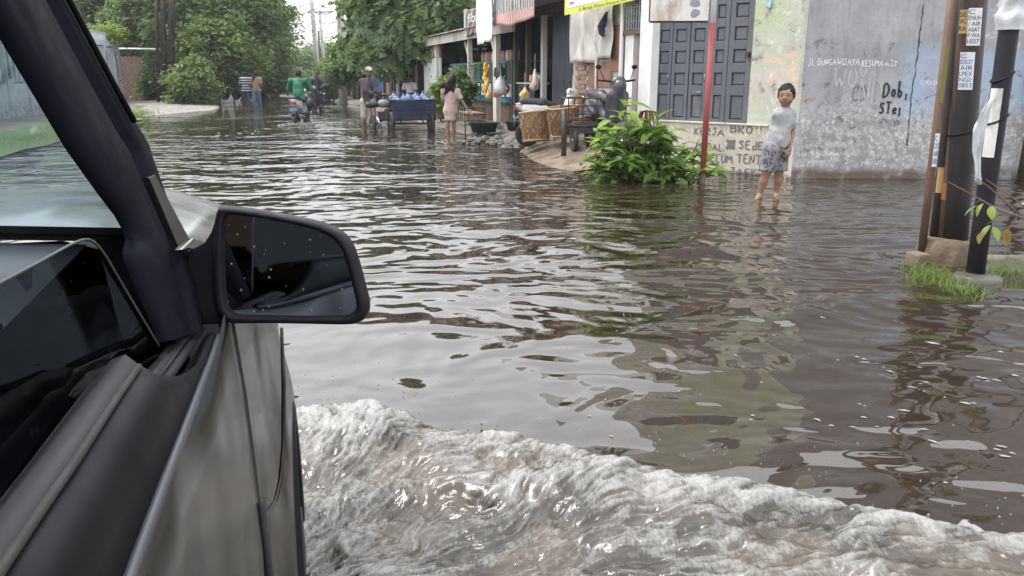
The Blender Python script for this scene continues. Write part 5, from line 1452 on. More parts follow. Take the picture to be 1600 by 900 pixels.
# lowered side window
def gp_(px, py): return cpl(px, py, -.142, .22, 1.15)
gtop = [(-260, 560), (-120, 500), (0, 441), (60, 409), (105, 384), (125, 375), (138, 374), (149, 381), (162, 398), (200, 463), (247, 541)]
g_t = resample([gp_(*p) for p in gtop], 40)
g_t = [Vector((g_t[0].x, -.9, g_t[0].z))] + g_t
g_b = [Vector((-.133, p.y, min(p.z - .002, 1.02 if p.y < .55 else 1.04))) for p in g_t]
mb = MB(); mb.grid([g_t, g_b]); mb.build('door_glass', M['glass_side'], car, True)
ge = MB(); ge.tube([p + Vector((.001, 0, 0)) for p in g_t[1:]], .0012, 6); ge.build('glass_edge', pmat('glass_edge', (.05, .055, .052), (.07, .07, .066), 8, .4, 0, spec=.3), car, True)
dc = MB(); dc.prism([ap_(250, 535, -.03), ap_(196, 372, -.03), ap_(300, 395, -.03), ap_(312, 512, -.03)], (-.03, 0, 0)); dc.build('sail_panel', M['car_inner'], car)
# door mirror
NM = Vector((-.17, -.97, .13)).normalized(); P0 = Vector((-.02, .98, 1.12))
outl = [(341, 327), (352, 325), (400, 331), (455, 341), (500, 351), (528, 364), (545, 383), (556, 412), (566, 450), (572, 475), (570, 493), (560, 503), (542, 507), (480, 506), (410, 505), (362, 505), (349, 499), (338, 485), (333, 450), (333, 400), (335, 350)]
inn = [(352, 338), (362, 335), (402, 340), (452, 349), (493, 359), (518, 371), (533, 388), (543, 415), (552, 450), (557, 473), (556, 485), (548, 492), (534, 495), (480, 496), (412, 495), (372, 494), (361, 489), (353, 478), (349, 450), (347, 400), (348, 355)]
mir = thing('door_mirror', (0, 0, 0), 0, None, None, None, car)
OP = [cn(*p, P0, NM) for p in outl]; IP = [cn(*p, P0, NM) for p in inn]
def dens(P, k=3):
    n = len(P); out = []
    for i in range(n):
        p0, p1, p2, p3 = P[i - 1], P[i], P[(i + 1) % n], P[(i + 2) % n]
        for j in range(k):
            t_ = j / k
            out.append(.5 * ((2 * p1) + (p2 - p0) * t_ + (2 * p0 - 5 * p1 + 4 * p2 - p3) * t_ ** 2 + (3 * p1 - p0 - 3 * p2 + p3) * t_ ** 3))
    return out
OP, IP = dens(OP), dens(IP)
cen = sum(OP, Vector()) / len(OP)
def ring(P, sc, dn): return [cen + (p - cen) * sc - NM * dn for p in P]
rows_ = [ring(IP, .985, .010), ring(IP, 1.0, -.002), ring([a.lerp(b, .55) for a, b in zip(IP, OP)], 1.0, -.005), ring(OP, 1.0, .0), ring(OP, 1.025, .012), ring(OP, 1.03, .03), ring(OP, .97, .055), ring(OP, .80, .085), ring(OP, .45, .102), ring(OP, .05, .106)]
mb = MB(); mb.grid(rows_, closed=True); mb.build('housing', M['black'], mir, True)
gm = NT('mirror_glass'); b_ = gm.bsdf(Base_Color=(.17, .195, .23), Metallic=1.0, Roughness=.035); M['mirror'] = gm.finish(b_)
gl_ = MB(); gl_.add(ring(IP, .99, .006), [tuple(range(len(IP)))]); gl_.build('mirror_glass', M['mirror'], mir)
dm = glassmat('water_drop', (.9, .92, .95), 1.0); dp = MB(); r_ = random.Random(5)
ex = (OP[30] - OP[0]); 
for i in range(34):
    px, py = r_.uniform(356, 545), r_.uniform(345, 490)
    if py < 338 + (px - 350) * .15: continue
    s_ = r_.uniform(.0007, .0017)
    dp.sphere(cn(px, py, P0 - NM * .006, NM), (s_, s_, s_), 7, 5)
o = dp.build('water_drops', pmat('water_drop_skin', (.12, .13, .14), (.16, .17, .18), 9, .12, 0), mir, True); o["kind"] = "stuff"
arm = MB()
ao = [(335, 345), (330, 362), (320, 378), (306, 386), (294, 392), (288, 440), (290, 500), (312, 508), (340, 506), (352, 503), (340, 470), (337, 400)]
A1 = [cn(*p, P0 - NM * .004, NM) for p in ao]
arm.prism(A1, -NM * .05); arm.build('mirror_arm', M['black'], mir, bevel=.004)
# ------------------------------------------------------------------ bow wave thrown up by the front wheel
fr_px = [(430, 652), (470, 646), (560, 640), (640, 648), (720, 668), (830, 682), (900, 700), (960, 716), (1100, 742), (1300, 780), (1450, 808), (1600, 833), (1750, 860), (1900, 890)]
fr_pt = [gnd(px, py, .03) for px, py in fr_px]
FX = np.array([p.x for p in fr_pt]); FY = np.array([p.y for p in fr_pt])
dx_ = .0058
bx_ = np.arange(-1.25, 2.5, dx_); by_ = np.arange(1.0, 3.35, dx_)
BX, BY = np.meshgrid(bx_, by_)
WHX, WHY = -.75, 1.55                                     # wheel contact
RR = np.hypot(BX - WHX, BY - WHY); TH = np.arctan2(BY - WHY, BX - WHX)
edge = .055 * fbm(BX * 5, BY * 5, 3.3, 3) + .03 * fbm(BX * 22, BY * 22, 1.7, 3)
dd = np.interp(BX, FX, FY) + edge - BY
wx = BX + .10 * fbm(BX * 3.1, BY * 3.1, 7.7, 3); wy = BY + .10 * fbm(BX * 3.1 + 40, BY * 3.1, 2.2, 3)
th2 = np.arctan2(wy - WHY, wx - WHX); r2 = np.hypot(wx - WHX, wy - WHY)
streak = 1 - np.abs(fbm(th2 * 15, r2 * 2.6, .5, 5, .62)) * 2.4           # ridged strands flowing away from the wheel
fine = 1 - np.abs(fbm(th2 * 40, r2 * 9, .9, 4, .65)) * 2.2
lump = fbm(wx * 3.4, wy * 4.2, 5.1, 4)
lump2 = fbm(BX * 9, BY * 9, 8.8, 3)
rise = smooth(-.01, .16, dd)
prof = rise * (.080 + .028 * np.exp(-((BX + .55) / .35) ** 2)) * (1 - .45 * smooth(.25, .9, dd))
H = prof + rise * (.052 * lump + .020 * lump2 + .012 * streak + .0022 * fine + .007 * fbm(BX * 26, BY * 26, 4.4, 3) * smooth(.6, .0, dd))
H = np.where(dd < -.012, -.06, H)
foam = .26 + .34 * smooth(.0, .05, dd) * smooth(.45, .08, dd) + .36 * (streak - .45) + .42 * (fine - .5) + .5 * lump
foam = np.clip(foam + .12 * fbm(BX * 40, BY * 40, 6.1, 3), 0, 1)
V = np.stack([BX.ravel(), BY.ravel(), H.ravel()], 1)
F = grid_faces(*BX.shape)
keepv = (dd > -.02) & ((BX * CC + BY * CS) > -.10)
kv = keepv.ravel(); F = F[kv[F].all(1)]
used = np.unique(F); re = np.full(len(V), -1); re[used] = np.arange(len(used))
me = np_mesh('bow_wave', V[used], re[F], True)
at_ = me.attributes.new('foam', 'FLOAT', 'POINT'); at_.data.foreach_set('value', foam.ravel()[used].astype(np.float32))
t = NT('churned_water')
fa = t.n("Attribute", {'attribute_name': 'foam'}).outputs["Fac"]
pos = t.n("NewGeometry").outputs["Position"]
fn1 = t.n("TexNoise", Vector=t.n("Mapping", Vector=pos, Scale=(120, 34, 60), Rotation=(0, 0, .45)).outputs[0], Scale=1.0, Detail=4, Roughness=.65).outputs["Fac"]
ff = t.ramp(t.math('ADD', fa, t.math('MULTIPLY', t.math('SUBTRACT', fn1, .5), .9)), .28, .88)
brown = t.mix(t.ramp(t.noise(4.0, pos, 3), .42, .58), (.033, .028, .022), (.075, .060, .043))
wcol = t.mix(ff, brown, (.245, .24, .228))
b1_ = t.bsdf(Base_Color=wcol, Roughness=t.ramp(ff, 0, 1, .05, .28), IOR=1.5, Normal=t.bump(fn1, .25, .008))
b1_.inputs["Subsurface Weight"].default_value = 0.0
M['churn'] = t.finish(b1_)
bw_o = mesh_obj('bow_wave', me, M['churn'])
tag(bw_o, 'churning white and brown bow wave beside the car', 'wave', kind='stuff')
# droplets and little jets flying off the crest
r = np.random.default_rng(17)
dr_ = MB()
for i in range(230):
    X = r.uniform(-.85, 1.9); Yf = float(np.interp(X, FX, FY)); dY = r.normal() * .06 - .01
    if r.random() < .35: dY -= abs(r.normal()) * .45
    s_ = r.uniform(.0009, .0032) * (1.4 if r.random() < .1 else 1); z = .05 + abs(r.normal()) * .05
    if dY > .02: z = abs(r.normal()) * .03 + .004
    else: z += .07
    dr_.sphere((X, Yf + dY, z), (s_, s_, s_ * r.uniform(1, 2.0)), 6, 4)
for i in range(0):
    X = r.uniform(-.6, 1.8); Yf = float(np.interp(X, FX, FY)) - abs(r.normal()) * .03; hh = r.uniform(.03, .07)
    dr_.tube([(X, Yf, .03), (X + r.normal() * .006, Yf + .004, .05 + hh * .6), (X + r.normal() * .012, Yf + .006, .05 + hh)], [.005, .0022, .003], 6)
M['drop'] = pmat('splash_drop', (.24, .24, .23), (.18, .18, .17), 20, .1, 0)
o = dr_.build('splash_drops', M['drop'], None, True); tag(o, 'droplets thrown off the crest of the bow wave', 'droplets', kind='stuff')
# floating foam flecks and scraps on the water
fl_ = MB()
def fleck(px, py, w, asp, rz, z=.004, jag=.3):
    p = gnd(px, py); n = 11
    P = []
    for k in range(n):
        q = 6.283 * k / n; rr_ = w * max(.25, 1 + jag * r.normal() * 1.1)
        P.append(Vector((p.x + math.cos(q) * rr_ * math.cos(rz) - math.sin(q) * rr_ * asp * math.sin(rz), p.y + math.cos(q) * rr_ * math.sin(rz) + math.sin(q) * rr_ * asp * math.cos(rz), z)))
    c = sum(P, Vector()) / n + Vector((0, 0, .004))
    fl_.add(P + [c], [(k, (k + 1) % n, n) for k in range(n)])
for i in range(22):
    px, py = r.uniform(1180, 1640), r.uniform(535, 800)
    if py > 640 + (px - 900) * .26 - 30: continue
    if r.random() > (px - 1050) / 420: continue
    fleck(px, py, r.uniform(.007, .022) * (1.6 if r.random() < .15 else 1), r.uniform(.25, .55), -.45 + r.normal() * .2)
for i in range(22): fleck(r.uniform(880, 1250), r.uniform(430, 690), r.uniform(.004, .010), .5, r.normal() * .4)
for cx, cy, n_, ln in ((1420, 590, 14, 60), (1490, 625, 16, 70), (1400, 680, 16, 70), (1540, 690, 14, 60), (1360, 640, 10, 50), (1560, 600, 12, 50)):
    for i in range(n_ // 3):
        q = r.uniform(-1, 1); fleck(cx + q * ln, cy + q * ln * .32 + r.normal() * 5, r.uniform(.003, .03) * r.random() ** .5, r.uniform(.2, .5), -.5 + r.normal() * .2)
o = fl_.build('foam_flecks', M['foam'], None, True); tag(o, 'white foam flecks drifting on the brown water', 'foam', kind='stuff')
# white water round the waders and the scooter, plus reflection streaks as pale flecks
wk = MB()
def splash(px, py, rx, ry, n, h, s0=.012, s1=.05):
    c = gnd(px, py)
    for i in range(n):
        a = r.uniform(0, 6.283); q = r.random() ** .5
        x, y = c.x + math.cos(a) * rx * q, c.y + math.sin(a) * ry * q
        s_ = r.uniform(s0, s1); wk.sphere((x, y, r.uniform(0, h) * (1 - q)), (s_ * r.uniform(1, 3), s_ * r.uniform(1, 2), s_ * .22), 6, 4)
splash(462, 195, .5, .7, 70, .10, .008, .03); splash(485, 192, .7, .5, 30, .05, .008, .03)
splash(707, 222, .35, .4, 60, .10, .008, .03); splash(735, 222, .5, .35, 50, .05, .008, .03)
splash(580, 204, .3, .3, 16, .02, .006, .02); splash(395, 169, .5, .5, 14, .02, .006, .018)
splash(1183, 308, .06, .05, 10, .01, .003, .008); splash(1215, 310, .06, .05, 10, .01, .003, .008)
for x0, y0, x1, y1, n_ in ((430, 203, 330, 212, 14), (500, 200, 590, 225, 16)):  # stretched pale flecks stand in for bright reflections on the water
    for i in range(n_):
        q = r.random(); c = gnd(x0 + (x1 - x0) * q + r.normal() * 6, y0 + (y1 - y0) * q + r.normal() * 2.2)
        s_ = r.uniform(.01, .035); wk.sphere((c.x, c.y, 0), (s_ * r.uniform(1.5, 4), s_ * .6, .005), 6, 4)
o = wk.build('wake_foam_glints', M['foam'], None, True); tag(o, 'white water churned up round the scooter and the waders, plus flecks standing in for bright reflections', 'foam', kind='stuff')
# ------------------------------------------------------------------ people: one continuous skin per body
def surface_nets(D, org, vox):
    s = D < 0
    nx, ny, nz = D.shape
    c = [s[i:nx - 1 + i, j:ny - 1 + j, k:nz - 1 + k] for i in (0, 1) for j in (0, 1) for k in (0, 1)]
    cnt = sum(a.astype(np.int8) for a in c)
    act = (cnt > 0) & (cnt < 8)
    idx = -np.ones(act.shape, dtype=np.int64); ii = np.argwhere(act); idx[act] = np.arange(len(ii))
    acc = np.zeros((len(ii), 3)); num = np.zeros(len(ii))
    corners = [(i, j, k) for i in (0, 1) for j in (0, 1) for k in (0, 1)]
    val = {cc: D[ii[:, 0] + cc[0], ii[:, 1] + cc[1], ii[:, 2] + cc[2]] for cc in corners}
    for a in corners:
        for ax in range(3):
            if a[ax]: continue
            b = list(a); b[ax] = 1; b = tuple(b)
            va, vb = val[a], val[b]; m = (va < 0) != (vb < 0)
            tt = np.where(m, va / np.where(m, va - vb, 1), 0)
            P = np.tile(np.array(a, float), (len(ii), 1)); P[:, ax] += tt
            acc += np.where(m[:, None], P, 0); num += m
    V = (ii + acc / np.maximum(num, 1)[:, None]) * vox + org
    Fs = []
    for ax in range(3):
        o1, o2 = (ax + 1) % 3, (ax + 2) % 3
        sl0 = [slice(1, -1)] * 3; sl1 = [slice(1, -1)] * 3
        sl0[ax] = slice(0, -1); sl1[ax] = slice(1, None)
        a, b = s[tuple(sl0)], s[tuple(sl1)]
        e = np.argwhere(a != b); flip = a[tuple(e.T)]
        off = np.ones(3, int); off[ax] = 0; e = e + off
        def q(d1, d2):
            p = e.copy(); p[:, o1] += d1; p[:, o2] += d2; return idx[p[:, 0], p[:, 1], p[:, 2]]
        f = np.stack([q(-1, -1), q(0, -1), q(0, 0), q(-1, 0)], 1)
        f[~flip] = f[~flip][:, ::-1]
        Fs.append(f)
    F = np.concatenate(Fs); F = F[(F >= 0).all(1)]
    return V, F
def vec(p): return np.array(p, float)
def RC(a, b, ra, rb, cuts=(), inf=0.0): return ('rc', vec(a), vec(b), ra + inf, rb + inf, cuts)
def EL(c, r, R=None, cuts=()): return ('el', vec(c), vec(r), R if R is not None else np.eye(3), None, cuts)
def sdf(prims, vox, k, noise=None, cuts=()):
    lo = np.min([np.minimum(p[1], p[2]) - max(p[3], p[4]) if p[0] == 'rc' else p[1] - p[2].max() for p in prims], axis=0) - 3 * vox - k
    hi = np.max([np.maximum(p[1], p[2]) + max(p[3], p[4]) if p[0] == 'rc' else p[1] + p[2].max() for p in prims], axis=0) + 3 * vox + k
    n = np.ceil((hi - lo) / vox).astype(int) + 1
    D = np.full(n, 1.0)
    ax = [lo[i] + np.arange(n[i]) * vox for i in range(3)]
    for p in prims:
        if p[0] == 'rc': l, h = np.minimum(p[1], p[2]) - max(p[3], p[4]), np.maximum(p[1], p[2]) + max(p[3], p[4])
        else: l, h = p[1] - p[2].max(), p[1] + p[2].max()
        m = k * 1.2 + 3 * vox
        i0 = np.maximum(0, np.floor((l - m - lo) / vox).astype(int)); i1 = np.minimum(n, np.ceil((h + m - lo) / vox).astype(int) + 1)
        X, Y, Z = np.meshgrid(*[ax[i][i0[i]:i1[i]] for i in range(3)], indexing='ij')
        P = np.stack([X, Y, Z], -1)
        if p[0] == 'rc':
            ab = p[2] - p[1]; L2 = max(ab @ ab, 1e-9)
            t_ = np.clip(((P - p[1]) @ ab) / L2, 0, 1)
            d = np.linalg.norm(P - p[1] - t_[..., None] * ab, axis=-1) - (p[3] + (p[4] - p[3]) * t_)
        else:
            q = (P - p[1]) @ p[3]
            k0 = np.linalg.norm(q / p[2], axis=-1); k1 = np.linalg.norm(q / p[2] ** 2, axis=-1)
            d = k0 * (k0 - 1) / np.maximum(k1, 1e-9)
        for pt, nn in p[5]: d = np.maximum(d, (P - vec(pt)) @ vec(nn))
        S_ = D[i0[0]:i1[0], i0[1]:i1[1], i0[2]:i1[2]]
        h_ = np.clip(.5 + .5 * (S_ - d) / k, 0, 1)
        D[i0[0]:i1[0], i0[1]:i1[1], i0[2]:i1[2]] = S_ + (d - S_) * h_ - k * h_ * (1 - h_)
    if noise or cuts:
        X, Y, Z = np.meshgrid(*ax, indexing='ij')
        if noise:
            near_ = np.abs(D) < noise[0] * 2 + 2 * vox
            D[near_] += noise[0] * fbm(X[near_] * noise[1], Y[near_] * noise[1], Z[near_] * noise[1] * noise[2] + .01, 2)
        for pt, nn in cuts:
            pt, nn = vec(pt), vec(nn)
            D = np.maximum(D, (X - pt[0]) * nn[0] + (Y - pt[1]) * nn[1] + (Z - pt[2]) * nn[2])
    return surface_nets(D, lo, vox)
def sdf_obj(name, prims, vox, k, mat, parent, noise=None, cuts=(), bone=False):
    V, F = sdf(prims, vox, k, noise, cuts)
    o = mesh_obj(name, np_mesh(name, V, F, True), mat, parent)
    md = o.modifiers.new('smooth', 'SMOOTH'); md.factor = .5; md.iterations = 2
    return o
def unit(v): v = vec(v); return v / max(1e-9, np.linalg.norm(v))
def hand_prims(w, d, nrm, side, s, curl=.5):
    """palm and five separate fingers; d along the hand, nrm palm normal, side = thumb direction"""
    d = unit(d); nrm = unit(vec(nrm) - d * (vec(nrm) @ d)); sd = np.cross(d, nrm); sd = sd if sd @ vec(side) > 0 else -sd
    w = vec(w); pr_ = []
    R_ = np.stack([sd, d, nrm], 1)
    pr_.append(EL(w + d * .045 * s, (.038 * s, .052 * s, .017 * s), R_))
    for i, (o_, L) in enumerate(((.027, .068), (.009, .078), (-.009, .072), (-.026, .056))):
        a = w + (d * .082 + sd * o_) * s; L *= s
        b = a + (d * math.cos(curl * .6) + nrm * math.sin(curl * .6)) * L * .5
        c = b + (d * math.cos(curl * 1.7) + nrm * math.sin(curl * 1.7)) * L * .5
        pr_ += [RC(a - d * .02 * s, b, .0088 * s, .0080 * s), RC(b, c, .0080 * s, .0068 * s)]
    a = w + (d * .025 + sd * .03) * s; b = a + unit(d * .6 + sd * .8 + nrm * .3) * .035 * s; c = b + unit(d * .9 + sd * .25 + nrm * .4) * .03 * s
    pr_ += [RC(a, b, .0115 * s, .0095 * s), RC(b, c, .0095 * s, .0075 * s)]
    return pr_
def rotz(a): c, s = math.cos(a), math.sin(a); return np.array([[c, -s, 0], [s, c, 0], [0, 0, 1.0]])
def person(label, loc, J, s=1.0, g=1.0, skin='skin', vox=.012, face=0.0, hs=(.078, .098, .118), shirt=None, pants=None, hair=True, hairmat=None, hand=(.6, .6), palm=None, rz=0.0, extra=None, nofeet=False, group='people out in the flooded street'):
    """J: joints in metres, local axes as seen from the camera (x right, y away, z up); front of the face at angle face from -y"""
    e = thing('person', loc, rz, label, 'person', group)
    J = {k_: vec(v) for k_, v in J.items()}
    hw, hd, hh = [q * s for q in hs]
    fwd = vec((math.sin(face), -math.cos(face), 0)); rt = vec((math.cos(face), math.sin(face), 0)); up = vec((0, 0, 1.0))
    tilt = J.get('tilt', vec((0, 0, 0)))
    fwd = unit(fwd + up * tilt[2]); up2 = np.cross(rt, fwd); up2 = up2 if up2[2] > 0 else -up2
    HR = np.stack([rt, fwd, up2], 1)
    hc = J['head']
    def hp(x, y, z): return hc + rt * x * hw + fwd * y * hd + up2 * z * hh
    body = [EL(hc + up2 * .12 * hh, (hw, hd, hh * .88), HR), EL(hp(0, .12, -.42), (hw * .84, hd * .78, hh * .56), HR), RC(hp(0, .55, -.72), hp(0, .50, -.80), .022 * s, .02 * s),
            RC(hp(0, .90, .05), hp(0, 1.06, -.24), .009 * s, .014 * s), RC(hp(-.18, .95, -.27), hp(.18, .95, -.27), .009 * s, .009 * s),
            RC(hp(-.25, .84, -.52), hp(.25, .84, -.52), .011 * s, .011 * s), RC(hp(-.45, .80, .14), hp(.45, .80, .14), .015 * s, .015 * s),
            EL(hp(-1.02, -.05, -.1), (.012 * s, .024 * s, .034 * s), HR), EL(hp(1.02, -.05, -.1), (.012 * s, .024 * s, .034 * s), HR),
            EL(hp(-.5, .55, -.38), (.028 * s * g, .03 * s, .034 * s), HR), EL(hp(.5, .55, -.38), (.028 * s * g, .03 * s, .034 * s), HR)]
    neckr = .052 * s * (g ** .5)
    body += [RC(J['neck'] - vec((0, 0, .02 * s)), hc - up2 * .45 * hh - fwd * .15 * hd, neckr * 1.1, neckr)]
    tor = [RC(J['pelvis'], J['waist'], .105 * s * g, .106 * s * g), RC(J['waist'], J['chest'], .106 * s * g, .100 * s * g), RC(J['shL'], J['shR'], .055 * s * (g ** .3), .055 * s * (g ** .3)),
           RC(J['chest'], J['neck'] - vec((0, 0, .03 * s)), .09 * s * g, .058 * s * g), RC(J['hipL'], J['hipR'], .092 * s * g, .092 * s * g)]
    tor += [RC(J['hipL'] * .65 + J['hipR'] * .35, J['shL'] * .6 + J['shR'] * .4 - vec((0, 0, .03 * s)), .088 * s * g, .070 * s * g), RC(J['hipR'] * .65 + J['hipL'] * .35, J['shR'] * .6 + J['shL'] * .4 - vec((0, 0, .03 * s)), .088 * s * g, .070 * s * g)]
    if J.get('belly') is not None: tor += [RC(J['belly'], J['belly'] + vec((0, 0, .06 * s)), .105 * s * g, .095 * s * g)]
    body += tor
    for q in 'LR':
        body += [RC(J['hip' + q], J['knee' + q], .078 * s * g, .054 * s * g), RC(J['knee' + q], J['knee' + q] * .6 + J['ank' + q] * .4, .052 * s * g, .052 * s * g),
                 RC(J['knee' + q] * .6 + J['ank' + q] * .4, J['ank' + q], .050 * s * g, .034 * s)]
        if not nofeet: body += [RC(J['ank' + q] - vec((0, 0, .015 * s)), J['toe' + q], .036 * s, .027 * s)]
        body += [RC(J['sh' + q], J['el' + q], .048 * s * g, .038 * s * g), RC(J['el' + q], J['wr' + q], .037 * s * g, .025 * s)]
        hdv = J.get('hd' + q); hdv = unit(hdv) if hdv is not None else unit(J['wr' + q] - J['el' + q])
        pn = J.get('pn' + q, vec((-1 if q == 'R' else 1, -.2, 0)))
        body += hand_prims(J['wr' + q], hdv, pn, J.get('th' + q, fwd), s * 1.05, hand[0 if q == 'L' else 1])
    sdf_obj('body', body, vox, .022 * s, M[skin], e)
    if shirt:
        mat, sl, hem, inf, ns = shirt
        pr_ = [('rc', a, b, ra + inf * s, rb + inf * s, ((vec((0, 0, hem)), vec((0, 0, -1.0))),)) for _, a, b, ra, rb, _c in tor]
        if J.get('skirt') is not None:
            pr_.append(RC(J['pelvis'], J['skirt'], .12 * s * g, .135 * s * g, ((vec((0, 0, hem)), vec((0, 0, -1.0))),), inf * s))
        nk = J['neck']
        for q in 'LR':
            a, b, c = J['sh' + q], J['el' + q], J['wr' + q]
            if sl <= 1:
                en = a + (b - a) * sl; pr_.append(RC(a, en + (b - a) * .1, .054 * s * g, .050 * s * g, ((en, unit(b - a)),), inf * s))
            else:
                en = b + (c - b) * (sl - 1)
                pr_ += [RC(a, b, .052 * s * g, .042 * s * g, (), inf * s), RC(b, en, .042 * s * g, .034 * s * g, ((en, unit(c - b)),), inf * s)]
        sdf_obj('shirt', pr_, vox, .055 * s, mat, e, ns, cuts=((nk + vec((0, 0, .04 * s)) + fwd * 0, unit(up + fwd * .12)),))
    if pants:
        mat, frac, inf, ns = pants
        wst = J['waist'][2] - .01 * s
        pr_ = [RC(J['pelvis'], J['waist'], .107 * s * g, .102 * s * g, ((vec((0, 0, wst)), up),), inf * s), RC(J['hipL'], J['hipR'], .094 * s * g, .094 * s * g, (), inf * s)]
        for q in 'LR':
            a, b, c = J['hip' + q], J['knee' + q], J['ank' + q]
            if frac <= 1:
                en = a + (b - a) * frac; pr_.append(RC(a, en + (b - a) * .12, .086 * s * g, .076 * s * g, ((en, unit(b - a)),), inf * s))
            else:
                en = b + (c - b) * (frac - 1)
                pr_ += [RC(a, b, .082 * s * g, .060 * s * g, (), inf * s), RC(b, en, .058 * s * g, .048 * s * g, ((en, unit(c - b)),), inf * s)]
        sdf_obj('trousers' if frac > 1 else 'shorts', pr_, vox, .02 * s, mat, e, ns)
    if hair is True:
        pr_ = [EL(hc + up2 * .16 * hh - fwd * .006, (hw * 1.10, hd * 1.08, hh * .95), HR)]
        sdf_obj('hair', pr_, min(vox, .009), .01, hairmat or M['hair'], e, (.013, 34, 1.0), cuts=((hp(0, .80, .40), unit(fwd * .80 - up2 * .60)), (hp(0, -.1, -.5), -up2)))
    # face details
    for sx in (-1, 1):
        ee = MB(); ee.sphere(hp(.36 * sx, .90, .02), (.0135 * s, .006 * s, .0055 * s), 10, 6, M=Matrix(HR.tolist())); ey = ee.build('eye', M['eyewhite'], e, True)
        ee = MB(); ee.sphere(hp(.36 * sx, .935, .02), (.0062 * s, .004 * s, .0055 * s), 8, 6, M=Matrix(HR.tolist())); ee.build('iris', M['hair'], ey, True)
        bb_ = MB(); bb_.tube([hp(.16 * sx, .985, .17), hp(.4 * sx, .95, .23), hp(.6 * sx, .84, .16)], [.004 * s, .0052 * s, .003 * s], 6); bb_.build('eyebrow', M['hair'], e, True)
    mm = MB(); mm.tube([hp(-.26, .945, -.54), hp(0, .985, -.52), hp(.26, .945, -.54)], [.003 * s, .0062 * s, .003 * s], 6); mm.build('mouth', M['lip'], e, True)
    return e
M['eyewhite'] = pmat('eye_white', (.22, .19, .17), None, 5, .3, 0)
M['lip'] = pmat('lip', (.24, .09, .075), None, 5, .5, 0)
def cloth_print(name, base, marks, scale=9, thr=(.56, .60), stretch=(1, 1, 1), c3=None):
    t = NT(name)
    col = t.mix(t.ramp(t.noise(4, None, 4), .35, .7), base, tuple(x * .85 for x in base))
    vo = t.n("TexVoronoi", Vector=t.co(scale=stretch), Scale=scale); 
    m = t.ramp(t.noise(scale, t.co(scale=stretch), 3, .6, 1.2), *thr)
    col = t.mix(m, col, marks)
    if c3: col = t.mix(t.ramp(t.noise(scale * .7, t.co(scale=stretch, loc=(3, 1, 7)), 2), .63, .66), col, c3)
    return t.finish(t.bsdf(Base_Color=col, Roughness=.85, Normal=t.bump(t.noise(60, None, 4), .15, .003)))
# --- boy standing in front of the grey wall
bp = gnd(1203, 309)
k_ = 1 / 135.0
CLB = cloth_print('grey_print_tee', (.32, .32, .31), (.26, .265, .265), 18, (.5, .6), c3=(.15, .24, .33))
CLS = cloth_print('grey_print_shorts', (.21, .20, .215), (.05, .048, .055), 22, (.53, .57), (1, 1, .8))
boy = person('boy in grey print T-shirt and patterned shorts wading before the grey wall', (bp.x, bp.y, 0), dict(
    pelvis=(.02, .01, .585), belly=(.03, -.025, .68), waist=(.03, .0, .69), chest=(.07, .015, .85), neck=(.085, .0, 1.0), head=(.085, -.02, 1.16),
    hipL=(-.035, -.05, .55), kneeL=(-.085, -.07, .30), ankL=(-.128, -.02, .045), toeL=(-.185, -.10, -.005),
    hipR=(.085, .045, .55), kneeR=(.085, .02, .30), ankR=(.085, .05, .04), toeR=(.055, -.07, -.01),
    shR=(.168, .08, .94), elR=(.215, .075, .73), wrR=(.150, -.09, .565), hdR=(-.35, -.15, -.9), thR=(-1, -.3, 0), pnR=(-.3, .9, 0),
    shL=(.0, -.05, .945), elL=(-.045, .03, .75), wrL=(.05, .15, .6), tilt=(0, 0, -.02)),
    s=.86, g=1.10, vox=.0066, face=-.48, hs=(.102, .112, .136), shirt=(CLB, .74, .615, .018, (.018, 13, .8)), pants=(CLS, .98, .024, (.012, 11, .4)), hand=(.5, 1.5))
# --- girl in pink running away, hair flying
gp_l = gnd(705, 223); M['pinkdress'] = cloth_print('pink_nightdress', (.46, .33, .30), (.30, .19, .18), 14, (.60, .64))
girl = person('girl in a pale pink dress wading away, dark hair blown sideways', (gp_l.x, gp_l.y, 0), dict(
    pelvis=(.0, 0, .70), waist=(.0, .0, .82), chest=(.02, .0, 1.0), neck=(.02, .0, 1.11), head=(.03, .02, 1.27),
    hipL=(-.07, 0, .66), kneeL=(-.07, -.02, .36), ankL=(-.06, .0, .0), toeL=(-.06, .12, -.06), hipR=(.07, 0, .66), kneeR=(.06, .02, .36), ankR=(.055, .06, .0), toeR=(.06, .16, -.06),
    shL=(-.13, 0, 1.06), elL=(-.17, .14, .86), wrL=(-.10, .26, .78), shR=(.15, 0, 1.06), elR=(.27, -.02, .84), wrR=(.37, -.06, .67), hdR=(.6, -.2, -.5), pnR=(0, -1, .2), thR=(.2, -.5, .6), skirt=(.0, 0, .50)),
    s=.86, g=.92, vox=.010, face=math.pi + .3, hs=(.085, .10, .12), shirt=(M['pinkdress'], .7, .46, .026, (.012, 9, .6)), hand=(.4, .25), hair=True)
hm = [EL((.03, .03, 1.30), (.10, .115, .125)), RC((.03, .0, 1.27), (-.02, -.07, 1.15), .10, .08), RC((-.0, -.04, 1.25), (-.17, -.06, 1.17), .085, .05), RC((-.1, -.05, 1.2), (-.27, -.04, 1.19), .05, .018), RC((-.02, -.06, 1.15), (-.10, -.08, 1.02), .06, .03), RC((.06, -.05, 1.18), (.06, -.09, 1.04), .05, .025)]
sdf_obj('hair', hm, .009, .025, M['hair'], girl, (.02, 14, .5))
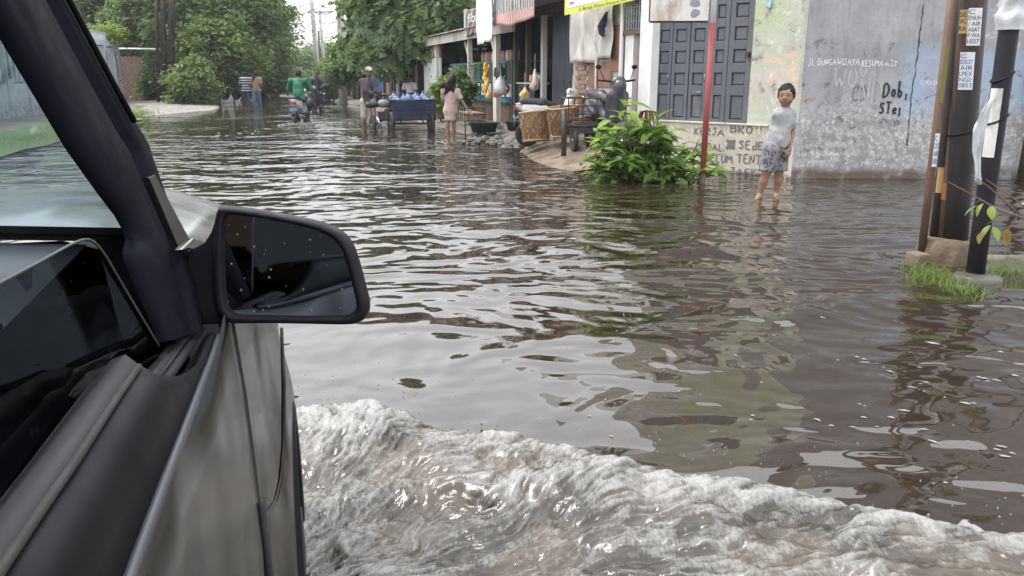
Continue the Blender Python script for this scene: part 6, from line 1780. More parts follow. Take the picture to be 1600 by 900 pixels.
# --- man with cap beside the cargo tricycle
mp = gnd(576, 202); CLM = pmat('dark_plum_shirt', (.055, .045, .055), (.04, .034, .042), 5, .85, .15); CLK = pmat('khaki_shorts', (.42, .37, .29), (.34, .30, .23), 5, .85, .15)
man = person('man in a grey cap and dark long-sleeved shirt holding the cargo tricycle', (mp.x, mp.y, 0), dict(
    pelvis=(.02, 0, .76), waist=(.02, .0, .90), chest=(.03, .0, 1.13), neck=(.05, .0, 1.30), head=(.08, -.02, 1.47),
    hipL=(-.09, 0, .72), kneeL=(-.10, -.02, .34), ankL=(-.11, .02, -.06), toeL=(-.10, -.10, -.12), hipR=(.11, 0, .72), kneeR=(.14, -.05, .34), ankR=(.12, .0, -.06), toeR=(.14, -.12, -.12),
    shL=(-.14, .02, 1.24), elL=(-.02, -.10, 1.02), wrL=(.22, -.14, .90), shR=(.21, .02, 1.24), elR=(.28, -.12, 1.0), wrR=(.42, -.2, .92), hdL=(1, -.2, .1), hdR=(1, -.2, .05), pnL=(0, 0, -1), pnR=(0, 0, -1), thL=(0, -1, 0), thR=(0, -1, 0), tilt=(0, 0, -.1)),
    s=.96, g=1.0, skin='skin_dark', vox=.013, face=.5, shirt=(CLM, 1.85, .68, .022, (.014, 9, .5)), pants=(CLK, 1.02, .03, (.012, 9, .5)), hand=(1.2, 1.2))
cp = sdf_obj('cap', [EL((.08, -.02, 1.545), (.098, .11, .075)), RC((.12, -.09, 1.53), (.15, -.16, 1.515), .045, .035)], .010, .02, pmat('grey_cap', (.34, .33, .31), (.27, .26, .25), 9, .85, .2), man, None, cuts=(((0, 0, 1.51), (0, 0, -1)),))
# --- rider in green on the scooter (seated, seen from behind)
rp = gnd(461, 192); GRN = pmat('green_jacket', (.02, .15, .07), (.016, .115, .055), 5, .7, .2); DKT = pmat('dark_trousers', (.03, .035, .05), (.022, .026, .04), 5, .85, .15)
rider = person('rider in a green jacket on the white scooter, seen from behind', (rp.x, rp.y, 0), dict(
    pelvis=(0, .62, .72), waist=(0, .60, .86), chest=(.0, .64, 1.10), neck=(.0, .70, 1.28), head=(.02, .74, 1.44),
    hipL=(-.11, .62, .70), kneeL=(-.22, 1.05, .66), ankL=(-.20, 1.05, .25), toeL=(-.20, 1.2, .2), hipR=(.11, .62, .70), kneeR=(.22, 1.05, .66), ankR=(.20, 1.05, .25), toeR=(.20, 1.2, .2),
    shL=(-.21, .68, 1.24), elL=(-.34, .86, 1.0), wrL=(-.30, 1.14, .96), shR=(.21, .68, 1.24), elR=(.34, .86, 1.0), wrR=(.30, 1.14, .96), hdL=(.1, 1, 0), hdR=(-.1, 1, 0), pnL=(0, 0, -1), pnR=(0, 0, -1), thL=(1, 0, 0), thR=(-1, 0, 0)),
    s=1.0, g=1.12, skin='skin_dark', vox=.014, face=math.pi, shirt=(GRN, 1.9, .66, .03, (.016, 8, .5)), pants=(DKT, 1.85, .015, None), hand=(1.4, 1.4))
# --- couple walking away on the left
wp = gnd(387, 168)
NAVY = NT('striped_shirt'); zz_ = NAVY.sep(NAVY.tc.outputs["Object"])[2]
st_ = NAVY.ramp(NAVY.math('FRACT', NAVY.math('MULTIPLY', zz_, 9.0)), .68, .74); NAVY = NAVY.finish(NAVY.bsdf(Base_Color=NAVY.mix(st_, (.02, .024, .05), (.42, .44, .48)), Roughness=.85))
JEAN = pmat('blue_jeans', (.06, .11, .20), (.045, .08, .15), 6, .85, .15); OLIV = pmat('olive_shirt', (.20, .155, .085), (.16, .12, .065), 6, .85, .15)
def walker(label, loc, shirt, pant, ph, s=1.0, g=1.0, long_=True):
    return person(label, loc, dict(pelvis=(0, 0, .78 * s), waist=(0, 0, .92 * s), chest=(0, 0, 1.15 * s), neck=(0, .0, 1.32 * s), head=(0, .03, 1.48 * s),
        hipL=(-.10, 0, .76 * s), kneeL=(-.10, .08 * ph, .36 * s), ankL=(-.10, .10 * ph, -.05), toeL=(-.1, .22, -.1), hipR=(.10, 0, .76 * s), kneeR=(.09, -.05 * ph, .36 * s), ankR=(.09, -.16 * ph, -.05), toeR=(.09, .0, -.1),
        shL=(-.19, 0, 1.26 * s), elL=(-.25, .02, 1.0 * s), wrL=(-.22, .14, .82 * s), shR=(.19, 0, 1.26 * s), elR=(.25, -.02, 1.0 * s), wrR=(.23, .1, .80 * s)),
        s=s, g=g, skin='skin_dark', vox=.015, face=math.pi, shirt=(shirt, .8, .70 * s, .03, (.012, 8, .5)), pants=(pant, 1.8, .02, None), hand=(.5, .5))
walker('walker in a navy striped shirt on the far left of the road', (wp.x, wp.y, 0), NAVY, DKT, 1, .99, 1.1)
wp2 = gnd(403, 168)
w2 = walker('walker in an olive brown top and blue jeans with long hair', (wp2.x, wp2.y, 0), OLIV, JEAN, -1, 1.0, 1.0)
sdf_obj('hair', [RC((0, .0, 1.50), (-.06, -.07, 1.32), .10, .07), RC((-.06, -.08, 1.3), (-.1, -.09, 1.1), .06, .03)], .014, .02, M['hair'], w2, (.012, 14, .5))
# --- seller sitting in the shade behind the tricycle
sp_ = S(ts(655), .35, 0)
WHT = pmat('white_shirt', (.66, .66, .66), (.56, .56, .57), 5, .85, .15)
seller = person('seller in a white shirt sitting in the shade behind the tricycle', (sp_.x, sp_.y, 0), dict(
    pelvis=(0, 0, .62), waist=(0, 0, .76), chest=(.0, -.02, .98), neck=(.0, -.03, 1.14), head=(-.02, -.05, 1.31), hipL=(-.1, -.05, .6), kneeL=(-.15, -.42, .6), ankL=(-.14, -.42, .2), toeL=(-.14, -.55, .15),
    hipR=(.1, -.05, .6), kneeR=(.15, -.42, .6), ankR=(.14, -.42, .2), toeR=(.14, -.55, .15), shL=(-.19, 0, 1.08), elL=(-.26, -.12, .86), wrL=(-.3, -.36, .80), shR=(.19, 0, 1.08), elR=(.26, -.12, .86), wrR=(.1, -.32, .78)),
    s=1.0, g=.95, skin='skin_dark', vox=.015, face=-.2, shirt=(WHT, .8, .58, .02, (.012, 8, .5)), pants=(RED, 1.02, .03, None))
MB().bb(-.3, .3, -.25, .25, .1, .52).build('bench', M['wood_dark'], None, loc=(sp_.x, sp_.y, 0))
tag(bpy.data.objects['bench'], 'dark wooden bench under the sitting seller', 'bench')
# ------------------------------------------------------------------ scooters
RYX = Matrix.Rotation(rad(90), 3, 'Y')
SC_WHITE = pmat('white_scooter_plastic', (.58, .58, .57), (.5, .5, .49), 5, .3, .05, coat=.3); SC_DARK = pmat('dark_scooter_plastic', (.03, .032, .04), (.05, .05, .055), 5, .35, .05, coat=.3)
SC_GREY = pmat('grey_scooter_plastic', (.20, .21, .22), (.15, .155, .16), 5, .35, .05)
TAILR = pmat('red_tail_lens', (.45, .03, .025), (.35, .02, .02), 9, .2, 0); PLATE = pmat('blue_plate', (.10, .30, .45), (.08, .24, .38), 9, .4, 0)
SEATM = pmat('black_vinyl_seat', (.02, .02, .022), (.03, .03, .03), 9, .45, .15)
def wheel(parent, loc, r, w, name='wheel', spokes=True):
    e = thing(name, loc, 0, None, None, None, parent)
    MB().lathe([(r * .74, -w * .8), (r * .92, -w), (r, -w * .5), (r, w * .5), (r * .92, w), (r * .74, w * .8)], 26, M=RYX).build('tyre', M['rubber'], e, True)
    rm_ = MB(); rm_.lathe([(r * .70, -w * .7), (r * .76, -w * .7), (r * .76, w * .7), (r * .70, w * .7), (r * .70, -w * .7)], 26, M=RYX)
    rm_.lathe([(0, -w), (r * .14, -w), (r * .14, w), (0, w)], 10, M=RYX)
    for k in range(10 if spokes else 5):
        q = 6.283 * k / (10 if spokes else 5)
        rm_.tube([(w * .6 * (1 if k % 2 else -1), math.cos(q) * r * .12, math.sin(q) * r * .12), (0, math.cos(q) * r * .72, math.sin(q) * r * .72)], .006 if spokes else .02, 5)
    rm_.build('rim', M['steel'], e, True); return e
def scooter(label, loc, rz, body, accent, group='scooters and motorbikes', scale=1.0, bars=True, box=False):
    e = thing('scooter', loc, rz, label, 'scooter', group); e.scale = (scale,) * 3
    wheel(e, (0, .20, .02), .27, .055, 'rear_wheel', False); wheel(e, (0, 1.42, .02), .27, .05, 'front_wheel', False)
    sdf_obj('tail_cowl', [RC((0, .02, .62), (0, .55, .56), .085, .14), RC((0, .5, .50), (0, .75, .34), .12, .08), RC((-.07, .12, .55), (-.09, .5, .42), .06, .07), RC((.07, .12, .55), (.09, .5, .42), .06, .07)], .018, .05, body, e)
    sdf_obj('seat', [RC((0, .10, .72), (0, .52, .68), .09, .11), RC((0, .5, .67), (0, .82, .64), .11, .07)], .018, .05, SEATM, e)
    sdf_obj('front_shield', [RC((0, 1.06, .32), (0, 1.20, .86), .14, .11), RC((-.12, 1.05, .35), (-.13, 1.14, .72), .06, .06), RC((.12, 1.05, .35), (.13, 1.14, .72), .06, .06)], .018, .06, body, e)
    MB().bb(-.14, .14, .62, 1.08, .22, .27).build('footboard', SC_DARK, e, bevel=.01)
    MB().sphere((0, 1.42, .27), (.07, .26, .07), 12, 8).build('front_mudguard', body, e, True)
    mg = MB(); mg.tube([(0, .04, .44), (0, -.06, .34), (0, -.10, .20)], [.07, .08, .07], 8, flat=.35); mg.build('rear_mudguard', SC_DARK, e, True)
    MB().bb(-.10, .10, -.085, -.06, .55, .64).build('tail_light', TAILR, e, bevel=.012)
    MB().bb(-.12, .12, -.10, -.09, .36, .44).build('number_plate', PLATE, e)
    gb = MB(); gb.tube([(-.12, .08, .66), (-.13, -.05, .68), (.13, -.05, .68), (.12, .08, .66)], .014, 6); gb.build('grab_rail', M['steel'], e, True)
    ex = MB(); ex.tube([(.14, .7, .14), (.16, .35, .17), (.17, .0, .22)], [.03, .055, .05], 10); ex.build('exhaust', SC_GREY, e, True)
    hb_ = MB(); hb_.tube([(-.32, 1.08, .95), (-.12, 1.14, .93), (.12, 1.14, .93), (.32, 1.08, .95)], .016, 8); hb_.build('handlebar', M['black'], e, True)
    MB().sphere((0, 1.16, .92), (.13, .09, .09), 10, 8).build('headlight_cowl', body, e, True)
    for sx in (-1, 1):
        mr = MB(); mr.tube([(.22 * sx, 1.12, .95), (.30 * sx, 1.08, 1.12)], .007, 6); mr.sphere((.31 * sx, 1.07, 1.15), (.055, .015, .035), 10, 6); mr.build('rear_mirror', M['black'], e, True)
    return e
scooter('white scooter ridden away down the flooded road by the green rider', (rp.x, rp.y, 0), 0, SC_WHITE, None)
# bag hanging at the rider's side, oncoming rider beyond
bg = thing('hanging_sack', (rp.x + .36, rp.y + .55, 0), 0, 'black bag slung at the side of the white scooter', 'bag')
sdf_obj('bag_body', [EL((0, 0, .58), (.12, .16, .17)), RC((-.02, 0, .72), (-.06, .02, .86), .05, .02)], .016, .03, SEATM, bg, (.02, 9, 1))
q_ = gnd(484, 176)
scooter('dark motorbike just ahead of the white scooter, half hidden', (q_.x, q_.y + 2.2, 0), math.pi, SC_DARK, None)
person('dark-clothed rider half hidden beyond the green rider', (q_.x, q_.y + 2.2, 0), dict(
    pelvis=(0, -.62, .72), waist=(0, -.60, .86), chest=(.0, -.64, 1.10), neck=(.0, -.70, 1.26), head=(.0, -.74, 1.42),
    hipL=(-.11, -.62, .70), kneeL=(-.22, -1.05, .66), ankL=(-.20, -1.05, .25), toeL=(-.20, -1.2, .2), hipR=(.11, -.62, .70), kneeR=(.22, -1.05, .66), ankR=(.20, -1.05, .25), toeR=(.20, -1.2, .2),
    shL=(-.21, -.68, 1.22), elL=(-.34, -.86, 1.0), wrL=(-.30, -1.14, .96), shR=(.21, -.68, 1.22), elR=(.34, -.86, 1.0), wrR=(.30, -1.14, .96)),
    s=1.0, g=1.05, skin='skin_dark', vox=.016, face=0, shirt=(DKT, 1.9, .66, .03, None), pants=(DKT, 1.85, .015, None))
# parked bikes on the left verge and by the shop
for i, (px, py, rz, m_, lb) in enumerate(((352, 152, 1.3, SC_DARK, 'dark motorbike parked beside the hedge, left one of the pair'), (368, 151, 1.5, SC_GREY, 'grey motorbike parked beside the hedge, right one of the pair'))):
    p = atY(px, py, 46); scooter(lb, (p.x + .8, 46, .36), rz, m_, None)
scooter('white fronted scooter with black seat parked behind the baskets and handcart', (.12, 15.25, .30), -1.4, SC_WHITE, None, scale=.85)
p = S(1.35, .42, .36); scooter('dark scooter facing out before the red door, behind handcart and bush', p, math.pi + .31, SC_DARK, None)
# ------------------------------------------------------------------ cargo tricycle with water gallons
tp = gnd(617, 204); BLUEP = pmat('blue_cargo_paint', (.012, .026, .07), (.008, .018, .05), 4, .6, .15, dirt=(.06, .07, .09), dirt_amt=.35, dirt_scale=4)
tri = thing('cargo_tricycle', (tp.x, tp.y, 0), rad(20), 'blue motor tricycle with a slatted cargo box full of water gallons', 'tricycle')
for z0 in (.28, .40, .52, .64):
    MB().bb(.0, 1.12, -.015, .01, z0, z0 + .11).build('side_board', BLUEP, tri, bevel=.004); MB().bb(0, 1.12, .89, .915, z0, z0 + .11).build('side_board', BLUEP, tri)
    MB().bb(-.012, .012, .01, .89, z0, z0 + .11).build('end_board', BLUEP, tri); MB().bb(1.108, 1.132, .01, .89, z0, z0 + .11).build('end_board', BLUEP, tri)
for x0 in (.0, .36, .72, 1.08):
    MB().bb(x0, x0 + .04, -.035, -.015, .24, .78).build('upright', BLUEP, tri)
MB().bb(-.03, 1.15, -.04, .93, .905, .935).build('top_rim', BLUEP, tri) if False else None
tr_r = MB()
for a, b in (((-.02, -.03), (1.14, -.03)), ((-.02, .92), (1.14, .92)), ((-.02, -.03), (-.02, .92)), ((1.14, -.03), (1.14, .92))): tr_r.tube([(a[0], a[1], .77), (b[0], b[1], .77)], .02, 6)
tr_r.build('top_rim', BLUEP, tri, True)
MB().bb(0, 1.12, .01, .89, .25, .275).build('box_floor', BLUEP, tri)
wheel(tri, (-.06, .15, .17), .31, .045); wheel(tri, (1.0, .10, .15), .29, .045)
ax_ = MB(); ax_.tube([(-.06, .15, .17), (1.0, .12, .16)], .025, 6); ax_.tube([(.2, .14, .17), (.2, .3, .38)], .02, 6); ax_.tube([(.8, .13, .17), (.8, .3, .38)], .02, 6); ax_.build('axle', M['darksteel'], tri)
sdf_obj('fuel_tank', [EL((-.2, .35, .68), (.17, .13, .11))], .015, .02, SC_GREY, tri)
sdf_obj('saddle', [RC((-.42, .35, .66), (-.60, .35, .65), .08, .09)], .018, .02, SEATM, tri)
eng = MB(); eng.box((-.22, .35, .36), (.26, .22, .24)); eng.lathe([(.09, -.12), (.1, 0), (.09, .12)], 12, (-.1, .33, .42)); eng.build('engine', M['darksteel'], tri, bevel=.02)
wheel(tri, (-.5, .4, .12), .27, .05); fr_ = MB(); fr_.tube([(-.5, .4, .12), (-.25, .35, .25), (0, .4, .3)], .03, 6); fr_.tube([(-.2, .35, .62), (-.55, .35, .58), (-.5, .4, .12)], .022, 6); fr_.build('frame', M['darksteel'], tri)
hb_ = MB(); hb_.tube([(-.05, .35, .6), (-.1, .35, .88), (-.12, .05, .91), (-.28, -.02, .90)], .016, 6); hb_.tube([(-.1, .35, .88), (-.12, .65, .91), (-.28, .7, .90)], .016, 6); hb_.build('handlebar', M['black'], tri, True)
fk = MB(); fk.tube([(-.30, .18, .04), (-.42, .18, .34)], .03, 8); fk.build('exhaust', M['chrome'], tri, True)
GAL = pmat('blue_water_gallon', (.03, .07, .17), (.18, .25, .34), 14, .2, .1); CAPM = pmat('blue_cap', (.02, .08, .30), (.02, .06, .22), 6, .4, .1); SHRK = pmat('white_label', (.6, .62, .65), (.5, .52, .56), 9, .4, 0)
gm_ = MB().lathe([(0, 0), (.12, 0), (.135, .03), (.128, .09), (.135, .13), (.128, .19), (.135, .25), (.12, .31), (.05, .36), (.035, .41), (0, .41)], 14).mesh('gallon_body', True, [GAL])
gc_ = MB().lathe([(.042, .36), (.042, .43), (0, .44)], 12).mesh('cap', True, [CAPM]); gb_ = MB().lathe([(.137, .14), (.137, .24)], 14).mesh('label_band', True, [SHRK])
names_ = ['left', 'second', 'third', 'right']
MT = Matrix.Translation((tp.x, tp.y, 0)) @ Matrix.Rotation(rad(20), 4, 'Z')
for iy in range(3):
    for ix in range(4):
        w_ = MT @ Vector((.16 + ix * .265, .17 + iy * .28, .44 + .05 * ((ix * 2 + iy) % 3)))
        e = thing('water_gallon', w_, 0, ['front', 'middle', 'back'][iy] + ' row ' + names_[ix] + ' blue water gallon in the tricycle cargo box', 'water gallon', 'water gallons on the tricycle')
        for n_, m_ in (('gallon_body', gm_), ('cap', gc_), ('label_band', gb_)): mesh_obj(n_, m_, None, e)
wb2 = MB(); wb2.bb(0, 1.1, .02, .88, .0, .03); o = wb2.build('inner_deck', BLUEP, tri); o.location = (0, 0, .405)
# ------------------------------------------------------------------ handcart, baskets and clutter on the apron
hc_ = S(1.0, 1.0, 0); hY = 13.9
ca, cb_ = atY(888, 190, 13.4), atY(1000, 190, 13.4)
cart = thing('handcart', (ca.x, 13.4, .0), rad(6), 'black metal handcart with low railings beside the leafy bush', 'cart'); W_ = cb_.x - ca.x
zb, zt = .58, 1.02
fr_ = MB()
for z in (zb, (zb + zt) / 2 - .03, (zb + zt) / 2 + .10, zt): fr_.tube([(0, 0, z), (W_, 0, z)], .012 if z != zb else .022, 6)
for x in np.linspace(0, W_, 6): fr_.tube([(x, 0, zb), (x, 0, zt)], .012, 6)
fr_.build('near_railing', M['darksteel'], cart)
fr_ = MB()
for z in (zb, zt - .15, zt): fr_.tube([(0, .75, z), (W_, .75, z)], .012 if z != zb else .022, 6)
for x in np.linspace(0, W_, 6): fr_.tube([(x, .75, zb), (x, .75, zt)], .012, 6)
fr_.build('far_railing', M['darksteel'], cart)
for x in (0, W_):
    fr_ = MB(); fr_.tube([(x, 0, zt), (x, .75, zt)], .012, 6); fr_.tube([(x, 0, zb), (x, .75, zb)], .022, 6); fr_.build('end_railing', M['darksteel'], cart)
for k in range(7): MB().bb(.01, W_ - .01, .02 + k * .105, .11 + k * .105, zb - .012, zb + .012).build('bed_plank', M['wood_dark'], cart)
MB().bb(.02, W_ - .02, -.02, .02, zb - .12, zb - .03).build('side_beam', M['darksteel'], cart)
for k, (x0, x1, y0, z0, a) in enumerate(((.1, .95, .15, .04, .02), (.2, 1.1, .35, .06, -.04), (.05, .8, .5, .09, .05), (.3, 1.0, .25, .13, .08))):
    MB().box(((x0 + x1) / 2, y0, zb + z0), (x1 - x0, .14, .035), rz=a).build('loose_board', M['wood_dark'] if k % 2 else M['wood_brown'], cart)
sdf_obj('folded_sack', [EL((.75, .45, zb + .16), (.24, .18, .09)), EL((.55, .5, zb + .14), (.18, .15, .07))], .018, .04, pmat('grey_sack', (.16, .155, .145), (.11, .105, .1), 7, .9, .3), cart, (.02, 8, 1))
for x in (.12, W_ - .15): wheel(cart, (x, .08, .34), .2, .04)
for x in (.05, W_ - .05): MB().tube([(x, .7, .15), (x, .7, zb)], .02, 6).build('leg', M['darksteel'], cart)
pa_ = S(ts(935), .75, .25)
bo = atY(881, 224, 13.0)
e = thing('bollard', (bo.x, 13.0, bo.z), 0, 'short black post standing in front of the handcart', 'post'); MB().tube([(0, 0, -.2), (.0, 0, .52)], .045, 10).build('shaft', M['darksteel'], e, True); MB().tube([(0, 0, .28), (.12, 0, .28)], .02, 6).build('spigot', M['darksteel'], e, True)
CANE = pmat('woven_cane', (.40, .26, .14), (.27, .17, .09), 9, .75, .3, 60, .004, isl=.35); CANED = pmat('cane_core', (.20, .13, .075), (.14, .09, .05), 9, .9, .2)
def basket(label, px, py, Y, r0, r1, h, tilt, rz):
    p = atY(px, py, Y)
    e = thing('woven_basket', p, 0, label, 'basket', 'woven baskets on the apron'); e.rotation_euler = (tilt, 0, rz)
    def rad_(z): return r0 + (r1 - r0) * z / h
    MB().lathe([(0, .0), (r0 - .012, .0), (r1 - .012, h), (r1 - .03, h), (r0 - .03, .03), (0, .03)], 28).build('wall', CANED, e, True)
    wv_ = MB()
    for k in range(46):                       # uprights weaving in and out
        q = 6.283 * k / 46
        pts = [(math.cos(q + .05 * math.sin(j * 2.0)) * (rad_(h * j / 14) + .006 * (1 if (j + k) % 2 else -1)), math.sin(q + .05 * math.sin(j * 2.0)) * (rad_(h * j / 14) + .006 * (1 if (j + k) % 2 else -1)), h * j / 14) for j in range(15)]
        wv_.tube(pts, .013, 4, flat=.3)
    for sgn in (1, -1):
        for k in range(26):                   # slanting splints
            q0 = 6.283 * k / 26
            pts = [(math.cos(q0 + sgn * j * .10) * (rad_(h * j / 16) + .008 + .004 * (1 if (j + k) % 2 else -1) * sgn), math.sin(q0 + sgn * j * .10) * (rad_(h * j / 16) + .008 + .004 * (1 if (j + k) % 2 else -1) * sgn), h * j / 16) for j in range(17)]
            wv_.tube(pts, .012, 4, flat=.3)
    o = wv_.build('weave', CANE, e); o["kind"] = "stuff"
    for z in (.02, h * .98):
        rb = MB(); rb.tube([(math.cos(q) * (rad_(z) + .008), math.sin(q) * (rad_(z) + .008), z) for q in np.linspace(0, 6.283, 33)], .018, 6); rb.build('rim_band', CANE, e, True)
    return e
basket('big woven cane basket tipped towards the water, nearest the road', 838, 221, 14.6, .22, .27, .52, rad(-8), rad(30))
basket('big woven cane basket standing behind the black bollard', 882, 212, 14.3, .23, .28, .5, rad(6), rad(-60))
# wire crate and tubs further along
p = S(ts(795), 1.0, .06); cr_ = thing('wire_crate', p, S_RZ, 'low dark wire crate on legs in front of the kiosk', 'crate')
f_ = MB()
for z in (.3, .45, .6):
    f_.tube([(-.55, .25, z), (.55, .25, z), (.55, -.25, z), (-.55, -.25, z), (-.55, .25, z)], .012, 5)
for x in np.linspace(-.55, .55, 7):
    for y in (-.25, .25): f_.tube([(x, y, .3), (x, y, .6)], .009, 5)
f_.build('cage', M['darksteel'], cr_)
for x in (-.53, .53):
    for y in (-.23, .23): MB().tube([(x, y, -.1), (x, y, .3)], .016, 5).build('leg', M['darksteel'], cr_)
MB().bb(-.5, .5, -.2, .2, .31, .5).build('load', pmat('faded_carton', (.28, .21, .15), (.2, .15, .1), 5, .85, .2), cr_, bevel=.02)
def tub(label, px, py, Y, r, h, mat, name='tub', sq=1.0):
    p = atY(px, py, Y); e = thing(name, p, 0, label, 'tub', 'tubs by the stalls')
    MB().lathe([(0, 0), (r * .82, 0), (r, h), (r * 1.08, h), (r * 1.08, h * .94), (r * .94, h * .93), (r * .78, .03), (0, .03)], 20).build('tub_wall', mat, e, True)
    for sx in (-1, 1): MB().tube([(sx * r * .98, -.06, h * .8), (sx * r * 1.14, 0, h * .8), (sx * r * .98, .06, h * .8)], .012, 6).build('handle', mat, e, True)
tub('round black tub at the water edge in front of the food stall', 756, 206, 18.6, .33, .22, M['rubber'])
tub('pale grey basin beside the stall plants', 744, 188, 20.5, .2, .18, M['pole_concrete'], 'basin')
tub('dark tub under the wire crate', 812, 204, 17.2, .3, .2, M['rubber'])
def potplant(label, px, pyb, Y, h, w, mat, seed):
    p = atY(px, pyb, Y)
    e = tree('potted_plant', label, (p.x, Y, p.z + .2), [(p.x, Y, p.z + .2 + h * .6, w, w * .7, h * .45), (p.x, Y, p.z + .2 + h * .3, w * .8, w * .6, h * .3)], 1800, .11, mat, .02, seed, .16, 'plant', 'potted plants before the food stall', .2)
    MB().lathe([(0, -.2), (.13, -.2), (.17, .1), (.15, .1), (.14, 0), (0, 0)], 14).build('pot', M['redboard'], e, True)
potplant('yellow green potted plant by the white stall panel', 690, 186, 24.0, 1.05, .30, 'lime', 41)
potplant('dark leafy potted plant at the cream stall post', 732, 184, 22.0, 1.15, .40, 'mid', 42)
# heap of dark stones and mud at the shore
hp_ = MB(); rr = random.Random(8)
for i in range(90):
    px, py = rr.uniform(735, 835), 0
    py = 222 + (px - 735) * .12 + rr.gauss(0, 5) - 6
    p = gnd(px, py); s_ = rr.uniform(.05, .17)
    Mx = Matrix.Rotation(rr.uniform(0, 6), 3, 'Z') @ Matrix.Rotation(rr.uniform(-.4, .4), 3, 'X')
    hp_.sphere((p.x, p.y, rr.uniform(-.02, .06)), (s_ * rr.uniform(.8, 1.5), s_, s_ * .6), 6, 4, M=Mx)
o = hp_.build('rubble', pmat('wet_rubble', (.07, .065, .058), (.12, .105, .09), 5, .45, .8, 20, .03), None); tag(o, 'dark wet stones and mud heaped at the shore by the kiosk', 'rubble', kind='stuff')
# ------------------------------------------------------------------ yard fence, shed and tarpaulin beyond the stall
sd0, sd1 = st1b + .3, st1b + 6.0
shed = thing('dark_shed', S(0), S_RZ, 'dark open shed with a rusty roof under the big-leaved tree', 'shed')
MB().bb(sd0, sd1, -2.6, -2.5, 0, 2.2).build('back_wall', M['planks'], shed); MB().bb(sd1 - .08, sd1, -2.6, .1, 0, 2.1).build('side_wall', M['planks'], shed)
rf = MB(); rf.prism([(sd0 - .2, .5, 2.0), (sd0 - .2, .5, 2.05), (sd0 - .2, -2.8, 2.7), (sd0 - .2, -2.8, 2.65)], (sd1 - sd0 + .4, 0, 0)); rf.build('roof', M['rust'], shed)
for px in (652, 623): s_ = ts(px); MB().bb(s_ - .06, s_ + .06, .0, .1, 0, 2.1).build('post', M['cream_paint'], shed)
MB().tube([(ts(655), .2, .9), (ts(652) + .9, .2, 1.85)], .03, 6).build('leaning_pole', M['white_paint'], shed)
tpz = thing('blue_tarpaulin', S(0), S_RZ, 'bright blue tarpaulin hanging beside the yard fence', 'tarpaulin')
cloth('sheet', ts(598), ts(588), .45, 1.75, .05, 1.3, pmat('blue_tarp', (.02, .13, .38), (.015, .10, .3), 4, .4, .1), tpz, 0, .1, nx=14, nz=14, seed=9)
MB().bb(ts(600) - .1, ts(600) + .1, -.05, .08, 0, 1.9).build('post', M['pole_concrete'], tpz)
yf = thing('yard_fence', S(0), S_RZ, 'uneven fence of old boards and posts beyond the cargo tricycle', 'fence')
x = sd1 + .2; i = 0
rr = random.Random(4)
while x < ts(536):
    w_ = rr.uniform(.2, .42); MB().bb(x, x + w_ - .03, -.03 + rr.uniform(0, .04), .02, -.1, rr.uniform(1.15, 1.7)).build('board', [M['wood_dark'], M['wood_brown'], M['tin'], M['wood_dark']][i % 4], yf)
    x += w_; i += 1
for k in range(7):
    x = sd1 + .6 + k * 2.2; MB().tube([(x, .08, -.2), (x + rr.uniform(-.1, .1), .08, 1.9)], .05, 7).build('post', M['bark'], yf, True)
# garden wall and far houses on the left, seen in glimpses through the trees
gwp = Vector((road_left(47) - 4.2, 47, 0))
gw2 = thing('garden_wall', gwp, math.atan2(1, -.25), 'low grey garden wall behind the roadside shrubs', 'wall'); MB().bb(0, 26, -.1, .1, -.2, 1.3).build('wall_slab', M['concrete'], gw2); MB().bb(0, 26, -.14, .14, 1.3, 1.38).build('coping', M['pole_concrete'], gw2)
hs_ = thing('white_house', (-28, 62, 0), .25, 'white walled house glimpsed between the left trees', 'house')
MB().bb(-7, 7, 0, 7, -.2, 3.4).build('wall', M['white_paint'], hs_); MB().prism([(-7.6, -.6, 3.3), (-7.6, 7.6, 3.3), (-7.6, 3.5, 5.6)], (15.2, 0, 0)).build('roof', M['redboard'], hs_)
for x in (-4.5, 0, 4.5): w_ = MB().bb(x - .7, x + .7, -.05, .0, 1.1, 2.4).build('window', M['glass_dim'], hs_); MB().bb(x - .8, x + .8, -.1, -.05, 1.0, 1.1).build('sill', M['pole_concrete'], w_)
MB().bb(1.8, 2.8, -.05, 0, 0, 2.2).build('door', M['wood_brown'], hs_)
hr_ = thing('grey_house', S(46, -7, 0), S_RZ, 'grey house glimpsed beyond the trees at the road end', 'house')
MB().bb(-5, 6, -6, 0, -.2, 3.2).build('wall', M['fence_blue'], hr_); MB().prism([(-5.5, .5, 3.1), (-5.5, -6.5, 3.1), (-5.5, -3, 4.8)], (12, 0, 0)).build('roof', M['rust'], hr_)
for x in (-3, 3): MB().bb(x - .6, x + .6, 0, .05, 1.1, 2.3).build('window', M['glass_dim'], hr_)
# small van under a blue cover far down the road
vp_ = atY(424, 139, 78); van = thing('parked_van', (vp_.x, 78, .0), .2, 'small pale van under a blue cover at the road end', 'van')
sdf_obj('van_body', [RC((-.5, 0, .75), (.5, 0, .75), .42, .42), RC((-.5, 2.0, .75), (.5, 2.0, .75), .42, .42), RC((-.5, 0, .75), (-.5, 2, .75), .42, .42), RC((.5, 0, .75), (.5, 2, .75), .42, .42), RC((-.4, .6, 1.2), (.4, .6, 1.2), .35, .35), RC((-.4, 1.8, 1.2), (.4, 1.8, 1.2), .35, .35)], .05, .1, SC_WHITE, van)
MB().prism([(-.85, -.2, 1.5), (.85, -.2, 1.5), (.6, .3, 2.05), (-.6, .3, 2.05)], (0, 2.2, .05)).build('blue_cover', pmat('sky_blue_sheet', (.05, .27, .55), (.04, .2, .45), 4, .5, .1), van)
MB().bb(-.6, .6, -.44, -.40, .95, 1.3).build('windscreen', M['glass_dim'], van)
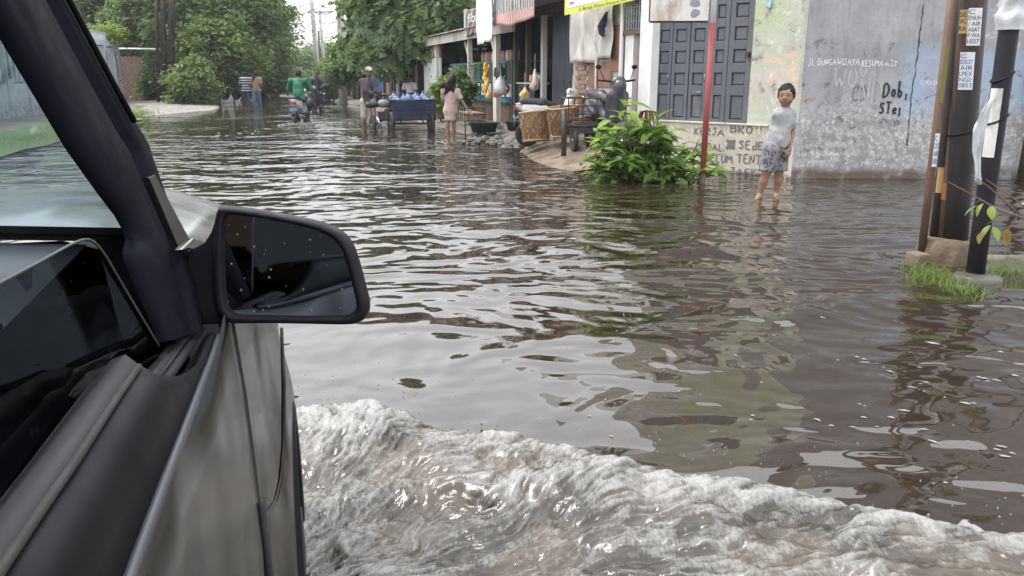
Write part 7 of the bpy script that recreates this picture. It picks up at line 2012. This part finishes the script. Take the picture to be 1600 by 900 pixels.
for x in (-.65, .65):
    wheel(van, (x, .1, .25), .3, .1); MB().bb(x * .75 - .1, x * .75 + .1, -.46, -.42, .6, .72).build('headlight', M['chrome'], van)
# white notice board on the left, litter by the grey wall
p = atY(331, 103, 41); nb_ = thing('small_notice', (p.x, 41, 0), 0, 'small pale notice nailed up beside the left tree trunk', 'sign'); MB().bb(-.22, .22, -.02, .0, p.z - .09, p.z + .09).build('board', M['whiteboard'], nb_); MB().tube([(0, .02, -.2), (0, .02, p.z + .1)], .025, 6).build('post', M['wood_dark'], nb_)
# blue and white ribbon high on the green wall
rb_ = thing('blue_ribbon', A, F_RZ, 'short blue and white ribbon hanging on the pale green wall', 'ribbon'); xr = tf(1193)
cloth('strip', xr - .035, xr + .035, 2.26, 2.52, .008, 1.0, pmat('blue_ribbon', (.10, .40, .60), (.5, .6, .65), 14, .5, .1, stretch=(1, 1, .6)), rb_, 0, -.012, nx=6, nz=10, seed=3)
# ------------------------------------------------------------------ bare twig reaching in from the right
tw = thing('leafy_twig', atY(1720, 400, 4.3), 0, 'bare brown twig with a few green and yellow leaves before the black pole', 'twig')
o0 = tw.location.copy()
def tl(px, py, dy=0): return atY(px, py, 4.3 + dy) - o0
TWIG = pmat('twig_bark', (.16, .10, .075), (.11, .07, .05), 8, .8, .3)
for pts, r0 in (([(1720, 400), (1660, 365), (1600, 341), (1560, 328), (1520, 305), (1481, 284)], .012), ([(1600, 341), (1565, 310), (1545, 292), (1518, 273)], .007), ([(1640, 352), (1600, 322), (1570, 300), (1540, 280)], .007), ([(1565, 330), (1550, 345), (1540, 352)], .004), ([(1590, 338), (1575, 360), (1565, 365)], .004), ([(1535, 312), (1520, 318)], .003)):
    q = [tl(*p_, .04 * math.sin(i * 2)) for i, p_ in enumerate(pts)]; MB().tube(q, [r0 * (1 - .8 * i / (len(q) - 1)) for i in range(len(q))], 6).build('branch', TWIG, tw, True)
q = [o0 * 0, Vector((.1, .1, -.3)), Vector((.12, .2, -1.0 - o0.z * .2))]; MB().tube([Vector((0, 0, 0)), Vector((.12, .05, -.25)), Vector((.15, .08, -o0.z - .3))], [.012, .016, .02], 7).build('stem', TWIG, tw, True)
lt_m = [leaf_mesh(.075, .045, LM['lime']), leaf_mesh(.07, .042, LM['dry']), leaf_mesh(.08, .048, LM['bush'])]
for px, py, mi, rz, ry in ((1527, 322, 0, 2.6, .6), (1536, 318, 0, 3.4, .9), (1549, 322, 0, 4.4, .9), (1547, 352, 2, 3.5, .7), (1552, 355, 2, 5.2, .9), (1536, 362, 1, 3.7, .9), (1574, 358, 1, 4.6, 1.4), (1573, 364, 1, 4.8, 1.3), (1595, 318, 2, 5.8, .2), (1600, 330, 0, 6.0, .3)):
    o = bpy.data.objects.new('leaf', lt_m[mi]); put(o, tw); o.location = tl(px, py); o.rotation_euler = (.3, ry, rz)

# ------------------------------------------------------------------ damp hazy air
hz_t = NT('damp_air')
pv = hz_t.n("VolumePrincipled", Color=(.93, .95, 1.0), Density=.0006, Anisotropy=.1)
hz_t.t.links.new(pv.outputs[0], hz_t.out.inputs["Volume"])
hzb = MB().bb(-420, 420, -80, 720, -1.4, 16).build('haze', hz_t.m)
tag(hzb, 'thin damp haze over the whole street', 'haze', kind='stuff')
